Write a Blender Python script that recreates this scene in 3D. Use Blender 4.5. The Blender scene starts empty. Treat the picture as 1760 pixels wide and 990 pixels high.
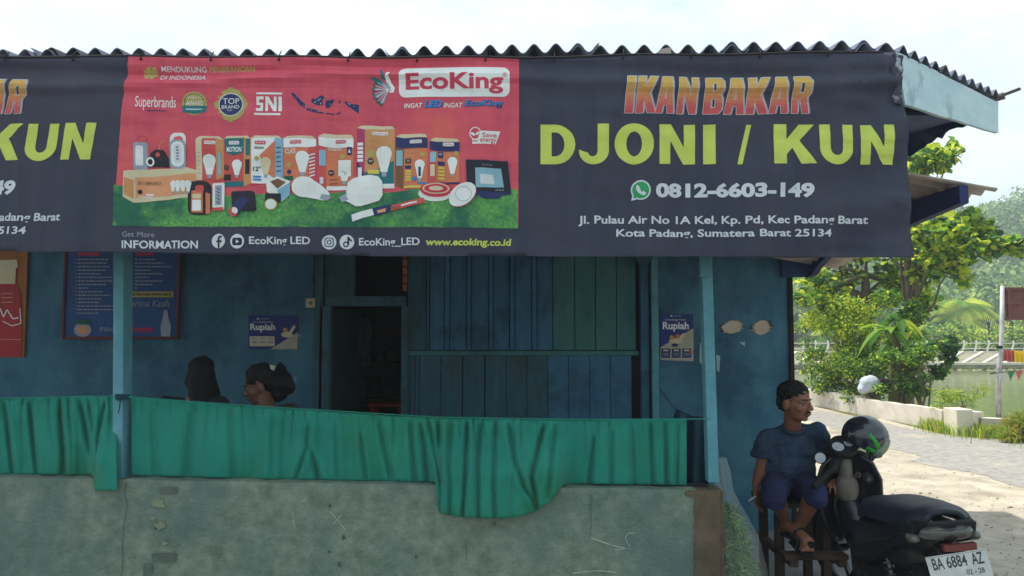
import bpy, bmesh, math, random
import numpy as np
from mathutils import Vector, Matrix, noise as mnoise
R = math.radians
random.seed(7); rng = np.random.default_rng(7)
sc = bpy.context.scene
COL = sc.collection

# ------------------------------------------------------------------ camera, sky, sun, exposure
F = 1300.0
PITCH = math.atan(70 / F)
CAM = Vector((0, 0, 1.7))
cd = bpy.data.cameras.new("camera"); cam = bpy.data.objects.new("camera", cd); COL.objects.link(cam)
cam.location = CAM; cam.rotation_euler = (R(90) + PITCH, 0, 0)
cd.sensor_width = 36; cd.lens = F / 1760 * 36; cd.clip_start = .05; cd.clip_end = 3000
sc.camera = cam
SUN_EL = R(66); SUN_AZ = math.atan2(-.86, .50)          # towards the sun: back left of the building
w = bpy.data.worlds.new("World"); sc.world = w; w.use_nodes = True
nt = w.node_tree; nt.nodes.clear()
wo = nt.nodes.new('ShaderNodeOutputWorld'); bg = nt.nodes.new('ShaderNodeBackground')
sky = nt.nodes.new('ShaderNodeTexSky'); sky.sky_type = 'NISHITA'; sky.sun_disc = False
sky.sun_elevation = SUN_EL; sky.sun_rotation = SUN_AZ; sky.dust_density = 3.2; sky.ozone_density = 1.2; sky.air_density = 1.2
bg.inputs[1].default_value = .13
# thin bright cloud veil over the sky, same all round
tc = nt.nodes.new('ShaderNodeTexCoord'); mp = nt.nodes.new('ShaderNodeMapping'); mp.inputs['Scale'].default_value = (1, 1, 2.6)
nz = nt.nodes.new('ShaderNodeTexNoise'); nz.inputs['Scale'].default_value = 1.7; nz.inputs['Detail'].default_value = 6; nz.inputs['Roughness'].default_value = .6
rp = nt.nodes.new('ShaderNodeValToRGB'); rp.color_ramp.elements[0].position = .34; rp.color_ramp.elements[1].position = .62
rp.color_ramp.elements[0].color = (.18, .18, .18, 1); rp.color_ramp.elements[1].color = (.85, .85, .85, 1)
mx = nt.nodes.new('ShaderNodeMixRGB'); mx.inputs[2].default_value = (9.4, 11.0, 11.6, 1)
L = nt.links.new
L(tc.outputs['Generated'], mp.inputs[0]); L(mp.outputs[0], nz.inputs[0]); L(nz.outputs[0], rp.inputs[0]); L(rp.outputs[0], mx.inputs[0])
L(sky.outputs[0], mx.inputs[1]); L(mx.outputs[0], bg.inputs[0]); L(bg.outputs[0], wo.inputs[0])
sd = bpy.data.lights.new("sun", 'SUN'); sd.energy = 5.0; sd.angle = R(.5); sd.color = (1, .95, .86)
sun = bpy.data.objects.new("sun", sd); COL.objects.link(sun)
tosun = Vector((math.sin(SUN_AZ) * math.cos(SUN_EL), math.cos(SUN_AZ) * math.cos(SUN_EL), math.sin(SUN_EL)))
sun.rotation_euler = tosun.to_track_quat('Z', 'Y').to_euler(); sun.location = (0, 0, 30)
sc.view_settings.view_transform = 'Standard'; sc.view_settings.look = 'None'
sc.view_settings.exposure = .1; sc.view_settings.gamma = 1; sc.view_settings.use_curve_mapping = False

# pale haze box round the whole place, added to lift the hill like veiling glare
me = bpy.data.meshes.new('haze'); hb_ = [(-350, -40, -3.0), (350, -40, -3.0), (350, 420, -3.0), (-350, 420, -3.0), (-350, -40, 46), (350, -40, 46), (350, 420, 46), (-350, 420, 46)]
me.from_pydata(hb_, [], [(0, 3, 2, 1), (4, 5, 6, 7), (0, 1, 5, 4), (1, 2, 6, 5), (2, 3, 7, 6), (3, 0, 4, 7)])
hm = bpy.data.materials.new('pale_haze'); hm.use_nodes = True; hn = hm.node_tree; hn.nodes.clear(); ho = hn.nodes.new('ShaderNodeOutputMaterial'); hv = hn.nodes.new('ShaderNodeVolumePrincipled')
hv.inputs['Color'].default_value = (.86, .93, 1, 1); hv.inputs['Density'].default_value = .0026; hv.inputs['Anisotropy'].default_value = .3; hn.links.new(hv.outputs[0], ho.inputs['Volume'])
me.materials.append(hm); ho_ = bpy.data.objects.new('haze', me); COL.objects.link(ho_); ho_['kind'] = 'stuff'

# ------------------------------------------------------------------ helpers
SP, CP = math.sin(PITCH), math.cos(PITCH)
def at(u, v, Y):
    """point on the plane at depth Y that the photo shows at pixel u, v"""
    a = (u - 880) / F; b = (495 - v) / F
    t = Y / (CP - b * SP)
    return Vector((a * t, Y, 1.7 + t * (SP + b * CP)))
def G(u, v, z=0.0):
    a = (u - 880) / F; b = (495 - v) / F
    t = (z - 1.7) / (SP + b * CP)
    return Vector((a * t, (CP - b * SP) * t, z))
def lin(r, g, b):
    f = lambda c: (c / 255 / 12.92) if c <= 10 else ((c / 255 + .055) / 1.055) ** 2.4
    return (f(r), f(g), f(b), 1)
def N(nt, t, **k):
    n = nt.nodes.new('ShaderNode' + t)
    for a, v in k.items():
        if a in n.inputs.keys(): n.inputs[a].default_value = v
        else: setattr(n, a, v)
    return n
def mk(name, c1, c2=None, scale=6, rough=.8, bump=.0, bscale=60, metal=0, stretch=(1, 1, 1), c3=None, s3=1.5, t3=(.5, .62),
       spec=.3, trans=0, coat=0, detail=6, obj=True, sheen=0, t2=(.35, .65)):
    """mottled procedural surface: c1/c2 blended by noise, c3 in larger patches, fine bump"""
    m = bpy.data.materials.new(name); m.use_nodes = True; nt = m.node_tree; L = nt.links.new
    b = nt.nodes['Principled BSDF']; out = nt.nodes['Material Output']
    b.inputs['Roughness'].default_value = rough; b.inputs['Metallic'].default_value = metal
    b.inputs['Specular IOR Level'].default_value = spec; b.inputs['Coat Weight'].default_value = coat
    b.inputs['Sheen Weight'].default_value = sheen
    tc = N(nt, 'TexCoord'); mp = N(nt, 'Mapping'); mp.inputs['Scale'].default_value = stretch
    L(tc.outputs['Object'], mp.inputs[0])
    col = None
    if c2:
        n1 = N(nt, 'TexNoise', Scale=scale, Detail=detail, Roughness=.62); L(mp.outputs[0], n1.inputs[0])
        r1 = N(nt, 'ValToRGB'); L(n1.outputs[0], r1.inputs[0])
        r1.color_ramp.elements[0].position = t2[0]; r1.color_ramp.elements[1].position = t2[1]
        r1.color_ramp.elements[0].color = c1; r1.color_ramp.elements[1].color = c2
        col = r1.outputs[0]
        if c3:
            n3 = N(nt, 'TexNoise', Scale=s3, Detail=8, Roughness=.68); L(tc.outputs['Object'], n3.inputs[0])
            r3 = N(nt, 'ValToRGB'); L(n3.outputs[0], r3.inputs[0])
            r3.color_ramp.elements[0].position = t3[0]; r3.color_ramp.elements[1].position = t3[1]
            x = N(nt, 'MixRGB'); x.inputs[2].default_value = c3
            L(r3.outputs[0], x.inputs[0]); L(col, x.inputs[1]); col = x.outputs[0]
        L(col, b.inputs['Base Color'])
    else: b.inputs['Base Color'].default_value = c1
    if bump:
        nb = N(nt, 'TexNoise', Scale=bscale, Detail=5, Roughness=.6); L(mp.outputs[0], nb.inputs[0])
        bp = N(nt, 'Bump', Strength=min(1, bump * 1.0), Distance=.01 if bscale > 20 else .03)
        L(nb.outputs[0], bp.inputs['Height']); L(bp.outputs[0], b.inputs['Normal'])
    if trans:
        t = N(nt, 'BsdfTranslucent'); s = N(nt, 'MixShader', Fac=trans)
        if col: L(col, t.inputs[0])
        else: t.inputs[0].default_value = c1
        L(b.outputs[0], s.inputs[1]); L(t.outputs[0], s.inputs[2]); L(s.outputs[0], out.inputs[0])
    m.diffuse_color = c1
    return m
def link(o, parent=None):
    COL.objects.link(o)
    if parent: o.parent = parent
    return o
def tag(o, label=None, cat=None, group=None, kind=None):
    if label: o['label'] = label
    if cat: o['category'] = cat
    if group: o['group'] = group
    if kind: o['kind'] = kind
    return o
def root(name, loc, label, cat, group=None):
    o = bpy.data.objects.new(name, None); o.empty_display_size = .1
    COL.objects.link(o); o.location = loc
    return tag(o, label, cat, group)
def mobj(name, me, mats, parent=None, smooth=False):
    if not isinstance(mats, (list, tuple)): mats = [mats]
    for m in mats: me.materials.append(m)
    if smooth: me.polygons.foreach_set('use_smooth', [True] * len(me.polygons))
    o = bpy.data.objects.new(name, me); link(o)
    if parent:
        o.parent = parent
        if parent.type == 'EMPTY' or parent.matrix_world != Matrix(): o.matrix_parent_inverse = wm(parent).inverted()
    return o
def wm(o):
    """world matrix from loc/rot (parents of parts are never updated before the end)"""
    m = Matrix.LocRotScale(o.location, o.rotation_euler.to_quaternion() , o.scale)
    return m if not o.parent else wm(o.parent) @ o.matrix_parent_inverse @ m
def build(name, bm, mats, parent=None, smooth=False, bevel=0, seg=1, angle=None):
    if bevel:
        es = [e for e in bm.edges if len(e.link_faces) == 2 and e.calc_face_angle(0) > .5]
        bmesh.ops.bevel(bm, geom=es, offset=bevel, segments=seg, affect='EDGES', profile=.5)
    me = bpy.data.meshes.new(name); bm.normal_update(); bm.to_mesh(me); bm.free()
    o = mobj(name, me, mats, parent, smooth)
    if smooth and angle:
        me.set_sharp_from_angle(angle=angle)
    return o
def box(bm, x0, x1, y0, y1, z0, z1, mi=0, M=None):
    ret = bmesh.ops.create_cube(bm, size=1)['verts']
    for v in ret:
        v.co = Vector((x0 + (v.co.x + .5) * (x1 - x0), y0 + (v.co.y + .5) * (y1 - y0), z0 + (v.co.z + .5) * (z1 - z0)))
        if M: v.co = M @ v.co
    for f in {f for v in ret for f in v.link_faces}: f.material_index = mi
    return ret
def beam(bm, a, b, w, h, mi=0, up=Vector((0, 0, 1))):
    a, b = Vector(a), Vector(b); d = (b - a); l = d.length; d.normalize()
    s = d.cross(up); s = s.normalized() if s.length > 1e-4 else Vector((1, 0, 0)); u = s.cross(d)
    M = Matrix((( d.x, s.x, u.x, a.x), (d.y, s.y, u.y, a.y), (d.z, s.z, u.z, a.z), (0, 0, 0, 1)))
    return box(bm, 0, l, -w / 2, w / 2, -h / 2, h / 2, mi, M)
def tube(bm, pts, rad, n=10, mi=0, cap=True):
    pts = [Vector(p) for p in pts]; rad = rad if isinstance(rad, (list, tuple)) else [rad] * len(pts)
    rings = []; pu = None
    for i, p in enumerate(pts):
        d = (pts[min(i + 1, len(pts) - 1)] - pts[max(i - 1, 0)]).normalized()
        if pu is None: pu = d.orthogonal().normalized()
        u = (pu - d * pu.dot(d)).normalized(); v = d.cross(u); pu = u
        rings.append([bm.verts.new(p + (u * math.cos(2 * math.pi * k / n) + v * math.sin(2 * math.pi * k / n)) * rad[i]) for k in range(n)])
    for a, b in zip(rings, rings[1:]):
        for k in range(n):
            f = bm.faces.new((a[k], a[(k + 1) % n], b[(k + 1) % n], b[k])); f.material_index = mi
    if cap:
        for r, rev in ((rings[0], True), (rings[-1], False)):
            f = bm.faces.new(list(reversed(r)) if rev else r); f.material_index = mi
def ell(bm, c, r, M=None, mi=0, u=20, v=12):
    T = Matrix.Translation(Vector(c)) @ (M or Matrix()) @ Matrix.Diagonal((r[0], r[1], r[2], 1))
    ret = bmesh.ops.create_uvsphere(bm, u_segments=u, v_segments=v, radius=1, matrix=T)['verts']
    for f in {f for q in ret for f in q.link_faces}: f.material_index = mi
    return ret
def caps(bm, a, ra, b, rb, n=16):
    a, b = Vector(a), Vector(b)
    tube(bm, [a, b], [ra, rb], n); ell(bm, a, (ra,) * 3, u=n, v=10); ell(bm, b, (rb,) * 3, u=n, v=10)
def prism(bm, pts, d, mi=0, bulge=0):
    """closed outline (list of Vector) extruded by vector d"""
    d = Vector(d); a = [bm.verts.new(Vector(p)) for p in pts]; b = [bm.verts.new(Vector(p) + d) for p in pts]
    n = len(pts); fs = [bm.faces.new(a), bm.faces.new(list(reversed(b)))]
    for i in range(n): fs.append(bm.faces.new((a[(i + 1) % n], a[i], b[i], b[(i + 1) % n])))
    for f in fs: f.material_index = mi
    return fs
def fuse(bm, voxel, smooth=6, noise=0, nscale=10, M=None, deci=None):
    """melt overlapping closed shapes into one continuous skin"""
    me = bpy.data.meshes.new('tmp'); bm.to_mesh(me); bm.free()
    if M: me.transform(M)
    o = bpy.data.objects.new('tmp', me); COL.objects.link(o)
    m = o.modifiers.new('r', 'REMESH'); m.mode = 'VOXEL'; m.voxel_size = voxel
    m = o.modifiers.new('s', 'SMOOTH'); m.iterations = smooth; m.factor = .5
    if deci: m = o.modifiers.new('d', 'DECIMATE'); m.ratio = deci
    dg = bpy.context.evaluated_depsgraph_get(); e = o.evaluated_get(dg)
    r = bpy.data.meshes.new_from_object(e)
    bpy.data.objects.remove(o); bpy.data.meshes.remove(me)
    if noise:
        co = np.empty(len(r.vertices) * 3); r.vertices.foreach_get('co', co); nn = np.empty_like(co); r.vertices.foreach_get('normal', nn)
        co = co.reshape(-1, 3); nn = nn.reshape(-1, 3)
        d = np.array([mnoise.fractal(Vector(c) * nscale, 1, 2, 3) for c in co])
        co += nn * (d * noise)[:, None]; r.vertices.foreach_set('co', co.ravel())
    r.polygons.foreach_set('use_smooth', [True] * len(r.polygons))
    return r
def grid(nx, ny, fn):
    V = [fn(i / nx, j / ny) for j in range(ny + 1) for i in range(nx + 1)]
    Fc = [(j * (nx + 1) + i, j * (nx + 1) + i + 1, (j + 1) * (nx + 1) + i + 1, (j + 1) * (nx + 1) + i) for j in range(ny) for i in range(nx)]
    me = bpy.data.meshes.new('grid'); me.from_pydata(V, [], Fc); return me
def ss(a, b, x):
    t = min(1, max(0, (x - a) / (b - a))); return t * t * (3 - 2 * t)

# --------------------------------------------------------------- flat print (lettering, posters) laid on a surface
class Print:
    def __init__(s, mapf, cut=None): s.bm = bmesh.new(); s.mapf = mapf; s.mats = []; s.cut = cut
    def mi(s, m):
        if m not in s.mats: s.mats.append(m)
        return s.mats.index(m)
    def _add(s, tmp, m, layer):
        if s.cut:
            xs = [v.co.x for v in tmp.verts]; ys = [v.co.y for v in tmp.verts]
            if not xs: return
            for ax, lo, hi in ((0, min(xs), max(xs)), (1, min(ys), max(ys))):
                cu_ = s.cut[ax]; k = math.floor(lo / cu_) + 1
                while k * cu_ < hi:
                    co = Vector((k * cu_, 0, 0)) if ax == 0 else Vector((0, k * cu_, 0))
                    no = Vector((1, 0, 0)) if ax == 0 else Vector((0, 1, 0))
                    bmesh.ops.bisect_plane(tmp, geom=tmp.verts[:] + tmp.edges[:] + tmp.faces[:], plane_co=co, plane_no=no); k += 1
        i = s.mi(m); vm = {}
        for v in tmp.verts: vm[v] = s.bm.verts.new((v.co.x, v.co.y, layer))
        for f in tmp.faces:
            try: g = s.bm.faces.new([vm[v] for v in f.verts]); g.material_index = i
            except ValueError: pass
        tmp.free()
    def poly(s, pts, m, layer=1):
        t = bmesh.new(); f = t.faces.new([t.verts.new((p[0], p[1], 0)) for p in pts]); bmesh.ops.triangulate(t, faces=[f]); s._add(t, m, layer)
    def rect(s, x0, y0, x1, y1, m, layer=1): s.poly([(x0, y0), (x1, y0), (x1, y1), (x0, y1)], m, layer)
    def oval(s, cx, cy, rx, ry, m, layer=1, rot=0, n=28, rag=0):
        c, q = math.cos(rot), math.sin(rot); P = []
        for k in range(n):
            a = 2 * math.pi * k / n; r = 1 + (rag if k % 2 else -rag); x, y = math.cos(a) * rx * r, math.sin(a) * ry * r
            P.append((cx + x * c - y * q, cy + x * q + y * c))
        s.poly(P, m, layer)
    def ring(s, cx, cy, rx, ry, t, m, layer=1, n=32):
        tmp = bmesh.new(); o = []; i = []
        for k in range(n):
            a = 2 * math.pi * k / n; c, q = math.cos(a), math.sin(a)
            o.append(tmp.verts.new((cx + rx * c, cy + ry * q, 0))); i.append(tmp.verts.new((cx + (rx - t) * c, cy + (ry - t) * q, 0)))
        for k in range(n): tmp.faces.new((o[k], o[(k + 1) % n], i[(k + 1) % n], i[k]))
        s._add(tmp, m, layer)
    def rrect(s, x0, y0, x1, y1, r, m, layer=1, n=5, sh=0):
        P = []
        for cx, cy, a0 in ((x1 - r, y1 - r, 0), (x0 + r, y1 - r, 90), (x0 + r, y0 + r, 180), (x1 - r, y0 + r, 270)):
            for k in range(n + 1):
                a = R(a0 + 90 * k / n); P.append((cx + r * math.cos(a), cy + r * math.sin(a)))
        P = [(x + sh * (y1 - y), y) for x, y in P]
        s.poly(P, m, layer)
    def line(s, pts, wd, m, layer=1):
        for (a, b), (c, d) in zip(pts, pts[1:]):
            l = math.hypot(c - a, d - b) or 1; nx, ny = -(d - b) / l * wd / 2, (c - a) / l * wd / 2
            s.poly([(a + nx, b + ny), (c + nx, d + ny), (c - nx, d - ny), (a - nx, b - ny)], m, layer)
    def curve(s, cu, x0, y0, x1, y1, m, layer, sh=0, ref=None, fn=None):
        cu.dimensions = '2D'; cu.fill_mode = 'BOTH'
        o = bpy.data.objects.new('t', cu); COL.objects.link(o)
        dg = bpy.context.evaluated_depsgraph_get(); me = bpy.data.meshes.new_from_object(o.evaluated_get(dg))
        bpy.data.objects.remove(o)
        t = bmesh.new(); t.from_mesh(me); bpy.data.meshes.remove(me)
        bmesh.ops.remove_doubles(t, verts=t.verts[:], dist=1e-5)
        if ref is None:
            xs = [v.co.x for v in t.verts]; ys = [v.co.y for v in t.verts]; ref = (min(xs), min(ys), max(xs), max(ys))
        a, b, c, d = ref
        for v in t.verts:
            fx = (v.co.x - a) / (c - a); fy = (v.co.y - b) / (d - b)
            y = y1 + (y0 - y1) * fy; x = x0 + (x1 - x0) * fx + sh * (y1 - y)
            if fn: x, y = fn(x, y)
            v.co = Vector((x, y, 0))
        s._add(t, m, layer); return ref
    def text(s, body, x0, y0, x1, y1, m, layer=1, bold=0, sh=0, fn=None):
        cu = bpy.data.curves.new('t', 'FONT'); cu.body = body; cu.resolution_u = 3; cu.offset = bold
        s.curve(cu, x0, y0, x1, y1, m, layer, sh, None, fn); bpy.data.curves.remove(cu)
    def polys(s, loops, x0, y0, x1, y1, m, layer=1, off=0, sh=0, ref=(0, 0, 1, 1), fn=None):
        cu = bpy.data.curves.new('t', 'CURVE'); cu.dimensions = '2D'; cu.offset = off
        for lp in loops:
            sp = cu.splines.new('POLY'); sp.points.add(len(lp) - 1); sp.use_cyclic_u = True
            for p, q in zip(sp.points, lp): p.co = (q[0], q[1], 0, 1)
        s.curve(cu, x0, y0, x1, y1, m, layer, sh, ref, fn); bpy.data.curves.remove(cu)
    def done(s, name, parent=None):
        for v in s.bm.verts: v.co = s.mapf(v.co.x, v.co.y, v.co.z)
        return build(name, s.bm, s.mats, parent)

class Marks:
    """each mark a print of its own"""
    def __init__(s, mapf, name, parent): s.m = mapf; s.n = name; s.p = parent
    def poly(s, pts, m, layer=1, name=None): q = Print(s.m); q.poly(pts, m, layer); q.done(name or s.n, s.p)
    def line(s, pts, wd, m, layer=1, name=None): q = Print(s.m); q.line(pts, wd, m, layer); bmesh.ops.remove_doubles(q.bm, verts=q.bm.verts[:], dist=wd * .6); q.done(name or s.n, s.p)
    def done(s, *a): pass
# ------------------------------------------------------------------ materials
M = {}
M['sand'] = mk('sandy_dirt', lin(160, 150, 133), lin(192, 182, 164), 3, .95, .6, 40, c3=lin(134, 122, 106), s3=1.1, t3=(.5, .7))
M['asphalt'] = mk('worn_asphalt', lin(132, 129, 124), lin(160, 156, 149), 9, .92, .35, 90, c3=lin(170, 160, 144), s3=.8, t3=(.52, .66))
M['grassland'] = mk('grassy_soil', lin(70, 80, 38), lin(110, 104, 62), 2, .95, .5, 20)
M['floor'] = mk('cement_floor', lin(92, 94, 96), lin(120, 120, 118), 4, .8, .3, 50)
M['plaster'] = mk('stained_plaster', lin(94, 114, 98), lin(134, 149, 134), 14, .95, 1.0, 55, c3=lin(90, 112, 108), s3=1.8, t3=(.45, .66), detail=14, t2=(.3, .7))
M['mortar'] = mk('brown_mortar', lin(84, 74, 62), lin(106, 94, 78), 9, .95, .8, 60)
M['teal'] = mk('teal_paint', lin(80, 138, 150), lin(98, 156, 168), 9, .6, .25, 80, c3=lin(78, 84, 78), s3=14, t3=(.66, .72))
M['blue_wall'] = mk('blue_limewash', lin(54, 104, 128), lin(82, 130, 150), 3.2, .85, .6, 60, c3=lin(48, 88, 110), s3=1.6, t3=(.45, .62), stretch=(1.6, 1.6, .7), detail=12, t2=(.3, .7))
M['plank_blue'] = mk('blue_plank', lin(52, 108, 142), lin(72, 122, 148), 3, .7, .5, 40, stretch=(6, 6, 1), c3=lin(50, 92, 112), s3=2.2)
M['plank_teal'] = mk('teal_plank', lin(62, 116, 116), lin(74, 128, 126), 3, .7, .5, 40, stretch=(6, 6, 1), c3=lin(60, 100, 104), s3=2.2)
M['plank_dark'] = mk('darker_plank', lin(52, 92, 104), lin(62, 104, 118), 3, .75, .5, 40, stretch=(6, 6, 1), c3=lin(60, 84, 82), s3=2.5)  # darker plank tone for lower and left boards, door frame and trim
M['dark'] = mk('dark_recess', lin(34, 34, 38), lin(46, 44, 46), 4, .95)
M['navy_wood'] = mk('navy_painted_wood', lin(36, 52, 96), lin(46, 64, 108), 4, .7, .3, 50)
M['roof'] = mk('weathered_cement_sheet', lin(104, 112, 134), lin(130, 136, 152), 7, .85, .5, 60, c3=lin(70, 72, 84), s3=3)
M['roof_light'] = mk('pale_cement_sheet', lin(168, 154, 146), lin(190, 176, 166), 6, .85, .4, 60)
M['fascia'] = mk('pale_blue_fascia_paint', lin(176, 206, 214), lin(196, 220, 224), 3, .65, .3, 60, c3=lin(150, 176, 184), s3=4, t3=(.56, .66), stretch=(1, 1, 3))
M['wood'] = mk('raw_wood', lin(62, 50, 44), lin(84, 68, 58), 5, .8, .4, 50, stretch=(1, 1, 1))
M['bark'] = mk('grey_bark', lin(96, 84, 72), lin(128, 114, 98), 6, .95, .9, 18, stretch=(1, 1, .4))
M['whitewash'] = mk('peeling_whitewash', lin(196, 186, 172), lin(218, 210, 198), 3, .9, .5, 30, c3=lin(120, 110, 98), s3=1.6, t3=(.55, .68))
M['green_cloth'] = mk('green_cotton', lin(34, 138, 120), lin(42, 150, 130), 4, .85, .35, 400, trans=.18, c3=lin(40, 136, 106), s3=1.2, sheen=.1)
M['dark_cloth'] = mk('dark_teal_cloth', lin(22, 56, 70), lin(30, 66, 80), 4, .9, .3, 200)
M['orange_brick'] = mk('exposed_brick', lin(150, 92, 70), lin(170, 110, 84), 8, .9, .4, 40)
M['white_paint'] = mk('white_paint', lin(212, 212, 206), lin(228, 228, 222), 5, .6)
M['metal_pole'] = mk('galvanised_pole', lin(150, 150, 152), lin(196, 194, 190), 8, .5, .2, 60, metal=.3)
M['rust_sign'] = mk('brown_sign_back', lin(96, 58, 56), lin(116, 72, 66), 5, .7, .3, 30)
M['concrete'] = mk('pale_concrete', lin(200, 192, 172), lin(222, 214, 196), 2, .9, .4, 20)
M['grey_stone'] = mk('revetment_stone', lin(120, 118, 98), lin(150, 146, 120), 1.5, .95, .5, 8)

# ------------------------------------------------------------------ ground, road, water, hill
WY = ([0, 12, 12.5, 17, 19, 24, 35, 60, 400], [9, 6.9, 7.3, 6.75, 6.5, 5.5, 3, -2, -60])
WX = ([-50, 6, 7.3, 7.9, 14, 40, 400], [12.7, 12.6, 12.45, 12.1, 9.5, 4, -60])
def beyond(x, y): return min(x - float(np.interp(y, *WY)), y - float(np.interp(x, *WX)))
def ridge(px): return float(np.interp(px, [-2500, 0, 900, 1350, 1450, 1540, 1620, 1700, 1760, 2200, 4000], [470, 500, 490, 486, 484, 452, 412, 388, 380, 360, 380]))
def hz(x, y):
    d = beyond(x, y)
    if d < 0: z = 0
    else: z = -1.7 * ss(.3, 2.6, d)
    if y > 44: z = -1.7 + 1.8 * ss(45.8, 50, y)
    if y > 62:
        px = 880 + F * x / y; top = (565 - ridge(px)) / F * 140 + 1.4
        z = .1 + top * ss(60, 140, y) + (1.1 * math.sin(x * .13 + y * .05) + .8 * math.sin(x * .05 - y * .11)) * ss(62, 80, y)
    return z
xs = np.unique(np.concatenate([np.linspace(-400, -30, 16), np.linspace(-30, 0, 16), np.linspace(0, 30, 100), np.linspace(30, 140, 60), np.linspace(140, 500, 20)]))
ys = np.unique(np.concatenate([np.linspace(-60, 0, 10), np.linspace(0, 9, 18), np.linspace(9, 30, 90), np.linspace(30, 44, 8), np.linspace(44, 52, 24), np.linspace(52, 170, 60), np.linspace(170, 900, 16)]))
V = [(x, y, hz(x, y) + (.0 * mnoise.noise(Vector((x, y, 0)) * 1.3) if beyond(x, y) < -.3 and abs(x) < 40 else 0)) for y in ys for x in xs]
nx = len(xs); Fc = [(j * nx + i, j * nx + i + 1, (j + 1) * nx + i + 1, (j + 1) * nx + i) for j in range(len(ys) - 1) for i in range(nx - 1)]
me = bpy.data.meshes.new('ground'); me.from_pydata(V, [], Fc)
go = mobj('ground', me, [M['sand'], M['grassland']], None, True); tag(go, kind='structure')
for p in me.polygons:
    c = p.center
    if beyond(c.x, c.y) > -.25: p.material_index = 1

# worn asphalt sheet along the low wall
def roadpoly():
    out = [G(1352, 708), G(1385, 706)]
    pts = []
    for y in np.linspace(24, 12.6, 26): pts.append((float(np.interp(y, *WY)) - .45, y))
    for x in np.linspace(7.2, 20, 18): pts.append((x, float(np.interp(x, *WX)) - .55))
    inner = []
    for px, py in ((1790, 850), (1750, 838), (1700, 822), (1660, 812), (1600, 800), (1560, 783), (1520, 770), (1480, 752), (1440, 741), (1405, 728), (1380, 716)):
        g = G(px, py); inner.append((g.x, g.y))
    inner = [(20, 4.5), (12, 5.6), (7.5, 7.1)] + inner + [(4.6, 24)]
    fine = []
    for a, b in zip(inner, inner[1:]):
        n = max(1, int(math.hypot(a[0] - b[0], a[1] - b[1]) / .08)) if a[0] < 8 else 1
        for k in range(n): x = a[0] + (b[0] - a[0]) * k / n; y = a[1] + (b[1] - a[1]) * k / n; q = Vector((x * 1.3, y * 1.3, 3)); fine.append((x + .35 * mnoise.noise(q) + .08 * mnoise.noise(q * 7), y + .35 * mnoise.noise(q + Vector((9, 0, 0))) + .08 * mnoise.noise(q * 8)))
    inner = fine + [(4.6, 24)]
    return pts + inner
bm = bmesh.new(); P = roadpoly(); f = bm.faces.new([bm.verts.new((x, y, .004)) for x, y in P]); bmesh.ops.triangulate(bm, faces=[f])
o = build('road', bm, M['asphalt']); tag(o, kind='structure')
bm = bmesh.new(); f = bm.faces.new([bm.verts.new(p) for p in ((-80, -14, .003), (60, -14, .003), (60, -1, .003), (9, 1.6, .003), (3, 2.75, .003), (-8, 2.9, .003), (-80, 3.2, .003))])
o = build('unseen_street', bm, mk('dark_street_asphalt', lin(60, 60, 60), lin(84, 82, 80), 6, .92, .6, 50)); tag(o, kind='structure')  # unseen street in front, added dark to cut light bounced onto the eatery
# cement apron under the eatery
bm = bmesh.new(); box(bm, -7, 2.6, 3.99, 9.6, -.1, .022)
o = build('terrace_floor', bm, M['floor']); tag(o, kind='structure')

m = bpy.data.materials.new('pond_water'); m.use_nodes = True; nt = m.node_tree; b = nt.nodes['Principled BSDF']
b.inputs['Base Color'].default_value = lin(96, 106, 60); b.inputs['Roughness'].default_value = .12; b.inputs['Specular IOR Level'].default_value = .55
tc = N(nt, 'TexCoord'); mp = N(nt, 'Mapping'); mp.inputs['Scale'].default_value = (1, .5, 1); n1 = N(nt, 'TexNoise', Scale=2.2, Detail=4); bp = N(nt, 'Bump', Strength=.35, Distance=.05)
nt.links.new(tc.outputs['Object'], mp.inputs[0]); nt.links.new(mp.outputs[0], n1.inputs[0]); nt.links.new(n1.outputs[0], bp.inputs['Height']); nt.links.new(bp.outputs[0], b.inputs['Normal'])
M['water'] = m
me = grid(20, 10, lambda u, v: (-60 + 300 * u, 6 + 42.5 * v, -.8))
o = mobj('pond_water', me, M['water']); tag(o, kind='structure')

# pebbles and litter on the dirt
bm = bmesh.new()
for k in range(900):
    u = random.uniform(1440, 1900); v = random.uniform(760, 1040); g = G(u, v)
    if g.y < 3 or (g.x < 1.3): continue
    s = random.uniform(.003, .009) * (1 + (random.random() < .06) * 1.3)
    ret = bmesh.ops.create_icosphere(bm, subdivisions=1, radius=s, matrix=Matrix.Translation((g.x, g.y, s * .3)) @ Matrix.Rotation(random.random() * 6, 4, 'Z') @ Matrix.Diagonal((1.3, 1, .6, 1)))
o = build('pebbles', bm, mk('pebble_grey', lin(130, 120, 106), lin(180, 168, 150), 3, .95)); tag(o, 'loose pebbles scattered over the sandy roadside', 'pebbles', kind='stuff')

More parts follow.
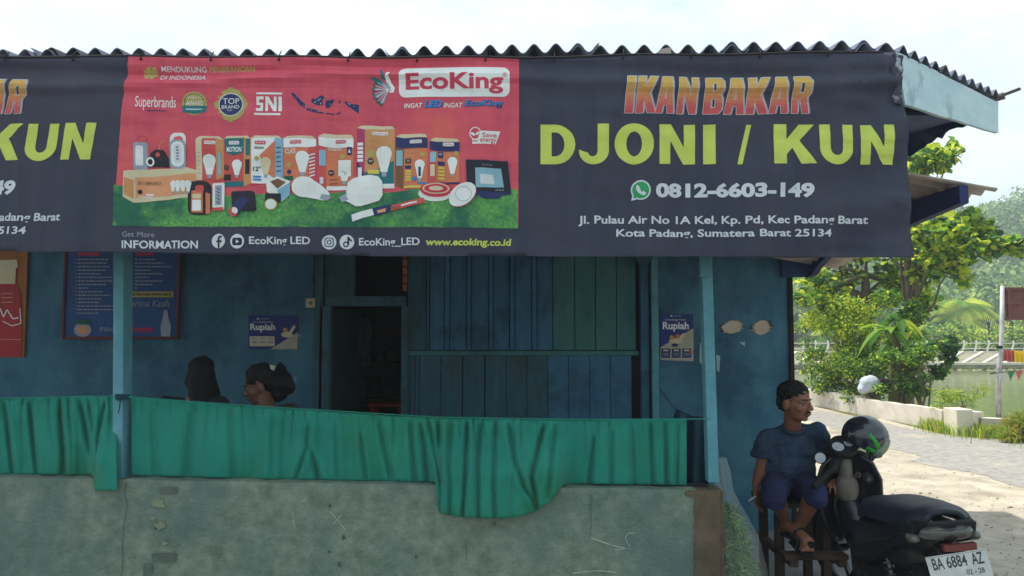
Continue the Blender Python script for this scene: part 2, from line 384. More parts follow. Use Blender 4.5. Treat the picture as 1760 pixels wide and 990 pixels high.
# ------------------------------------------------------------------ low roadside wall
wr = root('low_wall', G(1500, 715), 'low whitewashed kerb wall curving along the pond side of the road', 'wall')
pts = [(float(np.interp(y, *WY)), y) for y in (30, 24, 21, 19, 17, 15.2, 13.8, 12.75)] + [(7.55, 12.28), (7.9, 12.1), (9, 11.62), (11, 10.8), (14, 9.5)]
for i, (a, b) in enumerate(zip(pts, pts[1:])):
    a = Vector((*a, 0)); b = Vector((*b, 0)); bm = bmesh.new(); h = .34 + .02 * math.sin(i * 2.1)
    d = (b - a).normalized(); s = Vector((-d.y, d.x, 0)) * .09; n = 10
    ring = []
    for k in range(n + 1):
        p = a.lerp(b, k / n); hh = h + .018 * mnoise.noise(p * 2.3) - (.05 if i == 8 else 0)
        ring.append([bm.verts.new(p + s * q + Vector((0, 0, z))) for q, z in ((1, -.4), (1, hh), (-1, hh), (-1, -.4))])
    for r0, r1 in zip(ring, ring[1:]):
        for q in range(4): bm.faces.new((r0[q], r0[(q + 1) % 4], r1[(q + 1) % 4], r1[q]))
    bm.faces.new(ring[0]); bm.faces.new(list(reversed(ring[-1])))
    bmesh.ops.recalc_face_normals(bm, faces=bm.faces[:])
    build('wall_section', bm, M['whitewash'], wr)
bm = bmesh.new(); c = G(1655, 748); box(bm, c.x - .16, c.x + .1, c.y - .12, c.y + .25, -.2, .42); build('wall_pier', bm, M['concrete'], wr, bevel=.01)

# ------------------------------------------------------------------ the eatery
ER = root('roadside_eatery', (0, 6.4, 0), 'blue and teal open fronted roadside eatery with plastered half wall and corrugated roof', 'building')
BY = 6.4
def pbox(name, x0, y0, x1, y1, Y, d, mat, parent=ER, bevel=0, front=0, zb=None):
    a = at(x0, y0, Y - front); b = at(x1, y1, Y - front); bm = bmesh.new()
    box(bm, a.x, b.x, Y - front, Y + d, zb if zb is not None else b.z, a.z)
    return build(name, bm, mat, parent, bevel=bevel)
ZT = 3.35
def wallx(name, x0, x1, z0, z1, mat, Y=BY, d=.12, parent=ER):
    bm = bmesh.new(); a = at(x0, 600, Y).x; b = at(x1, 600, Y).x; box(bm, a, b, Y, Y + d, z0, z1); return build(name, bm, mat, parent)
zpx = lambda v, Y=BY: at(880, v, Y).z
o = wallx('back_wall', -520, 556, 0, ZT, M['blue_wall']); o['label'] = 'blue plastered back wall left of the doorway'
o = wallx('back_wall', 1133, 1358, 0, ZT, M['blue_wall']); o['label'] = 'blue plastered wall right of the planks, paint chipped'
wallx('upper_wall_panel', 551.5, 605, zpx(524), ZT, M['plank_dark'], d=.06)
wallx('upper_wall_panel', 605.5, 693, zpx(400), ZT, M['plank_dark'], d=.06)
# door frame, bricks, leaf
df = pbox('door_frame', 549, 526, 562, 900, BY - .03, .10, M['plank_dark'], bevel=.004, zb=.02)
pbox('lintel', 560, 509, 697, 526, BY - .034, .11, M['plank_dark'], df, bevel=.004)
pbox('jamb', 690, 526, 698, 900, BY - .03, .10, M['plank_dark'], df, bevel=.004, zb=.02)
pbox('mullion', 601, 430, 607, 508, BY - .03, .1, M['plank_dark'], df)
for k in range(9):
    v = 500 - k * 14.2; pbox('brick', 692, v - 12, 699.5, v, BY - .02, .1, M['orange_brick'], ER, bevel=.003)
# door leaf swung inwards
bm = bmesh.new(); a = at(563, 530, BY + .08); box(bm, 0, .62, 0, .035, .03, a.z, 0, Matrix.Translation((a.x, BY + .09, 0)) @ Matrix.Rotation(R(74), 4, 'Z'))
dl = build('door_leaf', bm, mk('dark_green_door', lin(34, 56, 58), lin(44, 68, 68), 4, .7, .3, 40), ER, bevel=.004)
# room behind the doorway
xa, xb = at(540, 500, BY).x, at(1128, 500, BY).x
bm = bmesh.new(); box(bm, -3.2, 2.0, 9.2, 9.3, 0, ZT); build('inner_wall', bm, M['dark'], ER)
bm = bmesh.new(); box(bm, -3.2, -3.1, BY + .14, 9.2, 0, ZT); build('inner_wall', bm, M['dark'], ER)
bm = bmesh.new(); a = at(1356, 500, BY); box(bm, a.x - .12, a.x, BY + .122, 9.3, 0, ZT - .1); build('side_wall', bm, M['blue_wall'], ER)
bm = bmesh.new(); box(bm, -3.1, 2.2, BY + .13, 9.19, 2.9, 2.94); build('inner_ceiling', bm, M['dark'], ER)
# plank wall
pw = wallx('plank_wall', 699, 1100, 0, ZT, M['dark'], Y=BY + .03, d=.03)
up = [700, 733, 738, 764, 773, 802, 810, 840, 848, 876, 885, 914, 923, 950, 988, 1024, 1060, 1094]
for i, (a, b) in enumerate(zip(up, up[1:])):
    thin = (b - a) < 12
    mat = M['plank_dark'] if b <= 738 else (M['plank_teal'] if a >= 950 else M['plank_blue'])
    x0, x1 = at(a, 600, BY).x + .003, at(b, 600, BY).x - .003; bm = bmesh.new()
    j = random.uniform(-.003, .003); zt = zpx(602)
    box(bm, x0, x1, BY - (.014 if thin else 0) + j, BY + .029, zt + .002, ZT); build('plank', bm, mat, pw, bevel=.002)
lo = [700, 705, 714, 721, 758, 796, 834, 870, 905, 941, 977, 1013, 1049, 1085]
for i, (a, b) in enumerate(zip(lo, lo[1:])):
    g = .007 if b in (796,) or a == 796 else .002
    x0, x1 = at(a, 600, BY).x + .002, at(b, 600, BY).x - g; bm = bmesh.new(); j = random.uniform(-.003, .003)
    box(bm, x0, x1, BY - .004 + j, BY + .029, .04, zpx(611)); build('plank', bm, M['plank_blue'] if a > 930 else M['plank_dark'], pw, bevel=.002)
pbox('rail', 698, 603, 1098, 611, BY, .02, M['plank_teal'], pw, front=.022, bevel=.003)
pbox('rail', 698, 725, 1098, 733, BY, .02, M['plank_dark'], pw, front=.022, bevel=.003)
# inner posts
pbox('post', 1100, 380, 1117, 700, BY - .05, .12, M['plank_blue'], ER, bevel=.004, zb=.02)
pbox('post', 1118.5, 380, 1133.5, 700, BY - .09, .16, M['teal'], ER, bevel=.004, zb=.02)
bm = bmesh.new(); prism(bm, [at(1086, 430, BY - .16), at(1128, 430, BY - .16), at(1120, 446, BY - .16), at(1112, 455, BY - .16), at(1102, 455, BY - .16), at(1096, 447, BY - .16)], (0, .1, 0)); build('bracket', bm, M['plank_dark'], ER)
# front posts
bm = bmesh.new(); a = at(195, 440, 4.0); b = at(192.5, 815, 4.0)
def post(x_top, x_bot, wdt, y0, dep, zb, zt, mat, name='post'):
    bm = bmesh.new(); ret = box(bm, 0, wdt, y0, y0 + dep, zb, zt)
    for v in ret: v.co.x += x_top + (x_bot - x_top) * (zt - v.co.z) / (zt - zb)
    return build(name, bm, mat, ER, bevel=.003)
zs = at(0, 832, 3.95).z
post(at(197, 95, 4.0).x, at(193, 815, 4.0).x, .054, 4.0, .10, zs, 3.1, M['teal'])
post(at(1196, 95, 3.98).x, at(1218, 835, 3.98).x, .055, 3.98, .07, zs, 3.1, M['teal'])
bm = bmesh.new(); a = at(1202, 440, 3.97); b = at(1222, 476, 3.97); box(bm, a.x, b.x, 3.955, 3.978, b.z, 3.0); build('splice_block', bm, M['teal'], ER)
# half wall with rough top and the brown mortar end
def face_wall(x0, x1, y0, y1, ztop, mat, name, amp=.004, seed=0, jag=None):
    n = int((x1 - x0) / .05) + 1; m_ = 18; bm = bmesh.new(); rows = []
    top = lambda x: ztop(x) + .006 * mnoise.noise(Vector((x * 6, seed, 0)))
    for j in range(m_ + 1):
        rows.append([])
        for i in range(n + 1):
            x = x0 + (x1 - x0) * i / n; z = -.05 + (top(x) + .05) * j / m_
            if i == 0 and jag and 0 < j: x += jag * mnoise.noise(Vector((0, z * 9, 3)))
            rows[-1].append(bm.verts.new((x, y0 + amp * mnoise.fractal(Vector((x * 2, seed, z * 2)), 1, 2, 3), z)))
    for j in range(m_):
        for i in range(n): bm.faces.new((rows[j][i], rows[j][i + 1], rows[j + 1][i + 1], rows[j + 1][i]))
    back = [bm.verts.new((x0 + (x1 - x0) * i / n, y1, rows[-1][i].co.z - .004)) for i in range(n + 1)]
    for i in range(n): bm.faces.new((rows[-1][i], rows[-1][i + 1], back[i + 1], back[i]))
    b0 = [bm.verts.new((x0 + (x1 - x0) * i / n, y1, -.05)) for i in range(n + 1)]
    for i in range(n): bm.faces.new((back[i], back[i + 1], b0[i + 1], b0[i]))
    for s in (0, n):
        f = [rows[j][s] for j in range(m_ + 1)] + [back[s], b0[s]]
        bm.faces.new(f if s else list(reversed(f)))
    bmesh.ops.recalc_face_normals(bm, faces=bm.faces[:])
    return build(name, bm, mat, ER, smooth=True, angle=R(40))
zl, zr = at(0, 820, 3.95).z, at(1240, 843, 3.95).z
xl, xr = at(0, 820, 3.95).x, at(1240, 843, 3.95).x
ztop = lambda x: zl + (zr - zl) * (x - xl) / (xr - xl)
o = face_wall(-5.6, at(1197, 880, 3.95).x, 3.95, 4.10, ztop, M['plaster'], 'half_wall'); o['label'] = 'stained grey green plaster on the half wall'
o = face_wall(at(1190, 880, 3.95).x, xr + .01, 3.957, 4.12, lambda x: ztop(x) - .003, M['mortar'], 'wall_end', .002, 5); o['label'] = 'bare brown mortar end of the half wall'
# fresh mortar spreading over the plaster edge
bm = bmesh.new(); pts = []
for k in range(40):
    v = 843 + k * 4.2; u = (1178 if v < 855 else 1194) + 4 * mnoise.noise(Vector((v * .12, 0, 2))) + 3 * mnoise.noise(Vector((v * .5, 4, 2)))
    pts.append(at(u, v, 3.940))
pts = pts + [at(1238, v, 3.940) for v in (1006, 843)]
prism(bm, pts, (0, .02, 0)); bmesh.ops.recalc_face_normals(bm, faces=bm.faces[:]); build('mortar_patch', bm, M['mortar'], ER)
# scratches, chips and patches on the plaster
chalk = mk('chalk_scratch', lin(176, 182, 168), lin(140, 148, 130), 30, .95); pale = mk('flaked_cream_plaster', lin(136, 142, 116), lin(114, 128, 104), 12, .95)
dk = mk('dark_patch', lin(80, 94, 84), lin(94, 108, 96), 12, .95); crackm = mk('crack_line', lin(70, 82, 82), lin(84, 94, 92), 12, .95)
def wallmap(u, v, l): p = at(u, v, 3.943 - l * .0015); return p
sw = Marks(wallmap, 'wall_mark', ER)
sw.line([(503, 880), (506, 906)], 1.5, chalk); sw.line([(567, 878), (594, 911)], 1.5, chalk); sw.line([(588, 884), (572, 902)], 1.2, chalk)
sw.line([(1015, 924), (1040, 933), (1062, 940), (1083, 944)], 2, chalk); sw.line([(1056, 945), (1083, 943), (1075, 925), (1080, 916), (1092, 916)], 1.6, chalk)
sw.line([(985, 985), (1010, 982), (1030, 981), (1060, 984)], 1.8, chalk)
for cx, cy, r in ((273, 866, 11), (276, 904, 10), (284, 934, 5), (262, 890, 5)):
    sw.poly([(cx + r * (1 + .5 * random.uniform(-1, .6)) * math.cos(a), cy + r * .8 * (1 + .5 * random.uniform(-1, .6)) * math.sin(a)) for a in np.linspace(0, 6, 17)], pale)
sw.poly([(260, 951), (302, 950), (302, 965), (262, 966)], dk); sw.poly([(247, 968), (261, 968), (261, 990), (246, 990)], dk); sw.poly([(275, 838), (305, 836), (306, 848), (276, 849)], dk)
sw.line([(216, 828), (214, 850), (219, 868), (213, 900), (210, 940), (211, 975), (206, 1000)], 1.3, crackm)
sw.line([(800, 925), (802, 960)], 1, crackm); sw.line([(1015, 850), (1016, 905), (1014, 925)], 1, crackm)
for cx, cy, r in ((567, 869, 3), (590, 924, 4), (583, 970, 4), (566, 948, 2.5), (715, 957, 3), (850, 900, 3)):
    sw.poly([(cx + r * random.uniform(.6, 1.2) * math.cos(a), cy + r * 1.2 * random.uniform(.6, 1.2) * math.sin(a)) for a in np.linspace(0, 6, 12)], crackm)
sw.done('wall_marks', ER)
# dark strip standing in for the dark gap between curtain and half wall
bm = bmesh.new(); beam(bm, at(-700, 809, 4.075), at(1215, 837, 4.075), .05, .03); build('dark_gap_strip', bm, M['dark'], ER)
# chipped paper scraps on the right wall
scrapm = mk('torn_paper', lin(206, 196, 178), lin(190, 176, 152), 8, .95)
for cx, cy, rx, ry, wv in ((1259, 562, 19, 11, .3), (1309, 563, 16, 12, .3)):
    pr = Print(lambda u, v, l: at(u, v, BY - .004 - l * .001)); P = []
    for k in range(44):
        a = 2 * math.pi * k / 44; q = .9 + (random.uniform(.05, .45) if k % 2 else -random.uniform(.05, .35)) * abs(math.cos(a)) ** .5 + .1 * mnoise.noise(Vector((k * .5, cx, 0)))
        P.append((cx + rx * q * math.cos(a), cy + ry * (1 + .25 * mnoise.noise(Vector((k * .7, cy, 0)))) * math.sin(a) - (cx - 1280 + 0) * 0 - rx * q * math.cos(a) * .12))
    pr.poly(P, scrapm); pr.done('paper_scrap', ER)
pr = Marks(lambda u, v, l: at(u, v, BY - .004 - l * .001), 'paint_chip', ER); wp = mk('pale_chip', lin(170, 190, 192), lin(150, 170, 172), 8)
pr.poly([(1270, 588), (1281, 588), (1280, 595)], wp); pr.poly([(1203, 590), (1209, 588), (1208, 600), (1207, 628), (1202, 622)], wp); pr.poly([(1231, 610), (1238, 612), (1236, 640), (1232, 636)], wp)
for k in range(16):
    cx, cy = random.choice([(470, 632), (512, 650), (475, 458), (476, 470), (478, 600), (520, 578)]); cx += random.uniform(-6, 6); cy += random.uniform(-4, 4); r = random.uniform(.8, 2.6)
    pr.poly([(cx + r * random.uniform(.4, 1.3) * math.cos(a), cy + r * random.uniform(.4, 1.3) * math.sin(a)) for a in np.linspace(0, 5.6, 8)], wp if cy > 560 else crackm)
pr.done('paint_chips', ER)
# light switch and its cable
bm = bmesh.new(); a = at(527, 513, BY); b = at(544, 529, BY); box(bm, a.x, b.x, BY - .03, BY - .002, b.z, a.z)
s = build('light_switch', bm, mk('cream_plastic', lin(196, 190, 160)), ER, bevel=.004, seg=2)
bm = bmesh.new(); c = at(535.5, 521, BY); tube(bm, [(c.x, BY - .034, c.z), (c.x, BY - .03, c.z)], .016, 16); build('rocker', bm, mk('switch_grey', lin(120, 116, 104)), s)
bm = bmesh.new(); tube(bm, [at(538, 380, BY - .012), at(538, 513, BY - .012)], .009, 8); build('cable_conduit', bm, M['blue_wall'], ER)
pbox('pilaster', 543, 380, 549, 900, BY, .02, M['plank_dark'], ER, front=.03, zb=.02)
# dark post at the far right corner + curved beam carrying the small side roof
pbox('post', 1354, 440, 1366.5, 668, BY - .02, .07, M['dark'], ER, zb=.02, bevel=.003)
prof = [(4.19, .70), (4.71, .655), (5.5, .60), (6.02, .565), (6.2, .5), (6.3, .445), (6.43, .43), (6.43, .80), (4.19, .80)]
bm = bmesh.new(); prism(bm, [Vector((2.50, y, 1.7 + z)) for y, z in prof], (.05, 0, 0)); bmesh.ops.recalc_face_normals(bm, faces=bm.faces[:])
build('curved_beam', bm, M['navy_wood'], ER)
bm = bmesh.new(); prism(bm, [at(1345, 440, BY - .06), at(1345, 476, BY - .06), at(1384, 476, BY - .06), at(1400, 455, BY - .06), at(1425, 443, BY - .06), at(1425, 430, BY - .06)], (0, .05, 0)); build('bracket', bm, M['navy_wood'], ER)
# small side roof of pale corrugated sheet, ridges running left to right
def corr(name, x0, x1, y0, y1, zf, pitch, amp, along, mat, parent, nl=10, th=.006, clip=None):
    """corrugated sheet; along='y': ridges run in y"""
    n = max(6, int(((x1 - x0) if along == 'y' else (y1 - y0)) / pitch * 10)); V = []; Fc = []
    def put(s):
        for j in range(nl + 1):
            for i in range(n + 1):
                if along == 'y': x = x0 + (x1 - x0) * i / n; lo = clip(x) if clip else y0; y = lo + (y1 - lo) * j / nl; ph = x
                else: y = y0 + (y1 - y0) * i / n; x = x0 + (x1 - x0) * j / nl; ph = y
                V.append((x, y, zf(x, y) + amp * math.cos(2 * math.pi * ph / pitch) + s))
    put(0); put(-th); w_ = n + 1; o_ = w_ * (nl + 1)
    for j in range(nl):
        for i in range(n):
            a = j * w_ + i; Fc.append((a, a + 1, a + w_ + 1, a + w_)); Fc.append((o_ + a + w_, o_ + a + w_ + 1, o_ + a + 1, o_ + a))
    for i in range(n):
        Fc.append((i + 1, i, o_ + i, o_ + i + 1)); q = nl * w_ + i; Fc.append((q, q + 1, o_ + q + 1, o_ + q))
    for j in range(nl):
        a = j * w_; Fc.append((a, a + w_, o_ + a + w_, o_ + a)); a += n; Fc.append((a + w_, a, o_ + a, o_ + a + w_))
    me = bpy.data.meshes.new(name); me.from_pydata(V, [], Fc)
    return mobj(name, me, mat, parent, True)
sr = corr('side_roof', 1.3, 2.72, 4.2, 6.36, lambda x, y: 1.7 + .80 + (2.68 - x) * .18 - (y - 4.2) * .13 * ss(4.2, 6, y), .13, .017, 'x', M['roof_light'], ER); sr['label'] = 'pale corrugated sheet of the lower side roof'
# main roof: one sheet after another, overlapping
rr = bpy.data.objects.new('roof', None); COL.objects.link(rr); rr.parent = ER; rr.matrix_parent_inverse = wm(ER).inverted()
XC, YC = 1.93, 3.70           # front right corner
XT, YT = 3.22, 4.86           # far end of the slanted side
PT = .1098
ZR0 = at(1000, 89, 3.70).z
def zroof(x, y):
    return ZR0 + .115 * (y - YC) + .012 * math.sin(x * 1.7) + .02 * ss(1.2, 1.9, x) * (1 - ss(2, 3.2, x)) - .02 * ss(-.5, -3, x) 
edges = [-5.6, -4.75, -3.86] + [at(u, 90, 3.6).x for u in (51, 362, 679, 1010, 1275, 1500)] + [2.45, 3.22]
clipf = lambda x: YC if x < XC else YC + (x - XC) * (YT - YC) / (XT - XC)
for i, (a, b) in enumerate(zip(edges, edges[1:])):
    dz = .014 * (i % 2) + random.uniform(-.006, .006); fy = random.uniform(-.02, .02)
    corr('roof_sheet', a - .07, min(b + .07, XT), 0, 7.95, lambda x, y, dz=dz: zroof(x, y) + dz, PT, .0235, 'y', M['roof'], rr, nl=14, clip=lambda x, fy=fy: clipf(x) + fy)
# broken lip and a stick poking out under the sheets
bm = bmesh.new(); tube(bm, [at(1712, 168, 4.75), at(1752, 153, 4.9)], .011, 7); build('stick', bm, M['wood'], rr)
bm = bmesh.new(); prism(bm, [at(1131, 92, 3.68), at(1137, 84, 3.68), at(1153, 81, 3.68), at(1154, 92, 3.68)], (0, .15, .02)); build('sheet_fragment', bm, M['roof_light'], rr)
# pale fascia on the slanted side
A = [at(1541, 88, 3.70), at(1556, 180, 3.74)]; Bp = [at(1716, 176, 4.80), at(1716, 229, 4.80)]
bm = bmesh.new(); n = 12; Pp = [A[0].lerp(Bp[0], k / n) for k in range(n + 1)] + [A[1].lerp(Bp[1], k / n) for k in range(n, -1, -1)]
Pp = [p + Vector((0, 0, .006 * mnoise.noise(p * 4))) for p in Pp]
fs = prism(bm, Pp, Vector((-.64, .77, 0)) * .022); bmesh.ops.recalc_face_normals(bm, faces=bm.faces[:]); build('side_fascia', bm, M['fascia'], ER)
bm = bmesh.new(); P = [at(1536 + 5 * math.sin(k) + k * .35, 92 + k * 6.5, 3.66) for k in range(14)] + [at(1549 + 1.5 * math.cos(k * 2) + (k > 6) * 3, 180 - k * 6.5, 3.66) for k in range(14)]
prism(bm, P, (0, .03, 0)); bmesh.ops.recalc_face_normals(bm, faces=bm.faces[:]); build('corner_trim', bm, mk('cracked_sealant', lin(70, 74, 86), lin(170, 176, 184), 26, .9, .6, 60, t2=(.5, .6)), ER)
bm = bmesh.new(); q = [(1558, 158), (1565, 150), (1570, 144), (1580, 152), (1584, 166), (1583, 184), (1556, 180)]; prism(bm, [at(u, v, 3.73 + (u - 1541) * .0063) + Vector((.012, -.014, 0)) for u, v in q], (-.004, .006, 0)); build('rot_hole', bm, M['dark'], ER)
# torn dark lining hanging along the right eave
bm = bmesh.new(); n = 70; top = []; bot = []
for k in range(n + 1):
    y = 4.84 + (7.9 - 4.84) * k / n; px = 880 + 1300 * 3.16 / y
    z = zroof(3.15, y) - .03; hang = .05 + .05 * abs(mnoise.noise(Vector((y * 7, 0, 0)))) + .05 * abs(mnoise.noise(Vector((y * 21, 5, 0)))) + .16 * ss(4.9, 6.2, y)
    top.append(Vector((3.15, y, z))); bot.append(Vector((3.15 + .02 * math.sin(y * 9), y, z - hang)))
prism(bm, top + bot[::-1], (.01, 0, 0)); bmesh.ops.recalc_face_normals(bm, faces=bm.faces[:]); build('torn_lining', bm, M['navy_wood'], ER)
# ceiling lining, rafters
bm = bmesh.new(); box(bm, -5.5, 3.12, 5.0, 7.88, 0, .02); 
for v in bm.verts: v.co.z += zroof(0, v.co.y) - .10
bm2 = bm; build('ceiling_lining', bm, M['navy_wood'], ER)
for x in (-5, -3.6, -2.03, -.6, .6, 1.1):
    bm = bmesh.new(); beam(bm, (x, 3.80, zroof(x, 3.80) - .085), (x, 4.98, zroof(x, 4.98) - .085), .05, .1); build('rafter', bm, M['navy_wood'], rr)
bm = bmesh.new(); beam(bm, (-5.6, 3.86, 2.93), (1.9, 3.86, 2.93), .06, .07); build('eave_beam', bm, M['navy_wood'], ER)
bm = bmesh.new(); box(bm, at(1556, 200, 3.8).x - .3, 2.12, 4.1, 4.15, 2.69, 2.79); build('purlin', bm, mk('reddish_wood', lin(150, 112, 110), lin(130, 96, 96), 5), ER)
# ------------------------------------------------------------------ the long banner under the eave
def disp0(u, v):
    d = .010 * math.sin(u * .021 + v * .004) + .006 * math.sin(u * .063 + 1.3 + v * .006) * ss(80, 260, v)
    k = v - 100 - .04 * (u - 220)                      # creases sagging from the top edge
    d += .016 * math.exp(-(((v - 118 - 10 * math.sin(u * .006)) / 9) ** 2)) - .015 * math.exp(-(((v - 138 - 12 * math.sin(u * .0055 + 1)) / 8) ** 2))
    r = ss(1250, 1560, u); s = (u - 1250) * .28 + v
    d += r * .012 * math.sin(s * .055) + .004 * mnoise.noise(Vector((u * .02, v * .03, 0)))
    d += .006 * math.sin((v - 95) * .018) * math.sin(u * .009 + 2)
    d += .005 * math.sin(u * .157 + .8 * math.sin(v * .02)) * ss(150, 240, v) * (1 - .6 * r)          # vertical ripples where it hangs free
    d += .007 * mnoise.noise(Vector((u * .006 + v * .01, (v - u * .12) * .055, 4))) * (1.3 - ss(90, 300, v)) + r * .007 * mnoise.noise(Vector(((u + v) * .03, (v - u * .5) * .05, 9)))
    return d
CU, CV = 16, 8
_dc = {}
def dgrid(i, j):
    if (i, j) not in _dc: _dc[(i, j)] = disp0(i * CU, j * CV)
    return _dc[(i, j)]
def disp(u, v):
    a, b = u / CU, v / CV; i, j = math.floor(a), math.floor(b); a -= i; b -= j
    return (dgrid(i, j) * (1 - a) + dgrid(i + 1, j) * a) * (1 - b) + (dgrid(i, j + 1) * (1 - a) + dgrid(i + 1, j + 1) * a) * b
def banmap(u, v, l):
    p = at(u, v, 3.66); p.y += disp(u, v) - l * .0011; return p
def banner_mat():
    m = mk('faded_dark_banner', lin(44, 50, 70), lin(55, 58, 75), 3, .55, .25, 300, stretch=(3, 3, .5), c3=lin(62, 54, 70), s3=1.6, t3=(.5, .72), spec=.35)  # faded navy vinyl, base colour also lifted for the veil of glare
    return m
M['ban'] = banner_mat()
C = {k: mk('print_' + k, lin(*v), lin(*[min(255, int(q * 1.06)) for q in v]), 9, .6) for k, v in dict(
    white=(202, 208, 212), grey=(150, 158, 172), lime=(192, 206, 92), limelight=(168, 192, 90), offwhite=(222, 226, 222), pink=(196, 62, 86),
    crimson=(196, 50, 76), navy=(40, 50, 98), black=(36, 36, 44), gold=(172, 158, 92), teal=(28, 108, 116), orange=(204, 118, 82), cream=(206, 194, 160),
    tan=(196, 142, 90), sky=(128, 170, 196), blue=(44, 130, 196), green=(40, 150, 90), glass=(132, 176, 188), redbox=(198, 82, 78), magenta=(170, 60, 100), darkgreen=(22, 92, 72), yellow=(204, 190, 84), brown=(120, 84, 60), peach=(214, 150, 108)).items()}
C['red'] = mk('print_red_field', lin(216, 84, 100), lin(204, 76, 98), 4, .55, .2, 300, stretch=(5, 5, .4), c3=lin(222, 98, 94), s3=1.1)
C['grass'] = mk('print_grass', lin(44, 124, 74), lin(122, 184, 92), 60, .6, c3=lin(34, 102, 78), s3=3.5, t3=(.45, .6), t2=(.3, .7))
def gradmat(name, c_lo, c_hi, z0, z1, sc_=60):
    m = bpy.data.materials.new(name); m.use_nodes = True; nt = m.node_tree; b = nt.nodes['Principled BSDF']; b.inputs['Roughness'].default_value = .6
    tc = N(nt, 'TexCoord'); sx = N(nt, 'SeparateXYZ'); mr = N(nt, 'MapRange'); mr.inputs[1].default_value = z0; mr.inputs[2].default_value = z1
    nz = N(nt, 'TexNoise', Scale=sc_, Detail=4, Distortion=1.5); ad = N(nt, 'Math', operation='ADD'); rp = N(nt, 'ValToRGB'); mu = N(nt, 'Math', operation='MULTIPLY_ADD'); mu.inputs[1].default_value = .7; mu.inputs[2].default_value = -.35
    rp.color_ramp.elements[0].color = c_lo; rp.color_ramp.elements[1].color = c_hi; rp.color_ramp.elements[0].position = .15; rp.color_ramp.elements[1].position = .85
    L = nt.links.new; L(tc.outputs['Object'], sx.inputs[0]); L(tc.outputs['Object'], nz.inputs[0]); L(sx.outputs[2], mr.inputs[0]); L(nz.outputs[0], mu.inputs[0]); L(mr.outputs[0], ad.inputs[0]); L(mu.outputs[0], ad.inputs[1]); L(ad.outputs[0], rp.inputs[0]); L(rp.outputs[0], b.inputs['Base Color'])
    return m
C['fire'] = gradmat('print_flame_lettering', lin(192, 74, 76), lin(206, 166, 78), at(0, 192, 3.66).z, at(0, 135, 3.66).z)

BN = root('shop_banner', (at(700, 95, 3.66).x, 3.66, at(700, 95, 3.66).z), 'long dark vinyl banner with red advertising panel hanging under the corrugated eave', 'banner')
U0, U1 = -760, 1571
def bedge(s, t):
    ul = U0; ur = np.interp(t, [0, .25, .27, 1], [1541, 1556, 1559, 1571]); u = ul + (ur - ul) * s
    vt = np.interp(u, [-760, 0, 222, 890, 1300, 1541], [99, 98, 98, 99, 93, 88]) ; vb = np.interp(u, [-760, 0, 200, 640, 1100, 1571], [429, 431, 434, 440, 441, 443]) + 1.0 * math.sin(u * .02)
    return u, vt + (vb - vt) * t
def bf(s, t): u, v = bedge(s, t); return banmap(u, v, 0)
p = Print(banmap, (CU, CV)); p.poly([bedge(k / 150, 0) for k in range(151)] + [bedge(1, k / 20) for k in range(1, 20)] + [bedge(k / 150, 1) for k in range(150, -1, -1)], M['ban'], 0)
bmesh.ops.remove_doubles(p.bm, verts=p.bm.verts[:], dist=.01)
for f in p.bm.faces: f.smooth = True
o = p.done('vinyl_sheet', BN); sm = o.modifiers.new('thickness', 'SOLIDIFY'); sm.thickness = .001; sm.offset = 1
# hem cord and eyelets
bm = bmesh.new(); pts = []
for u in range(U0, 1541, 24): v = float(np.interp(u, [-760, 222, 890, 1300, 1541], [99, 98, 99, 93, 88])); pts.append(banmap(u, v - 1, -2))
tube(bm, pts, .006, 6); build('top_cord', bm, M['dark'], BN)

# rope ties and eyelets
for k, u in enumerate(range(-700, 1530, 118)):
    v = float(np.interp(u, [-760, 222, 890, 1300, 1541], [99, 98, 99, 93, 88])) + 5; c = banmap(u, v, 3)
    bm = bmesh.new(); tube(bm, [c + Vector((0, .001, 0)), c + Vector((0, -.002, 0))], .006, 12); e = build('eyelet', bm, M['dark'], BN)
    bm = bmesh.new(); tube(bm, [c + Vector((0, -.003, 0)), c + Vector((.004, -.006, .02)), c + Vector((.006, .02, .05))], .0028, 6); build('tie_rope', bm, M['dark'], e)
# centre panel
P_ = lambda: Print(banmap, (CU, CV))
p = P_(); xl_ = lambda v: float(np.interp(v, [97, 220, 390], [223, 208, 195]))
gl = lambda u: float(np.interp(u, [190, 215, 300, 500, 800, 850, 895], [318, 322, 336, 334, 325, 318, 326])) + 2 * math.sin(u * .05)
p.poly([(xl_(v), v) for v in range(98, 391, 12)] + [(890, 392)] + [(892 - (v > 250), v) for v in range(385, 99, -12)] + [(892, 100)], C['red'], 1)
p.done('red_panel', BN)
p = P_(); us = list(range(197, 890, 11)) + [890]
p.poly([(u, gl(u)) for u in us] + [(890, 392), (700, 391), (400, 390), (195, 388)], C['grass'], 2); p.done('grass_print', BN)
# headline words
p = P_(); p.text('#', 247, 116, 270, 136, C['gold'], 2, .06); p.text('MENDUKUNG', 277, 114, 353, 123, C['white'], 2, .008)
p.text('PENERANGAN', 358, 114, 437, 123, C['gold'], 2, .02, sh=.12); p.text('DI INDONESIA', 275, 128, 353, 137, C['white'], 2, .008); p.done('headline_lettering', BN)
p = P_(); p.text('Superbrands', 235, 166, 302, 191, C['offwhite'], 2, .0, sh=0); p.rect(254, 190, 285, 191.6, C['navy'], 2); p.done('award_wordmark', BN)
p = P_(); p.oval(334, 178, 21, 20, C['gold'], 2, rag=.03, n=48); p.ring(334, 178, 17.5, 17, 1, C['darkgreen'], 3); p.text('WORD OF', 320, 167, 348, 171, C['offwhite'], 3); p.text('AWARD', 320, 173, 350, 181, C['offwhite'], 3)
p.poly([(313, 182), (356, 182), (354, 193), (334, 196), (315, 193)], C['teal'], 3); p.line([(320, 188), (348, 188)], 1.4, C['offwhite'], 4); p.done('gold_award_seal', BN)
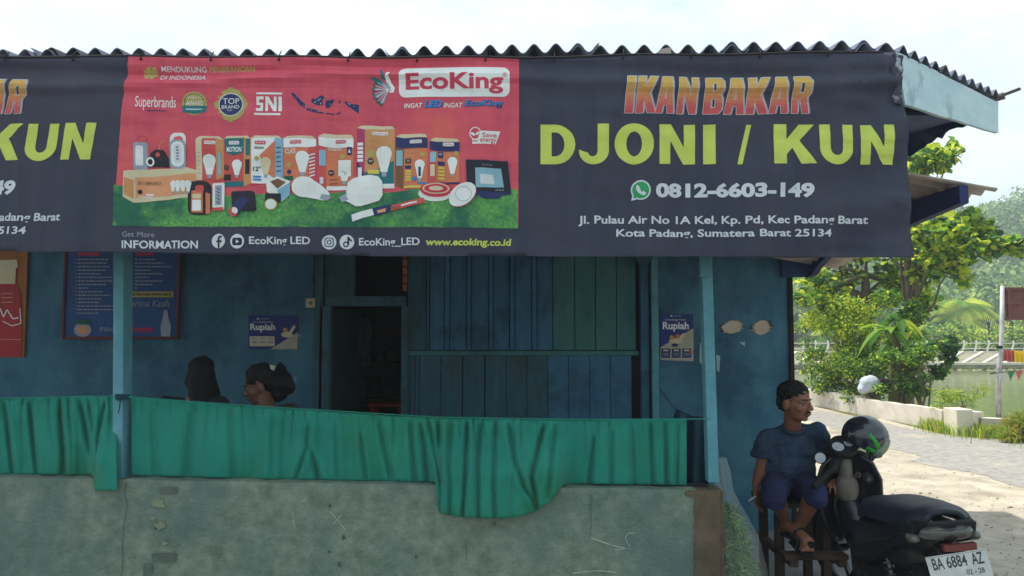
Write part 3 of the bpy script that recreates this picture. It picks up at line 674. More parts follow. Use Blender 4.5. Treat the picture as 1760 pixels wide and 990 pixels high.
p = P_(); p.oval(397, 180, 25, 25, C['gold'], 2, rag=.13, n=32)
for a in range(4): 
    c, s_ = [(0, -26), (26, 0), (0, 26), (-26, 0)][a]; p.rect(397 + c - 4, 180 + s_ - 4, 397 + c + 4, 180 + s_ + 4, C['gold'], 2)
p.oval(397, 180, 21.5, 20, C['offwhite'], 3, n=40); p.oval(397, 180, 20, 18.6, C['navy'], 4, n=40); p.text('TOP', 383, 169, 412, 179, C['offwhite'], 5, .0); p.text('BRAND', 381, 181, 412, 187, C['offwhite'], 5); p.text('2022', 391, 189, 400, 191, C['offwhite'], 5); p.done('blue_award_seal', BN)
p = P_(); p.rect(442, 160, 486, 163.4, C['offwhite'], 2); p.rect(438.5, 195.5, 483, 199, C['offwhite'], 2)
p.polys([[(.02, 0), (.27, 0), (.27, .58), (.12, .58), (.12, .8), (.3, .8), (.3, 1), (.02, 1), (.02, .42), (.17, .42), (.17, .2), (0, .2)]], 441, 167, 486, 192, C['offwhite'], 2)
p.polys([[(.36, 0), (.46, 0), (.46, .62), (.66, 0), (.78, 0), (.78, 1), (.68, 1), (.68, .38), (.48, 1), (.36, 1)], [(.85, 0), (.98, 0), (.98, 1), (.85, 1)]], 441, 167, 486, 192, C['offwhite'], 2)
p.done('standard_mark', BN)
p = P_()   # island map
for pts in ([(501, 160), (506, 161), (513, 168), (519, 175), (525, 179), (527, 184), (524, 187), (516, 181), (510, 173), (503, 165)], [(527, 187), (534, 187), (545, 190), (556, 194), (557, 196), (540, 194), (528, 190)],
            [(536, 170), (543, 171), (549, 166), (555, 164), (558, 168), (554, 173), (556, 180), (549, 182), (541, 180), (536, 176)], [(560, 173), (566, 172), (575, 170), (574, 172), (566, 175), (569, 180), (566, 185), (564, 180), (561, 186), (559, 180)],
            [(592, 173), (598, 175), (604, 178), (610, 178), (616, 179), (616, 195), (611, 191), (604, 186), (597, 181), (592, 177)], [(560, 194), (575, 195), (574, 197), (560, 196)], [(583, 171), (585, 174), (583, 177), (581, 175)], [(578, 194), (585, 191), (584, 194), (577, 197)]):
    p.poly(pts, C['navy'], 2)
for k in range(26):
    x, y = random.choice([(511, 170), (518, 178), (523, 183), (540, 175), (548, 172), (551, 178), (565, 180), (598, 178), (608, 182), (535, 189), (548, 193)]); x += random.uniform(-3, 3); y += random.uniform(-2, 2); p.rect(x, y, x + 1, y + 1, C['offwhite'], 3)
p.done('island_map', BN)
# bird emblem
p = P_(); p.poly([(652, 119), (656, 118), (660, 130), (663, 137), (656, 135)], C['teal'], 2); p.poly([(636, 131), (646, 133), (657, 138), (664, 144), (655, 147), (645, 143)], C['teal'], 2)
p.poly([(664, 124), (670, 123), (667, 129), (672, 141), (678, 150), (676, 158), (668, 158), (670, 148), (663, 139), (661, 130)], C['offwhite'], 3); p.poly([(655, 139), (664, 143), (672, 150), (670, 156), (660, 149)], C['grey'], 3)
for k in range(7):
    a = R(118 + k * 17); x, y = 666 + 24 * math.cos(a), 156 + 25 * math.sin(a); p.poly([(668, 152), (x - 3, y - 4), (x, y), (x + 3, y + 1)], C['magenta'] if k % 2 else C['grey'], 2); p.oval(x, y, 3.2, 3.2, C['darkgreen'], 4, n=10); p.line([(668, 153), (x, y)], .8, C['offwhite'], 5)
p.done('bird_emblem', BN)
p = P_(); p.rrect(685, 116, 876, 167, 12, C['offwhite'], 2); 
p.text('EcoKing', 697, 126, 865, 162, C['pink'], 3, .03); p.ring(868, 130, 4, 4, .8, C['pink'], 3, 16); p.text('R', 866.4, 127.8, 869.6, 132, C['pink'], 3); p.done('logo_plate', BN)
p = P_(); p.text('INGAT', 694, 177, 725, 185, C['offwhite'], 2, .02, sh=.15); p.text('LED', 729, 173, 759, 185, C['blue'], 3, .04, sh=.25); p.text('LED', 730, 174, 760, 186, C['navy'], 2, .05, sh=.25); p.text('INGAT', 763, 177, 794, 185, C['offwhite'], 2, .02, sh=.15)
p.text('EcoKing', 798, 173, 863, 187, C['navy'], 2, .05, sh=.2); p.text('EcoKing', 798, 172.5, 862, 186, C['blue'], 3, .02, sh=.2); p.done('slogan_lettering', BN)
p = P_(); p.poly([(826, 226), (860, 226), (852, 248), (818, 248)], C['offwhite'], 2); p.ring(817, 230, 10, 11, 1.6, C['offwhite'], 3); p.poly([(812, 240), (822, 240), (822, 248), (812, 248)], C['offwhite'], 3); p.poly([(813, 242), (821, 242), (821, 244), (813, 244)], C['red'], 4)
p.oval(813, 231, 4, 2.2, C['offwhite'], 3, .5); p.oval(821, 230, 4, 2.2, C['offwhite'], 3, -.6); p.text('Save', 829, 229, 854, 237, C['pink'], 3, .01); p.text('energy', 825, 239, 853, 248, C['pink'], 3, .01); p.done('save_energy_badge', BN)
# products ---------------------------------------------------------
def bulb(p, x, y, w_, h, m=None, L_=5, rot=0, base='grey'):
    """x,y centre of the globe"""
    c, s = math.cos(rot), math.sin(rot); T = lambda a, b: (x + a * c - b * s, y + a * s + b * c); P = []
    for k in range(19):
        a = R(-210 + k * 240 / 18); P.append(T(w_ / 2 * math.cos(a), w_ / 2 * math.sin(a)))
    P += [T(w_ * .26, h * .55), T(w_ * .22, h * .68), T(-w_ * .22, h * .68), T(-w_ * .26, h * .55)]
    p.poly(P, C[m or 'offwhite'], L_); p.poly([T(w_ * .17, h * .68), T(w_ * .14, h * .86), T(-w_ * .14, h * .86), T(-w_ * .17, h * .68)], C[base], L_)
def carton(name, x0, y0, x1, y1, xs_, front, top, side, side_right=True, band=None, foot=None):
    p = P_(); 
    if side_right: p.poly([(x0, y0 + 2), (xs_, y0), (xs_, y1), (x0, y1 - 1)], C[front], 3); p.poly([(xs_, y0), (x1, y0 + 3), (x1, y1 - 6), (xs_, y1)], C[side], 3); p.poly([(x0, y0 + 2), (xs_, y0), (x1, y0 + 3), (x1 - 8, y0 - 3), (x0 + 6, y0 - 3)], C['cream'], 3); fx0, fx1 = x0, xs_
    else: p.poly([(xs_, y0 + 1), (x1, y0), (x1, y1 - 2), (xs_, y1)], C[front], 3); p.poly([(x0, y0 - 2), (xs_, y0 + 1), (xs_, y1), (x0, y1 - 7)], C[side], 3); p.poly([(x0, y0 - 2), (x0 + 8, y0 - 6), (x1 - 4, y0 - 5), (x1, y0), (xs_, y0 + 1)], C['cream'], 3); fx0, fx1 = xs_, x1
    if band: p.rect(fx0, y0 + 1, fx1, y0 + band[0], C[band[1]], 4); p.poly([(x0, y0 - 1), (xs_, y0 + 1), (xs_, y0 + band[0]), (x0, y0 + band[0] - 3)] if not side_right else [(xs_, y0 + 1), (x1, y0 + 3), (x1, y0 + band[0] - 2), (xs_, y0 + band[0])], C[band[1]], 4)
    if foot: p.rect(fx0, y1 - foot[0], fx1, y1 - 1, C[foot[1]], 4)
    cx = (fx0 + fx1) / 2
    return p, fx0, fx1, cx
def minibox(p, cx, y, w_=18, inv=False):
    p.rrect(cx - w_ / 2, y, cx + w_ / 2, y + 6, 1.6, C['pink' if inv else 'offwhite'], 5, 2); p.text('EcoKing', cx - w_ / 2 + 2, y + 1, cx + w_ / 2 - 2, y + 5.2, C['offwhite' if inv else 'pink'], 6)
p, a, b, c = carton('', 336, 237, 384, 310, 370, 'redbox', 'cream', 'tan'); p.rect(336, 238, 347, 309, C['cream'], 4); minibox(p, 361, 242); bulb(p, 359, 275, 21, 36); p.rect(374, 262, 379, 300, C['glass'], 5)
for k in range(6): p.line([(338, 262 + k * 7), (344, 262 + k * 7)], 1, C['grey'], 5)
p.done('printed_bulb_box', BN)
p, a, b, c = carton('', 384, 237, 434, 322, 420, 'redbox', 'teal', 'tan', foot=(10, 'teal')); p.poly([(386, 238), (420, 238), (419, 262), (403, 268), (387, 262)], C['teal'], 4); minibox(p, 403, 243); p.text('MOTION', 390, 253, 416, 262, C['offwhite'], 6, .03); bulb(p, 408, 283, 17, 27); p.oval(389, 288, 4.5, 4.5, C['black'], 5); p.rect(424, 240, 432, 268, C['teal'], 4)
p.rect(385, 300, 397, 310, C['black'], 5); p.rect(423, 275, 431, 300, C['black'], 5); p.text('13', 387, 286, 391, 290, C['gold'], 6); p.done('printed_bulb_box', BN)
p, a, b, c = carton('', 434, 237, 487, 320, 473, 'offwhite', 'offwhite', 'sky', foot=(4, 'crimson')); p.poly([(474, 242), (474, 308), (462, 300), (447, 268)], C['orange'], 4); minibox(p, 449, 243, 18, True); p.text('SENSOR', 439, 253, 455, 257, C['black'], 5, .02); bulb(p, 458, 280, 18, 30, 'cream'); p.text('12"', 437, 287, 449, 295, C['black'], 5, .02); p.rect(437, 303, 450, 306, C['blue'], 5); p.rect(437, 308, 450, 311, C['blue'], 5); p.oval(443, 273, 4, 4, C['gold'], 5, n=14)
for k in range(6): p.line([(476, 255 + k * 8), (484, 254 + k * 8)], 1.5, C['navy'], 5)
p.done('printed_bulb_box', BN)
p, a, b, c = carton('', 488, 237, 544, 322, 530, 'orange', 'offwhite', 'redbox', band=(17, 'offwhite')); minibox(p, 509, 242, 20, True); p.text('CLASS', 491, 256, 510, 265, C['offwhite'], 5, .01); p.text('OPTIMUM', 491, 267, 508, 271, C['peach'], 5, .01); bulb(p, 521, 272, 23, 36); p.oval(498, 284, 5, 5, C['gold'], 5, n=14); p.oval(498, 296, 4, 4, C['navy'], 5, n=14); p.rect(490, 303, 505, 311, C['darkgreen'], 5)
for k in range(7): p.line([(532, 268 + k * 6), (542, 265 + k * 6)], 2, C['offwhite'], 5)
p.done('printed_bulb_box', BN)
p, a, b, c = carton('', 548, 236, 607, 328, 561, 'orange', 'offwhite', 'redbox', False, band=(17, 'offwhite')); minibox(p, 585, 240, 18, True); p.text('LEGEND', 564, 253, 587, 258, C['offwhite'], 5, .01); p.text('Optimum', 564, 263, 584, 268, C['peach'], 5); bulb(p, 592, 288, 22, 34, m='offwhite'); p.rect(581, 275, 603, 303, C['offwhite'], 5); p.rect(596, 252, 604, 266, C['navy'], 5); p.poly([(598, 262), (600, 255), (602, 262)], C['offwhite'], 6); p.oval(588, 269, 4.5, 4.5, C['gold'], 5, n=14); p.oval(569, 297, 5, 5, C['black'], 5, n=16); p.text('30W', 565.5, 295.6, 572.5, 298.6, C['offwhite'], 6)
p.rect(549, 258, 560, 285, C['sky'], 5); p.rect(550, 305, 556, 316, C['white'], 5); p.line([(566, 309), (580, 308)], 1.4, C['brown'], 5); p.line([(566, 316), (580, 315)], 1.4, C['brown'], 5); p.rect(561, 320, 607, 327, C['offwhite'], 4); p.done('printed_bulb_box', BN)
p, a, b, c = carton('', 613, 221, 678, 325, 627, 'tan', 'tan', 'magenta', False, foot=(9, 'offwhite')); minibox(p, 653, 226, 27); p.text('MAXISLIM', 632, 238, 659, 243, C['peach'], 5); p.text('Optimum', 631, 249, 651, 255, C['peach'], 5); p.poly([(627, 296), (655, 288), (677, 276), (677, 316), (627, 316)], C['teal'], 4); bulb(p, 660, 264, 27, 46, L_=6); p.oval(637, 264, 6, 6, C['gold'], 5, n=16); p.oval(637, 277, 5.5, 5.5, C['black'], 5, n=16); p.text('50', 634, 275, 640, 279, C['offwhite'], 6); p.poly([(631, 293), (652, 291), (651, 299), (633, 299)], C['yellow'], 5)
for k in range(5): p.rect(614, 245 + k * 7, 624, 250 + k * 7, C['offwhite'], 5)
p.poly([(613, 275), (626, 300), (626, 318), (613, 312)], C['navy'], 4); p.rect(615, 288, 622, 305, C['offwhite'], 5); p.done('printed_bulb_box', BN)
p, a, b, c = carton('', 680, 236, 735, 325, 694, 'orange', 'navy', 'brown', False, band=(19, 'navy'), foot=(5, 'yellow')); minibox(p, 715, 241, 21); p.text('TURBO', 697, 259, 717, 263, C['peach'], 5, .02); p.text('SAGA', 697, 265, 713, 269, C['peach'], 5, .02); bulb(p, 722, 284, 17, 34); p.rect(720, 288, 724, 304, C['navy'], 6); p.rect(697, 273, 707, 281, C['black'], 5); p.text('30', 699, 275, 705, 279, C['yellow'], 6); p.rect(696, 285, 707, 291, C['navy'], 5)
for k in range(4): p.rect(697, 293 + k * 5, 707, 297 + k * 5, C['yellow'], 5)
p.oval(726, 266, 4.5, 4.5, C['gold'], 5, n=14); p.oval(713, 308, 4, 4, C['blue'], 6, n=14); p.rect(681, 258, 692, 285, C['glass'], 5); p.rect(718, 314, 734, 317, C['blue'], 5); p.done('printed_bulb_box', BN)
p, a, b, c = carton('', 739, 244, 790, 318, 751, 'orange', 'navy', 'redbox', False, band=(17, 'navy'), foot=(4, 'navy')); minibox(p, 771, 246, 19); bulb(p, 778, 279, 17, 30); p.rect(753, 262, 762, 273, C['navy'], 5); p.text('12', 755, 264, 760, 268, C['offwhite'], 6); p.rect(753, 279, 765, 286, C['navy'], 5)
for k in range(4): p.rect(754, 288 + k * 6, 764, 292 + k * 6, C['yellow'], 5)
p.oval(784, 264, 4, 4, C['gold'], 5, n=14); p.rect(740, 262, 750, 280, C['glass'], 5); p.rect(740, 284, 748, 304, C['cream'], 5); p.done('printed_bulb_box', BN)
# rechargeable lamps at the left, long box
p = P_(); p.rrect(231, 245, 254, 292, 4, C['grey'], 3); p.rrect(235, 251, 247, 285, 2, C['offwhite'], 4); p.ring(246, 240, 8, 6, 1.2, C['crimson'], 3); p.done('printed_lamp', BN)
p = P_(); p.poly([(253, 282), (259, 262), (268, 257), (281, 258), (289, 272), (289, 287), (253, 287)], C['black'], 4); p.ring(258, 278, 7, 8, 3, C['offwhite'], 5); p.oval(271, 266, 4, 4, C['redbox'], 5, n=12); p.line([(273, 258), (275, 248), (281, 241), (285, 243)], 1, C['peach'], 4); p.done('printed_lamp', BN)
p = P_(); p.rrect(291, 228, 320, 258, 10, C['offwhite'], 3); p.rrect(297, 234, 315, 250, 7, C['red'], 4); p.rrect(290, 240, 320, 290, 10, C['grey'], 5); p.rrect(293, 243, 317, 286, 11, C['offwhite'], 6); p.rrect(299, 248, 311, 280, 4, C['white'], 7)
for k in range(5): p.rect(303, 252 + k * 5, 307, 254 + k * 5, C['navy'], 8)
p.done('printed_lamp', BN)
p = P_(); p.poly([(214, 294), (320, 287), (336, 292), (336, 337), (231, 349), (212, 338)], C['cream'], 4); p.poly([(234, 306), (336, 297), (336, 331), (234, 341)], C['peach'], 5); p.poly([(215, 305), (231, 310), (231, 342), (214, 334)], C['tan'], 5); p.text('3IN1 EMERGENCY', 238, 312, 276, 318, C['brown'], 6, .01)
for k in range(4): bulb(p, 296 + k * 9, 315, 11, 20, L_=7)
p.oval(241, 330, 4, 4, C['black'], 6, n=14); p.rect(238, 338, 262, 339.5, C['offwhite'], 6); p.rect(250, 333, 263, 336, C['offwhite'], 6); p.done('printed_long_box', BN)
p = P_(); p.rrect(322, 311, 362, 369, 12, C['black'], 6); p.rrect(335, 318, 350, 330, 4, C['redbox'], 7); p.rrect(328, 327, 348, 365, 3, C['orange'], 7); p.rrect(330, 333, 345, 341, 2, C['cream'], 8); p.rrect(330, 343, 345, 362, 2, C['offwhite'], 8); p.poly([(353, 330), (360, 333), (360, 366), (353, 368)], C['orange'], 7); p.done('printed_lamp', BN)
p = P_(); p.rrect(364, 314, 386, 361, 3, C['offwhite'], 6); p.rect(363, 356, 384, 362, C['redbox'], 7); p.line([(364, 314), (366, 309), (384, 308), (386, 313)], 1.4, C['redbox'], 7); p.rect(368, 318, 381, 352, C['grey'], 7)
for k in range(5): p.line([(372, 322 + k * 6), (377, 326 + k * 6)], 1.6, C['navy'], 8)
p.done('printed_lamp', BN)
p = P_(); p.rrect(401, 329, 443, 364, 5, C['black'], 6, sh=-.1); p.poly([(401, 352), (418, 338), (430, 344), (412, 368), (400, 372)], C['navy'], 7); p.oval(402, 364, 9, 8, C['redbox'], 8, .6); p.oval(405, 362, 6, 5, C['offwhite'], 9, .6); p.done('printed_spotlight', BN)
p = P_(); p.poly([(459, 312), (478, 304), (500, 312), (500, 336), (485, 347), (460, 330)], C['offwhite'], 6); p.poly([(466, 313), (479, 308), (493, 314), (478, 325)], C['brown'], 7); p.poly([(478, 327), (500, 314), (500, 336), (482, 347)], C['sky'], 7); p.rrect(457, 333, 484, 348, 3, C['black'], 8); p.oval(467, 352, 11, 10, C['gold'], 9); p.oval(467, 352, 9, 8.5, C['offwhite'], 10); p.done('printed_headlamp', BN)
def bigbulb(p, pts, m='offwhite', L_=8): p.poly(pts, C[m], L_)
p = P_(); p.oval(524, 322, 21, 18, C['offwhite'], 8); p.poly([(530, 305), (552, 318), (566, 331), (568, 341), (556, 345), (528, 340)], C['offwhite'], 8); p.poly([(553, 334), (566, 335), (569, 340), (562, 345), (551, 342)], C['grey'], 9); p.done('printed_bulb', BN)
p = P_(); p.poly([(598, 314), (608, 306), (636, 301), (650, 303), (657, 312), (658, 335), (652, 345), (622, 355), (612, 355), (596, 346), (594, 342)], C['offwhite'], 9); p.poly([(583, 340), (596, 332), (600, 346), (588, 348)], C['grey'], 9); p.done('printed_bulb', BN)
p = P_(); p.poly([(604, 369), (643, 358), (645, 369), (606, 381)], C['offwhite'], 7); p.poly([(640, 358), (672, 351), (669, 365), (644, 372)], C['navy'], 8); p.poly([(674, 353), (729, 341), (731, 350), (672, 363)], C['redbox'], 8); p.poly([(648, 362), (664, 358), (663, 364), (650, 367)], C['peach'], 9); p.line([(690, 354), (718, 348)], 2.6, C['offwhite'], 9); p.text('NEON', 675, 355, 688, 360, C['brown'], 9, .01); p.done('printed_batten_box', BN)
p = P_(); p.oval(748, 334, 28, 13, C['offwhite'], 5); p.oval(750, 327, 28, 13, C['crimson'], 6); p.oval(750, 325, 23, 9.5, C['cream'], 7); p.oval(750, 325, 20, 7.5, C['crimson'], 8); p.oval(750, 325, 12, 4, C['cream'], 9)
for k in range(14):
    a = R(10 + k * 12.5); p.oval(750 + 26.5 * math.cos(a), 329 + 11.5 * math.sin(a), 1.1, 1.1, C['offwhite'], 10, n=8)
p.done('printed_light_strip', BN)
p = P_(); p.oval(796, 336, 26, 17, C['redbox'], 8, -.65); p.oval(795, 335, 26, 17, C['offwhite'], 9, -.65); p.ring(797, 334, 14, 13, .8, C['grey'], 10); p.done('printed_downlight', BN)
p = P_(); p.poly([(801, 275), (873, 277), (879, 333), (862, 336), (858, 341), (828, 341), (824, 336), (812, 336), (803, 330)], C['navy'], 6); p.poly([(802, 276), (872, 278), (877, 331), (804, 328)], C['black'], 7); p.poly([(817, 289), (861, 290), (866, 322), (818, 323)], C['glass'], 8); p.poly([(825, 300), (848, 301), (850, 317), (826, 317)], C['white'], 9); p.text('EcoKing', 829, 283, 846, 286, C['grey'], 9); p.text('IP65', 852, 325, 866, 328, C['grey'], 9); p.done('printed_floodlight', BN)
# info strip
p = P_(); p.text('Get More', 211, 398, 263, 407, C['grey'], 2, -.005); p.text('INFORMATION', 210, 413, 339, 427, C['white'], 2, .022); p.done('information_lettering', BN)
p = P_()
for cx, cy in ((375, 414), (409, 415), (565, 416), (596, 416)): p.oval(cx, cy, 12.5, 12.5, C['white'], 2, n=36)
p.polys([[(.3, 0), (.55, 0), (.55, .45), (.8, .45), (.84, .62), (.55, .62), (.55, .78), (.65, .84), (.85, .84), (.85, 1), (.55, 1), (.38, .93), (.3, .78), (.3, .62), (.12, .62), (.12, .45), (.3, .45)]], 369, 405, 384, 426, C['black'], 3)
p.rrect(400, 409, 418, 422, 4, C['black'], 3); p.poly([(407, 412), (413, 415.5), (407, 419)], C['white'], 4)
p.rrect(557, 408, 573, 424, 4, C['black'], 3); p.rrect(558.6, 409.6, 571.4, 422.4, 3, C['white'], 4); p.ring(565, 416, 4.2, 4.2, 1.5, C['black'], 5, 20); p.oval(569, 412, 1, 1, C['black'], 5, n=8)
p.rect(597, 407, 600, 421, C['black'], 3); p.ring(594.5, 420, 5, 5, 2.2, C['black'], 3, 20); p.poly([(600, 407), (602, 411), (605, 412.5), (605, 415), (601, 413.6), (600, 412.5)], C['black'], 4)
p.done('social_media_icons', BN)
p = P_(); p.text('EcoKing LED', 430, 407, 533, 424, C['white'], 2, .02); p.text('EcoKing_LED', 617, 409, 722, 426, C['white'], 2, .02); p.text('www.ecoking.co.id', 731, 410, 877, 426, C['lime'], 2, .03, sh=.12); p.done('handle_lettering', BN)
# big yellow glyphs ------------------------------------------------
def arc(cx, cy, rx, ry, a0, a1, n=12): return [(cx + rx * math.cos(R(a0 + (a1 - a0) * k / n)), cy + ry * math.sin(R(a0 + (a1 - a0) * k / n))) for k in range(n + 1)]
GL = {'D': [[(0, 0), (.42, 0)] + arc(.42, .5, .58, .5, -90, 90) + [(0, 1)], [(.32, .2), (.32, .8)] + arc(.42, .5, .27, .3, 90, -90)],
      'J': [[(1, 1), (.62, 1), (.62, .34)] + arc(.46, .3, .155, .12, 0, -170, 6) + [(0, .36)] + arc(.5, .33, .5, .35, 180, 360, 14)],
      'O': [arc(.5, .5, .5, .52, 0, 350, 35), arc(.5, .5, .2, .31, 350, 0, 30)],
      'N': [[(0, 0), (.3, 0), (.3, .58), (.68, 0), (1, 0), (1, 1), (.69, 1), (.69, .43), (.32, 1), (0, 1)]],
      'I': [[(0, 0), (1, 0), (1, 1), (0, 1)]], '/': [[(0, 0), (.36, 0), (1, 1), (.64, 1)]],
      'K': [[(0, 0), (.3, 0), (.3, .24), (.43, .4), (.66, 0), (1.0, 0), (.62, .6), (.96, 1), (.6, 1), (.3, .62), (.3, 1), (0, 1)]],
      'U': [[(0, 1), (0, .38)] + arc(.5, .38, .5, .4, 180, 360, 16) + [(1, 1), (.69, 1), (.69, .4)] + arc(.5, .38, .19, .17, 0, -180, 10) + [(.31, 1)]]}
def bakar_set(parent, fn=None):
    for ch, x0, x1 in (('D', 929, 989), ('J', 995, 1046), ('O', 1056, 1123), ('N', 1133, 1195), ('I', 1209, 1230), ('/', 1268, 1292), ('K', 1329, 1402), ('U', 1408, 1466), ('N', 1480, 1537)):
        p = P_(); p.polys(GL[ch], x0, 214, x1, 282, C['lime'], 2, fn=fn, ref=(0, 0, 1, 1)); p.done('letter', parent)
    FL = {'I': [[(0, 0), (1, 0), (1, 1), (0, 1)]], 'K': [[(0, 0), (.36, 0), (.36, .38), (.62, 0), (1.02, 0), (.66, .54), (1, 1), (.62, 1), (.36, .64), (.36, 1), (0, 1)]],
          'A': [[(0, 0), (.32, 0), (.38, .22), (.62, .22), (.66, 0), (1, 0), (.78, 1), (.24, 1)], [(.42, .4), (.5, .8), (.58, .4)]], 'N': GL['N'],
          'B': [[(0, 0), (.8, 0), (1, .12), (1, .42), (.88, .52), (1, .62), (1, .9), (.84, 1), (0, 1)], [(.36, .16), (.36, .42), (.62, .42), (.62, .16)], [(.36, .6), (.36, .84), (.62, .84), (.62, .6)]],
          'R': [[(0, 0), (.34, 0), (.34, .36), (.5, .36), (.64, 0), (1, 0), (.84, .42), (1, .54), (1, .88), (.84, 1), (0, 1)], [(.34, .54), (.34, .82), (.64, .82), (.64, .54)]]}
    FO = {}
    for nm, mt, of, ly, dx, dy in (('white_outline', C['grey'], .05, 2, 2.2, -1.0), ('white_outline', C['white'], .05, 3, 0, 0), ('flame_lettering', C['fire'], .02, 4, 0, 0)):
        for ch, x0, x1 in (('I', 1073, 1086), ('K', 1092, 1124), ('A', 1126, 1156), ('N', 1163, 1195), ('B', 1209, 1240), ('A', 1245, 1279), ('K', 1283, 1317), ('A', 1321, 1352), ('R', 1359, 1388)):
            p = FO.setdefault(x0, P_()); wpx = x1 - x0; cu = FL[ch]; asp = wpx / 60.
            p.polys([[(q[0] * asp, q[1]) for q in lp] for lp in cu], x0 + dx, 133 + dy, x1 + dx, 195 + dy, mt, ly, off=of * .45, ref=(0, 0, asp, 1), sh=.09, fn=fn)
    for p in FO.values(): p.done('letter', parent)
    p = P_()
    ow = fn or (lambda a, b: (a, b))
    def ov(cx, cy, r, m, l): p.poly([ow(cx + r * math.cos(a), cy + r * math.sin(a)) for a in np.linspace(0, 6.1, 36)], m, l)
    ov(1101, 327, 17, C['white'], 2); p.poly([ow(1085, 345), ow(1088, 331), ow(1098, 342)], C['white'], 2); ov(1101, 327, 14.2, C['green'], 3); p.poly([ow(1088.5, 341), ow(1090, 333), ow(1097, 339)], C['green'], 3)
    p.poly([ow(x, y) for x, y in ((1093, 320), (1096, 318), (1099, 323), (1097, 326), (1102, 331), (1105, 329), (1110, 332), (1108, 336), (1103, 336), (1096, 331), (1093, 326))], C['white'], 4)
    p.done('messenger_icon', parent)
    p = P_(); p.text('0812-6603-149', 1127, 314, 1399, 340, C['white'], 2, .045, fn=fn); p.done('phone_number', parent)
    p = P_(); p.text('Jl. Pulau Air No 1A Kel, Kp. Pd, Kec Padang Barat', 994, 371, 1492, 389, C['white'], 2, .021, fn=fn); p.text('Kota Padang, Sumatera Barat 25134', 1059, 394, 1428, 411, C['white'], 2, .021, fn=fn); p.done('address_lettering', parent)
bakar_set(BN)
def leftfn(x, y):
    yy = 212 + (y - 214) * (63 / 68) if y < 300 else y - 5
    if y < 205: yy = 137 + (y - 133) * .92
    base = np.interp(yy, [165, 245, 325, 400], [42, 168, 18, 106]); ref = np.interp(yy, [165, 245, 325, 400], [1393, 1537, 1399, 1492])
    return 42 + (x - 1393) * .93 - .17 * (yy - 165) - (1 - .93) * 0 + (8 if yy > 360 else (6 if yy > 300 else 0)), yy
bakar_set(BN, leftfn)

# ------------------------------------------------------------------ posters on the back wall
def pmap(Y): return lambda u, v, l: at(u, v, Y - .004 - l * .0012)
def poster(name, label, cat, x0, y0, x1, y1, mat, Y=BY, th=.004, group=None):
    r = root(name, at((x0 + x1) / 2, y1, Y - .003), label, cat, group)
    bm = bmesh.new(); a, b = at(x0, y0, Y), at(x1, y1, Y); box(bm, a.x, b.x, Y - th, Y - .001, b.z, a.z); build('sheet', bm, mat, r); return r
pb = mk('poster_blue', lin(38, 58, 130), lin(32, 48, 116), 5, .5); pcream = mk('poster_cream', lin(180, 176, 156), lin(168, 164, 144), 6, .6)
r = poster('currency_poster', 'small landscape blue and cream poster reading Rupiah left of the doorway', 'poster', 428, 542, 512, 600, pb)
p = Print(pmap(BY)); p.poly([(465, 600), (512, 571), (511, 600)], pcream, 1); p.rect(429, 578, 472, 595, C['cream'], 1); p.text('Rupiah', 430, 556, 473, 571, C['offwhite'], 2, .03); p.text('Cinta Bangga Paham', 434, 552, 470, 555, C['offwhite'], 2)
p.oval(493, 575, 10, 5, C['cream'], 2); p.poly([(497, 570), (505, 558), (508, 562), (501, 573)], C['cream'], 2); p.oval(490, 567, 4, 4, C['tan'], 3, n=12); p.oval(443, 548, 1.6, 1.6, C['offwhite'], 2, n=10); p.line([(446, 548), (463, 548)], 1, C['grey'], 2)
for k in range(3): p.rect(432 + k * 14, 581, 442 + k * 14, 583, C['grey'], 2); p.rect(432 + k * 14, 586, 442 + k * 14, 590, C['grey'], 2)
p.done('poster_print', r)
r = poster('currency_poster', 'tall portrait blue and cream poster reading Rupiah beside the inner teal post', 'poster', 1134.5, 540, 1192, 621, pb, Y=BY)
p = Print(pmap(BY)); p.poly([(1135, 597), (1192, 564), (1192, 621), (1135, 619)], pcream, 1); p.text('Rupiah', 1139, 553, 1184, 570, C['offwhite'], 2, .03); p.text('Cinta Bangga Paham', 1143, 548, 1179, 551.5, C['offwhite'], 2); p.oval(1154, 543, 1.6, 1.6, C['offwhite'], 2, n=10); p.line([(1157, 543), (1171, 543)], 1, C['grey'], 2)
p.oval(1161, 586, 11, 5, C['cream'], 2); p.oval(1155, 580, 4, 4, C['tan'], 3, n=12); p.oval(1165, 578, 4, 4, C['orange'], 3, n=12); p.poly([(1165, 582), (1174, 572), (1177, 577), (1170, 584)], C['cream'], 2); p.oval(1160, 593, 6, 3, C['navy'], 3)
for k in range(3): p.rect(1136.5 + k * 18, 599, 1152 + k * 18, 615, C['navy'], 2); p.rect(1140 + k * 18, 601, 1149 + k * 18, 603.5, C['cream'], 3); p.rect(1139 + k * 18, 607, 1150 + k * 18, 608, C['grey'], 3); p.rect(1139 + k * 18, 610, 1150 + k * 18, 611, C['grey'], 3)
p.oval(1189, 605, 3, 3, C['orange'], 4, n=12); p.done('poster_print', r)
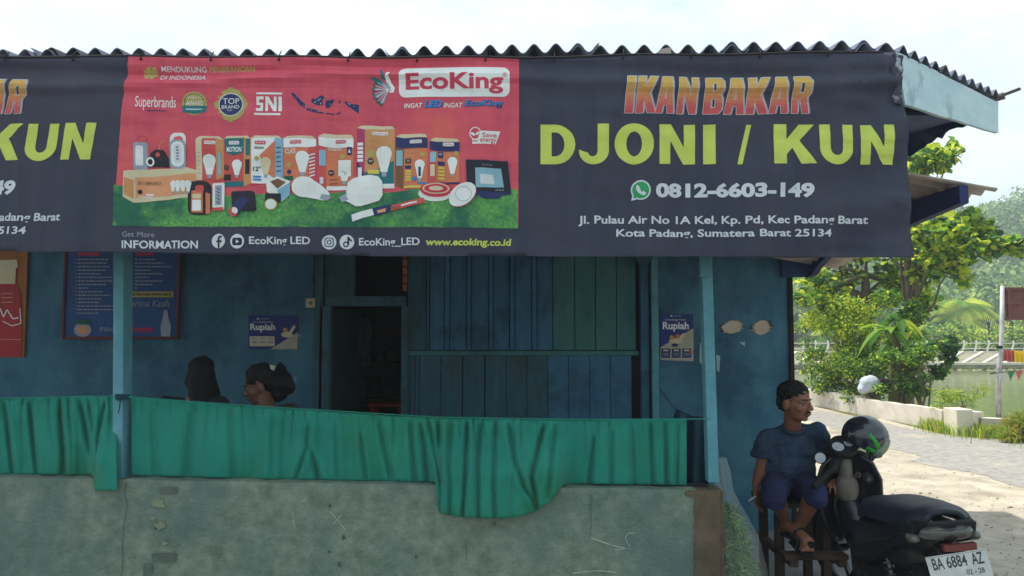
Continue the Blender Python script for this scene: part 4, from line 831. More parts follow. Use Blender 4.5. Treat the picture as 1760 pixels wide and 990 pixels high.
# menu board
mb = mk('menu_blue', lin(24, 82, 142), lin(20, 72, 128), 3, .5)
r = root('menu_board', at(210, 585, BY), 'blue framed menu board hanging high on the wall behind the left post', 'menu board')
a, b = at(112, 395, BY - .03), at(307, 583, BY - .03); bm = bmesh.new(); box(bm, a.x + .02, b.x - .02, BY - .028, BY - .004, b.z + .02, a.z - .02); build('board', bm, mb, r)
fr = mk('red_brown_frame', lin(110, 52, 56), lin(94, 44, 48), 4, .6)
for q in ((a.x, a.x + .022, b.z, a.z), (b.x - .022, b.x, b.z, a.z), (a.x + .023, b.x - .023, b.z, b.z + .022), (a.x + .023, b.x - .023, a.z - .022, a.z)):
    bm = bmesh.new(); box(bm, q[0], q[1], BY - .04, BY - .003, q[2], q[3]); build('frame', bm, fr, r, bevel=.003)
p = Print(pmap(BY - .028)); ln = [52, 50, 54, 48, 40, 58, 60, 48, 18, 44, 56, 40, 36, 62, 60, 36]
for k, l_ in enumerate(ln):
    x = 134; y = 445 + k * 6.15; p.rect(x - 4, y, x - 2.6, y + 2, C['grey'], 1)
    while x < 134 + l_: w1 = random.uniform(3, 9); p.rect(x, y, min(x + w1, 134 + l_), y + 2, C['grey'], 1); x += w1 + 1.4
for k, l_ in enumerate([34, 48, 62, 26, 46, 26, 48, 30, 4]):
    x = 232; y = 445 + k * 6.15
    while x < 232 + l_: w1 = random.uniform(3, 9); p.rect(x, y, min(x + w1, 232 + l_), y + 2, C['grey'], 1); x += w1 + 1.4
p.rect(134, 434, 171, 439, C['crimson'], 1); p.rect(233, 434, 264, 439, C['crimson'], 1); p.rect(220, 501, 298, 511, C['gold'], 1); p.text('SETIAP HARI SENIN LIBUR', 226, 503.5, 295, 508, C['black'], 2, .02)
p.text('Terima Kasih', 216, 515, 290, 527, C['grey'], 2, 0, sh=.25); p.text('Pilihan', 172, 562, 204, 570, C['grey'], 2, 0); p.text('manis', 228, 561, 263, 570, C['crimson'], 2, .02)
p.oval(142, 567, 15, 12, C['grey'], 1); p.poly([(128, 556), (135, 549), (142, 552), (148, 547), (156, 553), (152, 558), (138, 558)], C['darkgreen'], 2); p.oval(142, 567, 10, 7, C['peach'], 2)
p.poly([(277, 580), (276, 560), (280, 545), (282, 533), (288, 533), (289, 545), (294, 560), (292, 580)], C['grey'], 2); p.done('menu_print', r)
# drink poster on the far left
r = root('drink_poster', at(-20, 612, BY), 'tall orange poster of a red drink bottle at the far left of the wall', 'poster')
a, b = at(-70, 380, BY), at(44, 614, BY); bm = bmesh.new(); box(bm, a.x, b.x, BY - .02, BY - .003, b.z, a.z); build('board', bm, mk('poster_orange', lin(170, 108, 44), lin(150, 92, 40), 3, .6), r)
p = Print(pmap(BY - .02)); red = mk('bottle_red', lin(176, 34, 46), lin(156, 30, 42), 4, .5)
p.poly([(-64, 613), (-66, 540), (-60, 500), (-46, 488), (-44, 446), (29, 446), (30, 462), (27, 488), (35, 500), (38, 560), (37, 613)], red, 1); p.poly([(-30, 448), (29, 446), (31, 458), (27, 462), (26, 488), (-30, 488)], C['cream'], 2)
for v in (505, 512, 520): p.line([(2, v), (22, v - 1)], 1.6, C['peach'], 2)
p.line([(-40, 552), (-12, 534), (0, 530), (6, 545), (12, 532), (22, 548), (32, 546)], 2.2, C['offwhite'], 2); p.line([(5, 552), (20, 560), (36, 556), (34, 530)], 1.6, C['offwhite'], 2); p.line([(0, 583), (36, 584)], 1, C['peach'], 2); p.done('poster_print', r)

# ------------------------------------------------------------------ curtains
def curtain(name, label, xs_, top, bot, Y, folds, amp, mat, nxp=2.5, over=None, seed=0, group='green curtains along the half wall'):
    x0, x1 = xs_; nx = int((x1 - x0) / nxp); nz = 26
    def f(s, t):
        u = x0 + (x1 - x0) * s; vt = top(u); vb = bot(u); v = vt + (vb - vt) * t
        fine = mnoise.noise(Vector((u * .16, 0, seed))) * .006 * (1 - t) ** 1.5 + .004 * mnoise.noise(Vector((u * .45, v * .01, seed + 2))) * (1 - t) ** 2
        ph = u + 10 * mnoise.noise(Vector((u * .02, v * .012, seed + 5)))
        g = mnoise.noise(Vector((ph * folds, v * .004, seed))) * 2
        g = abs(g) ** .7 * (1 if g > 0 else -1)
        q = ph * .30 + 3 * mnoise.noise(Vector((ph * .03, v * .006, seed + 8)))
        cr = (1 - abs(math.sin(q * .5))) ** 3                      # narrow sharp pleats, uneven
        q2 = ph * .115 + 2.5 * mnoise.noise(Vector((ph * .02, v * .004, seed + 4)))
        cr2 = (1 - abs(math.sin(q2 * .5))) ** 2.2
        wgt = .55 + .9 * abs(mnoise.noise(Vector((u * .013, 0, seed + 3)))) * 2
        d = amp * (.35 + .65 * t) * g + fine - (.018 * cr * (1 - t) ** 1.3 + .012 * cr2 * (.3 + .7 * t)) * wgt
        for (pts, dep, wd_) in CREASES:
            if v < pts[0][1] - 4 or v > pts[-1][1] + 8: continue
            uc = float(np.interp(v, [p[1] for p in pts], [p[0] for p in pts])); e = (u - uc) / wd_
            if abs(e) < 5: d += .6 * dep * (-1.25 * math.exp(-e * e) + .5 * math.exp(-((e - 2.2) / 1.5) ** 2) + .4 * math.exp(-((e + 2.2) / 1.5) ** 2)) * ss(pts[0][1] - 4, pts[0][1] + 14, v) * (1 - ss(pts[-1][1] - 4, pts[-1][1] + 8, v) * .6)
        if t < .06: d += .004 * math.sin(t / .06 * math.pi)
        y = Y - d - (over(u, v) if over else 0)
        return at(u, v, y)
    me = grid(nx, nz, f); o = mobj(name, me, mat, None, True); m = o.modifiers.new('t', 'SOLIDIFY'); m.thickness = .0015
    if label: tag(o, label, 'curtain', group)
    return o
CREASES = [([(7, 687), (22, 812)], .04, 4), ([(50, 690), (63, 812)], .045, 4), ([(103, 693), (110, 812)], .035, 4), ([(137, 687), (150, 750), (163, 812)], .045, 4), ([(183, 687), (170, 740), (164, 800)], .04, 3.5), ([(152, 690), (160, 740)], .025, 3), ([(-60, 690), (-48, 812)], .04, 4), ([(-130, 690), (-120, 812)], .04, 4), ([(-220, 690), (-212, 812)], .04, 4),
    ([(530, 727), (527, 771), (510, 822)], .035, 4), ([(531, 765), (547, 822)], .035, 4), ([(619, 743), (629, 824)], .03, 4), ([(651, 721), (660, 770), (673, 824)], .035, 4.5), ([(704, 721), (713, 826)], .035, 4), ([(723, 727), (735, 826)], .035, 3.5), ([(738, 727), (748, 780), (757, 828)], .04, 3.5), ([(752, 722), (759, 840), (757, 885)], .045, 3.5),
    ([(776, 722), (770, 800), (772, 892)], .03, 4), ([(803, 722), (801, 800), (795, 895)], .06, 3.6), ([(827, 724), (820, 800), (822, 892)], .045, 4), ([(852, 724), (848, 830), (850, 890)], .04, 4), ([(874, 726), (884, 790), (902, 840), (922, 872)], .045, 4), ([(936, 728), (920, 790), (912, 822), (922, 866)], .06, 4),
    ([(955, 728), (948, 790), (942, 850)], .03, 4), ([(1022, 745), (1013, 832)], .04, 4), ([(1052, 735), (1050, 832)], .03, 4), ([(1085, 728), (1089, 832)], .025, 4), ([(1118, 726), (1122, 832)], .03, 3.5), ([(1143, 724), (1146, 832)], .035, 3.5), ([(1166, 724), (1163, 832)], .03, 3.5),
    ([(262, 700), (268, 816)], .02, 5), ([(330, 705), (322, 818)], .022, 6), ([(395, 708), (402, 820)], .02, 5), ([(470, 712), (466, 820)], .022, 5), ([(575, 725), (580, 822)], .02, 4)]
topl = lambda u: 679 + (200 - u) * .031 + .8 * math.sin(u * .08)
c1 = curtain('curtain', 'green gathered curtain left of the front post, its end hanging over the wall', (-420, 201), topl,
        lambda u: 813 + (u + 420) * .006 + (27 * ss(160, 163, u) * 1 if u > 150 else 0), 4.03, .03, .022, M['green_cloth'],
        over=lambda u, v: .11 * ss(148, 170, u) * ss(720, 800, v), seed=1)
def topr(u): return float(np.interp(u, [205, 440, 700, 800, 1000, 1180], [680, 699, 716, 719, 722, 719]))
def botr(u):
    b = float(np.interp(u, [205, 440, 750, 1000, 1180], [817, 823, 829, 832, 834]))
    if u < 750: return b
    return b + float(np.interp(u, [748, 754, 760, 800, 860, 890, 915, 940, 955, 968, 985], [0, 50, 54, 60, 61, 58, 50, 36, 18, 2, 0]))
def overr(u, v): return .135 * ss(735, 765, u) * (1 - ss(955, 985, u)) * ss(750, 820, v)
c2 = curtain('curtain', 'long green curtain right of the post with a bunched middle drooping over the half wall', (226, 1180), topr, botr, 4.03, .022, .02, M['green_cloth'], over=overr, seed=9, nxp=2)
# tucked fold swag
# cord the curtains hang from, and the knot of the post wire
bm = bmesh.new(); tube(bm, [at(-420, 697, 4.02), at(0, 684, 4.02), at(206, 681, 3.995), at(440, 698, 4.02), at(750, 717, 4.025), at(1000, 721, 4.02), at(1220, 720, 3.98)], .003, 6)
o = build('hanging_line', bm, M['green_cloth']); tag(o, 'thin sagging line threaded through the green curtains', 'line')
bm = bmesh.new(); c = at(207, 682, 3.975)
for k in range(5): tube(bm, [c + Vector((-.035, .02, .01 - k * .006)), c + Vector((0, -.006 - .002 * k, .012 - k * .007)), c + Vector((.035, .03, .006 - k * .005))], .0035, 6)
tube(bm, [c, c + Vector((.004, -.012, -.05)), c + Vector((-.006, -.006, -.085))], .003, 6)
o = build('cord_knot', bm, M['dark_cloth']); tag(o, 'dark frayed string knotted round the left front post above the curtain', 'string')
def tb(s, t):
    u = 1150 + 68 * s; vt = float(np.interp(u, [1150, 1163, 1175, 1190, 1205, 1218], [735, 703, 712, 716, 718, 718])); v = vt + (833 - vt) * t
    return at(u, v, 4.35 + .03 * math.sin(s * 16 + t) - .02 * t)
o = mobj('side_cloth', grid(40, 16, tb), M['dark_cloth'], None, True); o.modifiers.new('t', 'SOLIDIFY').thickness = .0015; tag(o, 'dark teal cloth hanging behind the right front post', 'cloth')
bm = bmesh.new(); tube(bm, [at(1134, 668, BY - .1), at(1150, 690, 5.2), at(1163, 704, 4.36)], .003, 6); tube(bm, [at(1163, 704, 4.36), at(1190, 716, 4.3), at(1222, 718, 4.05)], .003, 6)
o = build('cloth_cord', bm, M['dark']); tag(o, 'thin cord tied from the inner post to the dark hanging cloth', 'cord')

# ------------------------------------------------------------------ things seen through the doorway
r = root('hanging_shirt', at(622, 640, 6.9), 'pale grey shirt hanging inside the doorway', 'shirt'); 
def sh(s, t):
    u = 612 + 24 * s + 3 * math.sin(t * 5); v = 545 + 85 * t; 
    if t < .15: u = 624 + (u - 624) * (.5 + t * 3.3)
    return at(u, v, 6.95 + .03 * math.sin(s * 12 + t * 3))
o = mobj('cloth', grid(20, 20, sh), mk('grey_shirt', lin(62, 62, 70), lin(48, 48, 56), 8, .9), r, True); o.modifiers.new('t', 'SOLIDIFY').thickness = .004
bm = bmesh.new(); tube(bm, [at(616, 548, 6.95), at(624, 540, 6.95), at(632, 548, 6.95)], .005, 6); tube(bm, [at(624, 540, 6.95), at(624, 532, 6.95), at(627, 529, 6.95)], .003, 6); build('hanger', bm, M['dark'], r)
r = root('plastic_stool', (at(668, 700, 7.2).x, 7.2, .02), 'red plastic stool standing inside the dark doorway', 'stool'); rp_ = mk('red_plastic', lin(170, 40, 40), rough=.4)
c = at(668, 691, 7.2); bm = bmesh.new(); box(bm, c.x - .17, c.x + .17, 7.03, 7.37, c.z - .03, c.z); build('seat', bm, rp_, r, bevel=.012, seg=2)
for sx in (-1, 1):
    for sy in (-1, 1): bm = bmesh.new(); beam(bm, (c.x + sx * .13, 7.2 + sy * .13, c.z - .031), (c.x + sx * .17, 7.2 + sy * .17, .022), .035, .035); build('leg', bm, rp_, r)
r = root('kitchen_shelf', (at(660, 620, 8.4).x, 8.6, .02), 'wooden shelf with pans and jars deep inside the doorway', 'shelf')
x0, x1 = at(600, 600, 8.6).x, at(720, 600, 8.6).x
for z in (.5, .9, 1.3, 1.65):
    bm = bmesh.new(); box(bm, x0, x1, 8.45, 8.85, z, z + .025); build('board', bm, M['wood'], r)
for x in (x0, x1):
    for y in (8.42, 8.86): bm = bmesh.new(); beam(bm, (x, y, .02), (x, y, 1.75), .035, .035); build('upright', bm, M['wood'], r)
PL = ['wide low metal pot leftmost on the middle shelf board in the doorway', 'tall narrow tin beside the wide pot on the middle shelf board', 'widest round pot in the middle of the middle shelf board', 'slim tall tin rightmost on the middle shelf board',
      'small tin leftmost on the upper shelf board in the doorway', 'short tin in the centre of the upper shelf board', 'round pot rightmost on the upper shelf board in the doorway', 'large pot left on the lowest shelf board in the doorway', 'squat pot right on the lowest shelf board in the doorway']
tin = mk('dull_tin', lin(90, 90, 92), lin(70, 70, 72), 9, .45, metal=.8)
for i, (px, z, rr_, h) in enumerate(((622, .925, .09, .14), (645, .925, .06, .2), (668, .925, .1, .1), (690, .925, .05, .17), (630, 1.325, .05, .15), (652, 1.325, .05, .12), (676, 1.325, .08, .14), (640, .525, .12, .2), (680, .525, .1, .16))):
    x = at(px, 600, 8.65).x; bm = bmesh.new(); tube(bm, [(x, 8.65, z + .001), (x, 8.65, z + .03), (x, 8.65, z + h), (x, 8.65, z + h + .01)], [rr_ * .9, rr_, rr_ * .98, rr_ * .6], 16)
    o = build('cooking_pot', bm, tin, None, smooth=True, angle=R(40)); tag(o, PL[i], 'pot', 'pots on the shelf in the doorway')

for o in COL.objects:
    if o.name.split('.')[0] in ('menu_print', 'poster_print', 'address_lettering', 'phone_number', 'social_media_icons', 'island_map', 'headline_lettering', 'slogan_lettering', 'handle_lettering', 'information_lettering', 'award_wordmark'): o['kind'] = 'stuff'
# ------------------------------------------------------------------ vegetation
def leafmat(name, c1, c2, tr=.45, rough=.55): return mk(name, c1, c2, 1.2, rough, trans=tr, spec=.35, t2=(.3, .7))
LM = [leafmat('leaf_deep_green', lin(66, 112, 48), lin(90, 138, 56), .55), leafmat('leaf_mid_green', lin(124, 166, 54), lin(148, 186, 64), .6),
      leafmat('leaf_yellow_green', lin(204, 218, 62), lin(224, 232, 84), .65), leafmat('leaf_dark', lin(50, 86, 56), lin(64, 100, 64), .4)]
def leafpts(kind):
    if kind == 'almond': return [(0, 0), (.18, .25), (.32, .6), (.27, .88), (0, 1.02), (-.27, .88), (-.32, .6), (-.18, .25)]
    if kind == 'oval': return [(0, 0), (.2, .3), (.2, .7), (0, 1), (-.2, .7), (-.2, .3)]
    if kind == 'blade': return [(0, 0), (.05, .4), (0, 1), (-.05, .4)]
    return [(0, 0), (.3, .5), (0, 1), (-.3, .5)]
def leafverts(c, nrm, tip, size, kind):
    nrm = nrm.normalized(); tip = (tip - nrm * tip.dot(nrm)); tip = tip.normalized() if tip.length > 1e-3 else nrm.orthogonal().normalized()
    s = tip.cross(nrm)
    return [c + s * (x * size) + tip * ((y - .5) * size) + nrm * (-.35 * abs(x) * size * -1 - .12 * (y - .5) ** 2 * size) for x, y in leafpts(kind)]
def foliage(name, clumps, n, size, kind, mats, wts, parent, seed=0, droop=.2, up=.6, radial=.9):
    """many single leaves gathered in clumps; clumps = (centre, radius)"""
    rd = random.Random(seed); V = []; Fc = []; mi = []
    wt = [c[1] ** 2 for c in clumps]
    for _ in range(n):
        c, r = rd.choices(clumps, wt)[0][:2]
        rx = r if isinstance(r, float) else r
        d = Vector((rd.gauss(0, 1), rd.gauss(0, 1), rd.gauss(0, 1))).normalized(); q = rd.random() ** .5
        p = c + Vector((d.x * r, d.y * r, d.z * r * .75)) * q
        nm = Vector((rd.gauss(0, .55), rd.gauss(0, .55), up + rd.gauss(0, .45)))
        tip = d + Vector((0, 0, -droop)) + Vector((rd.gauss(0, .5), rd.gauss(0, .5), 0))
        vs = leafverts(p, nm, tip, size * rd.uniform(.65, 1.25), kind); b = len(V); V += vs; Fc.append(tuple(range(b, b + len(vs))))
        mi.append(rd.choices(range(len(mats)), wts)[0])
    me = bpy.data.meshes.new(name); me.from_pydata(V, [], Fc)
    for m in mats: me.materials.append(m)
    me.polygons.foreach_set('material_index', mi)
    o = bpy.data.objects.new(name, me); COL.objects.link(o)
    if parent: o.parent = parent; o.matrix_parent_inverse = wm(parent).inverted()
    o['kind'] = 'stuff'
    return o
def single_leaves(clumps, n, size, kind, mats, wts, parent, seed, tocam=None):
    rd = random.Random(seed); protos = []
    for m in mats:
        me = bpy.data.meshes.new('leaf'); vs = leafverts(Vector(), Vector((0, 0, 1)), Vector((0, 1, 0)), 1, kind); me.from_pydata(vs, [], [tuple(range(len(vs)))]); me.materials.append(m); protos.append(me)
    for _ in range(n):
        c, r = rd.choice(clumps)[:2]; d = Vector((rd.gauss(0, 1), rd.gauss(0, 1), rd.gauss(0, 1))).normalized()
        if tocam: d = (d - Vector((0, 1, 0)) * .5).normalized()
        p = c + d * r * rd.uniform(.85, 1.1); o = bpy.data.objects.new('leaf', rd.choices(protos, wts)[0]); COL.objects.link(o)
        o.parent = parent; o.matrix_parent_inverse = wm(parent).inverted(); o.location = p
        o.rotation_euler = (rd.gauss(0, .6), rd.gauss(0, .6), rd.uniform(0, 6.28)); s = size * rd.uniform(.8, 1.25); o.scale = (s, s, s)
def crook(a, b, n, j, rd):
    pts = [a.lerp(b, k / n) + (Vector((rd.uniform(-j, j), rd.uniform(-j, j), 0)) if 0 < k < n else Vector()) for k in range(n + 1)]; return pts
def pc(u, v, Y): return at(u, v, Y)
def tree(name, label, base, forks, clumps, n, size, kind, wts, mats=LM, tr=.16, seed=1, singles=0, group=None, bark=None, cat='tree', branches=True):
    r = root(name, base, label, cat, group); rd = random.Random(seed)
    bm = bmesh.new(); top = forks[0]; pts = crook(base, top, 7, .05, rd); tube(bm, pts, [tr * (1 - .55 * k / 7) * (1 + .08 * rd.uniform(-1, 1)) for k in range(8)], 12)
    build('trunk', bm, bark or M['bark'], r, smooth=True)
    if branches:
        bm = bmesh.new()
        for c, rad in clumps:
            s = pts[rd.randint(4, 7)]; tube(bm, crook(s, c, 4, .08, rd), [tr * .35, tr * .28, tr * .2, tr * .14, tr * .06], 6)
            for _ in range(3):
                q = c + Vector((rd.uniform(-1, 1), rd.uniform(-1, 1), rd.uniform(-.5, .8))) * rad; tube(bm, crook(c, q, 2, .03, rd), [tr * .09, tr * .06, tr * .03], 5)
        o = build('branches', bm, bark or M['bark'], r, smooth=True); o['kind'] = 'stuff'
    foliage('crown', clumps, n, size, kind, mats, wts, r, seed)
    if singles: single_leaves(clumps, singles, size * 1.15, kind, mats, wts, r, seed + 1, True)
    return r
def blobs(u0, v0, u1, v1, Y0, Y1, n, r0, r1, seed, edge=None):
    rd = random.Random(seed); out = []
    for _ in range(n):
        Y = rd.uniform(Y0, Y1); out.append((at(rd.uniform(u0, u1), rd.uniform(v0, v1), Y), rd.uniform(r0, r1)))
    return out
gz = lambda x, y: hz(x, y)
def base(u, Y, dz=-.05): x = (u - 880) / F * Y; return Vector((x, Y, hz(x, Y) + dz))
# big almond tree whose leaves hang in front of the hill
cl = [(at(u, v, Y), r) for u, v, Y, r in ((1600, 268, 15, .30), (1630, 262, 15.2, .26), (1578, 280, 15.4, .32), (1615, 285, 15, .22), (1590, 380, 15, .45), (1625, 400, 14.6, .42), (1660, 385, 14.8, .34), (1580, 420, 15.5, .45), (1610, 440, 15, .42), (1650, 425, 14.5, .38), (1665, 372, 15, .2), (1690, 395, 14.8, .24), (1640, 455, 15, .3), (1655, 482, 14.8, .18), (1700, 425, 14.4, .26), (1725, 422, 14.3, .24), (1752, 425, 14.2, .22), (1590, 470, 15.6, .35), (1560, 300, 15.6, .5), (1540, 350, 16, .6), (1500, 400, 16.4, .6), (1780, 430, 14.2, .3))]
tree('almond_tree', 'tall tropical almond tree with large round yellow green leaves spreading above the lower side roof', base(1556, 16.2), [at(1558, 430, 16)], cl, 3400, .17, 'almond', (3, 4, 4.5, 1.5), seed=4, singles=170, tr=.13)
# almond with the stout trunk near the house corner
cl = [(at(u, v, Y), r) for u, v, Y, r in ((1400, 480, 16.6, .4), (1385, 510, 16.2, .3), (1430, 500, 17, .34), (1455, 475, 17.2, .34), (1540, 470, 17, .5), (1560, 500, 17.4, .5), (1530, 510, 16.8, .3), (1400, 450, 17, .4), (1480, 420, 17.5, .6), (1440, 430, 17.5, .55), (1370, 440, 17.5, .6), (1590, 520, 17.4, .35), (1560, 450, 17.4, .4), (1420, 522, 16.4, .2))]
tree('almond_tree', 'almond tree with stout grey trunk rising behind the bright bush and loose hanging leaves', base(1500, 17.2), [at(1487, 470, 17.2)], cl, 2600, .16, 'almond', (3, 4, 3, 2), seed=14, singles=120, tr=.19)
# bright sunlit bush
cl = blobs(1395, 505, 1485, 560, 15.9, 16.8, 12, .22, .42, 3) + blobs(1440, 530, 1510, 640, 16.0, 16.8, 14, .24, .45, 5) + blobs(1420, 570, 1470, 650, 16, 16.8, 8, .2, .36, 6)
tree('leafy_bush', 'broad sunlit bush of bright yellow green leaves behind the start of the low wall', base(1465, 16.5), [at(1465, 600, 16.5)], cl, 7000, .085, 'oval', (1.6, 4, 7, 1), seed=21, tr=.05, cat='bush')
cl = blobs(1400, 600, 1470, 672, 16.2, 16.8, 12, .2, .3, 88) + blobs(1440, 600, 1540, 682, 15.4, 16.0, 14, .2, .34, 8)
tree('leafy_bush', 'dark green undergrowth bush at the foot of the stout almond trunk', base(1500, 15.9), [at(1495, 640, 15.8)], cl, 6000, .08, 'oval', (4, 4, 1.4, 3), seed=22, tr=.04, cat='bush')
cl = blobs(1372, 600, 1412, 668, 16.6, 17.4, 9, .14, .28, 12) + [(at(1385, 590, 17), .2), (at(1378, 560, 17), .24), (at(1395, 540, 17), .24)]
tree('thin_shrub', 'thin straggly shrub with pale gaps right beside the house corner', base(1392, 17.2), [at(1392, 600, 17)], cl, 900, .08, 'oval', (3, 3, 2.6, 2), seed=23, tr=.02, cat='shrub')
cl = blobs(1610, 668, 1690, 700, 12.9, 13.6, 9, .12, .2, 31)
tree('low_shrub', 'low yellowing shrub with arching stems spilling over the low wall near the pier', base(1650, 13.3), [at(1650, 680, 13.3)], cl, 900, .10, 'blade', (2, 3, 4, 1), seed=32, tr=.02, cat='shrub')
cl = blobs(1560, 600, 1600, 690, 14.0, 14.6, 8, .14, .24, 41)
tree('leafy_bush', 'upright rounded green bush between the banana clump and the low shrub', base(1582, 14.3), [at(1582, 640, 14.3)], cl, 2100, .07, 'oval', (5, 4, .8, 2), seed=42, tr=.03, cat='bush')
cl = blobs(1590, 585, 1640, 640, 14.6, 15, 6, .12, .2, 51)
tree('young_tree', 'young dark tree with thin stem and broad leaves standing before the pond', base(1585, 14.8), [at(1595, 600, 14.8)], cl, 240, .16, 'almond', (4, 2, .5, 3), seed=52, tr=.025)
cl = blobs(1512, 590, 1580, 690, 14.4, 14.8, 12, .14, .26, 141) + blobs(1510, 500, 1580, 590, 15.4, 16, 8, .2, .3, 142)
tree('leafy_bush', 'tall dense mid green bush wrapped round the banana stems', base(1550, 14.6), [at(1550, 640, 14.6)], cl, 3600, .085, 'oval', (4, 5, 1.2, 2), seed=143, tr=.03, cat='bush')
# banana clump: each leaf a part
def arch_leaf(bm, p0, d, L_, wid, drop, nseg=9, mi=0, split=0):
    d = Vector(d).normalized(); side = d.cross(Vector((0, 0, 1))).normalized(); a = []; 
    for k in range(nseg + 1):
        t = k / nseg; c = Vector(p0) + d * (L_ * t) + Vector((0, 0, -drop * L_ * t * t + .0)); wv = wid * math.sin(math.pi * min(1, .08 + t * .95)) ** .7
        a.append((bm.verts.new(c + side * wv + Vector((0, 0, .25 * wv))), bm.verts.new(c), bm.verts.new(c - side * wv + Vector((0, 0, .25 * wv)))))
    for p, q in zip(a, a[1:]):
        for j in (0, 1): f = bm.faces.new((p[j], p[j + 1], q[j + 1], q[j])); f.material_index = mi
b = base(1545, 15); bn = root('banana_plant', b, 'banana plant with long arching green leaves and one brown hanging leaf by the pond', 'banana plant'); rd = random.Random(5)
for k, (u, v) in enumerate(((1530, 560), (1556, 575), (1543, 545))):
    bb = base(u, 15 + .1 * k); bm = bmesh.new(); top = at(u + rd.uniform(-6, 6), v, 15 + .1 * k); tube(bm, crook(bb, top, 4, .02, rd), [.09, .08, .07, .06, .04], 10); build('stem', bm, mk('banana_stem', lin(120, 112, 62), lin(90, 92, 56), 4, .7), bn, smooth=True)
    for q in range(8):
        a = q * 2.4 + k; bm = bmesh.new(); el_ = rd.uniform(.3, 1.3); arch_leaf(bm, top - Vector((0, 0, .1)), (math.cos(a), math.sin(a), el_), rd.uniform(.5, .85), rd.uniform(.08, .13), rd.uniform(.5, 1.2)); build('leaf', bm, LM[rd.choice((1, 1, 2, 0))], bn)
bm = bmesh.new(); arch_leaf(bm, at(1540, 600, 14.9), (.1, -.2, -.2), .8, .12, 1.2); build('leaf', bm, mk('dry_leaf', lin(150, 116, 80), lin(120, 92, 62), 4, .8, trans=.3), bn)['label'] = 'dry brown hanging leaf'
# white sheet thrown over the bushes
r = root('white_sheet', at(1492, 676, 15.2), 'crumpled white plastic sheet bundle lying on the bushes under the stout tree', 'plastic sheet')
bm = bmesh.new(); ell(bm, at(1496, 660, 15.0), (.2, .16, .17)); ell(bm, at(1484, 668, 15.0), (.12, .12, .1)); mobj('bundle', fuse(bm, .02, 4, .02, 5), mk('white_plastic', lin(170, 178, 192), lin(206, 212, 222), 5, .6), r, True)
bm = bmesh.new(); ell(bm, at(1519, 660, 15.05), (.13, .12, .13)); mobj('dark_bag', fuse(bm, .02, 3, .04, 7), M['dark'], r, True)
# grasses along the wall foot at the right
def tufts(name, label, spots, n, L_, mats, cat='grass', seed=0):
    rd = random.Random(seed); bm = bmesh.new()
    for _ in range(n):
        c, r_ = rd.choice(spots); x, y = c.x + rd.gauss(0, r_), c.y + rd.gauss(0, r_ * .7); z = c.z if c.z else 0
        a = rd.uniform(0, 6.28); l = L_ * rd.uniform(.4, 1.1); wv = .003 + .003 * rd.random(); lean = rd.uniform(.1, .7) * l
        d = Vector((math.cos(a), math.sin(a), 0)); s = Vector((-d.y, d.x, 0)) * wv
        p = Vector((x, y, z)); m_ = p + d * lean * .4 + Vector((0, 0, l * .6)); e = p + d * lean + Vector((0, 0, l * .95))
        v = [bm.verts.new(q) for q in (p - s, p + s, m_ + s, m_ - s, e)]; i = rd.randrange(len(mats))
        for f in (bm.faces.new((v[0], v[1], v[2], v[3])), bm.faces.new((v[3], v[2], v[4]))): f.material_index = i
    o = build(name, bm, mats); tag(o, label, cat, kind='stuff'); return o
gm = [LM[1], LM[2], mk('dry_grass', lin(190, 172, 90), lin(160, 144, 76), 3, .8, trans=.3), LM[0]]
tufts('roadside_grass', 'yellowing grass growing along the foot of the low wall at the right', [(G(u, v), r_) for u, v, r_ in ((1640, 742, .2), (1670, 746, .25), (1700, 750, .25), (1730, 748, .3), (1760, 752, .35), (1790, 750, .4), (1620, 738, .15), (1850, 760, .5))], 9000, .22, gm, seed=2)
cl = [(at(1742, 735, 11.6), .22), (at(1765, 728, 11.5), .3), (at(1735, 748, 11.4), .16), (at(1790, 735, 11.5), .4)]
tree('grassy_bush', 'yellow green bushy clump at the right edge beside the signpost foot', base(1752, 11.6, 0), [at(1752, 735, 11.6)], cl, 3600, .13, 'blade', (1, 3, 5, .5), mats=[LM[0], LM[1], gm[2], LM[2]], seed=62, tr=.02, cat='bush')

# ------------------------------------------------------------------ far bank: revetment, fence, palms, houses
bank = root('stone_bank', (20, 47.5, -.9), 'sloping stone pond bank with pale slanting concrete ribs on the far side', 'embankment')
bm = bmesh.new(); x0, x1 = -10, 60
V4 = [(x0, 46.4, -.5), (x1, 46.4, -.5), (x1, 50.0, .14), (x0, 50.0, .14)]
bm = bmesh.new(); f = prism(bm, [Vector(v) for v in V4], (0, .1, -.25)); build('slope', bm, M['grey_stone'], bank)
def onslope(x, t): return Vector((x, 46.4 + 3.6 * t, -.5 + .64 * t + .04))
rib0 = None
for k in range(26):
    x = 16 + k * 1.36
    bm = bmesh.new(); beam(bm, onslope(x - 1.2 - .066 * x, .08), onslope(x, .98), .2, .1); build('rib', bm, M['concrete'], bank)
bm = bmesh.new(); beam(bm, (x0, 50.1, .14), (x1, 50.1, .14), .3, .12); build('coping', bm, M['concrete'], bank)
bm = bmesh.new(); beam(bm, onslope(12, .03), onslope(x1 - 1, .03), .22, .12); build('toe_beam', bm, M['concrete'], bank)
bm = bmesh.new(); rd = random.Random(3)
for k in range(140):
    s = rd.uniform(.05, .2); p = Vector((rd.uniform(14, 44), rd.uniform(44.8, 46.6), -.82)); bmesh.ops.create_icosphere(bm, subdivisions=1, radius=s, matrix=Matrix.Translation(p) @ Matrix.Rotation(rd.random() * 6, 4, 'Z') @ Matrix.Diagonal((1.4, 1, .5, 1)))
o = build('shore_stones', bm, M['grey_stone']); tag(o, 'scattered stones at the foot of the far pond bank', 'stones', kind='stuff')
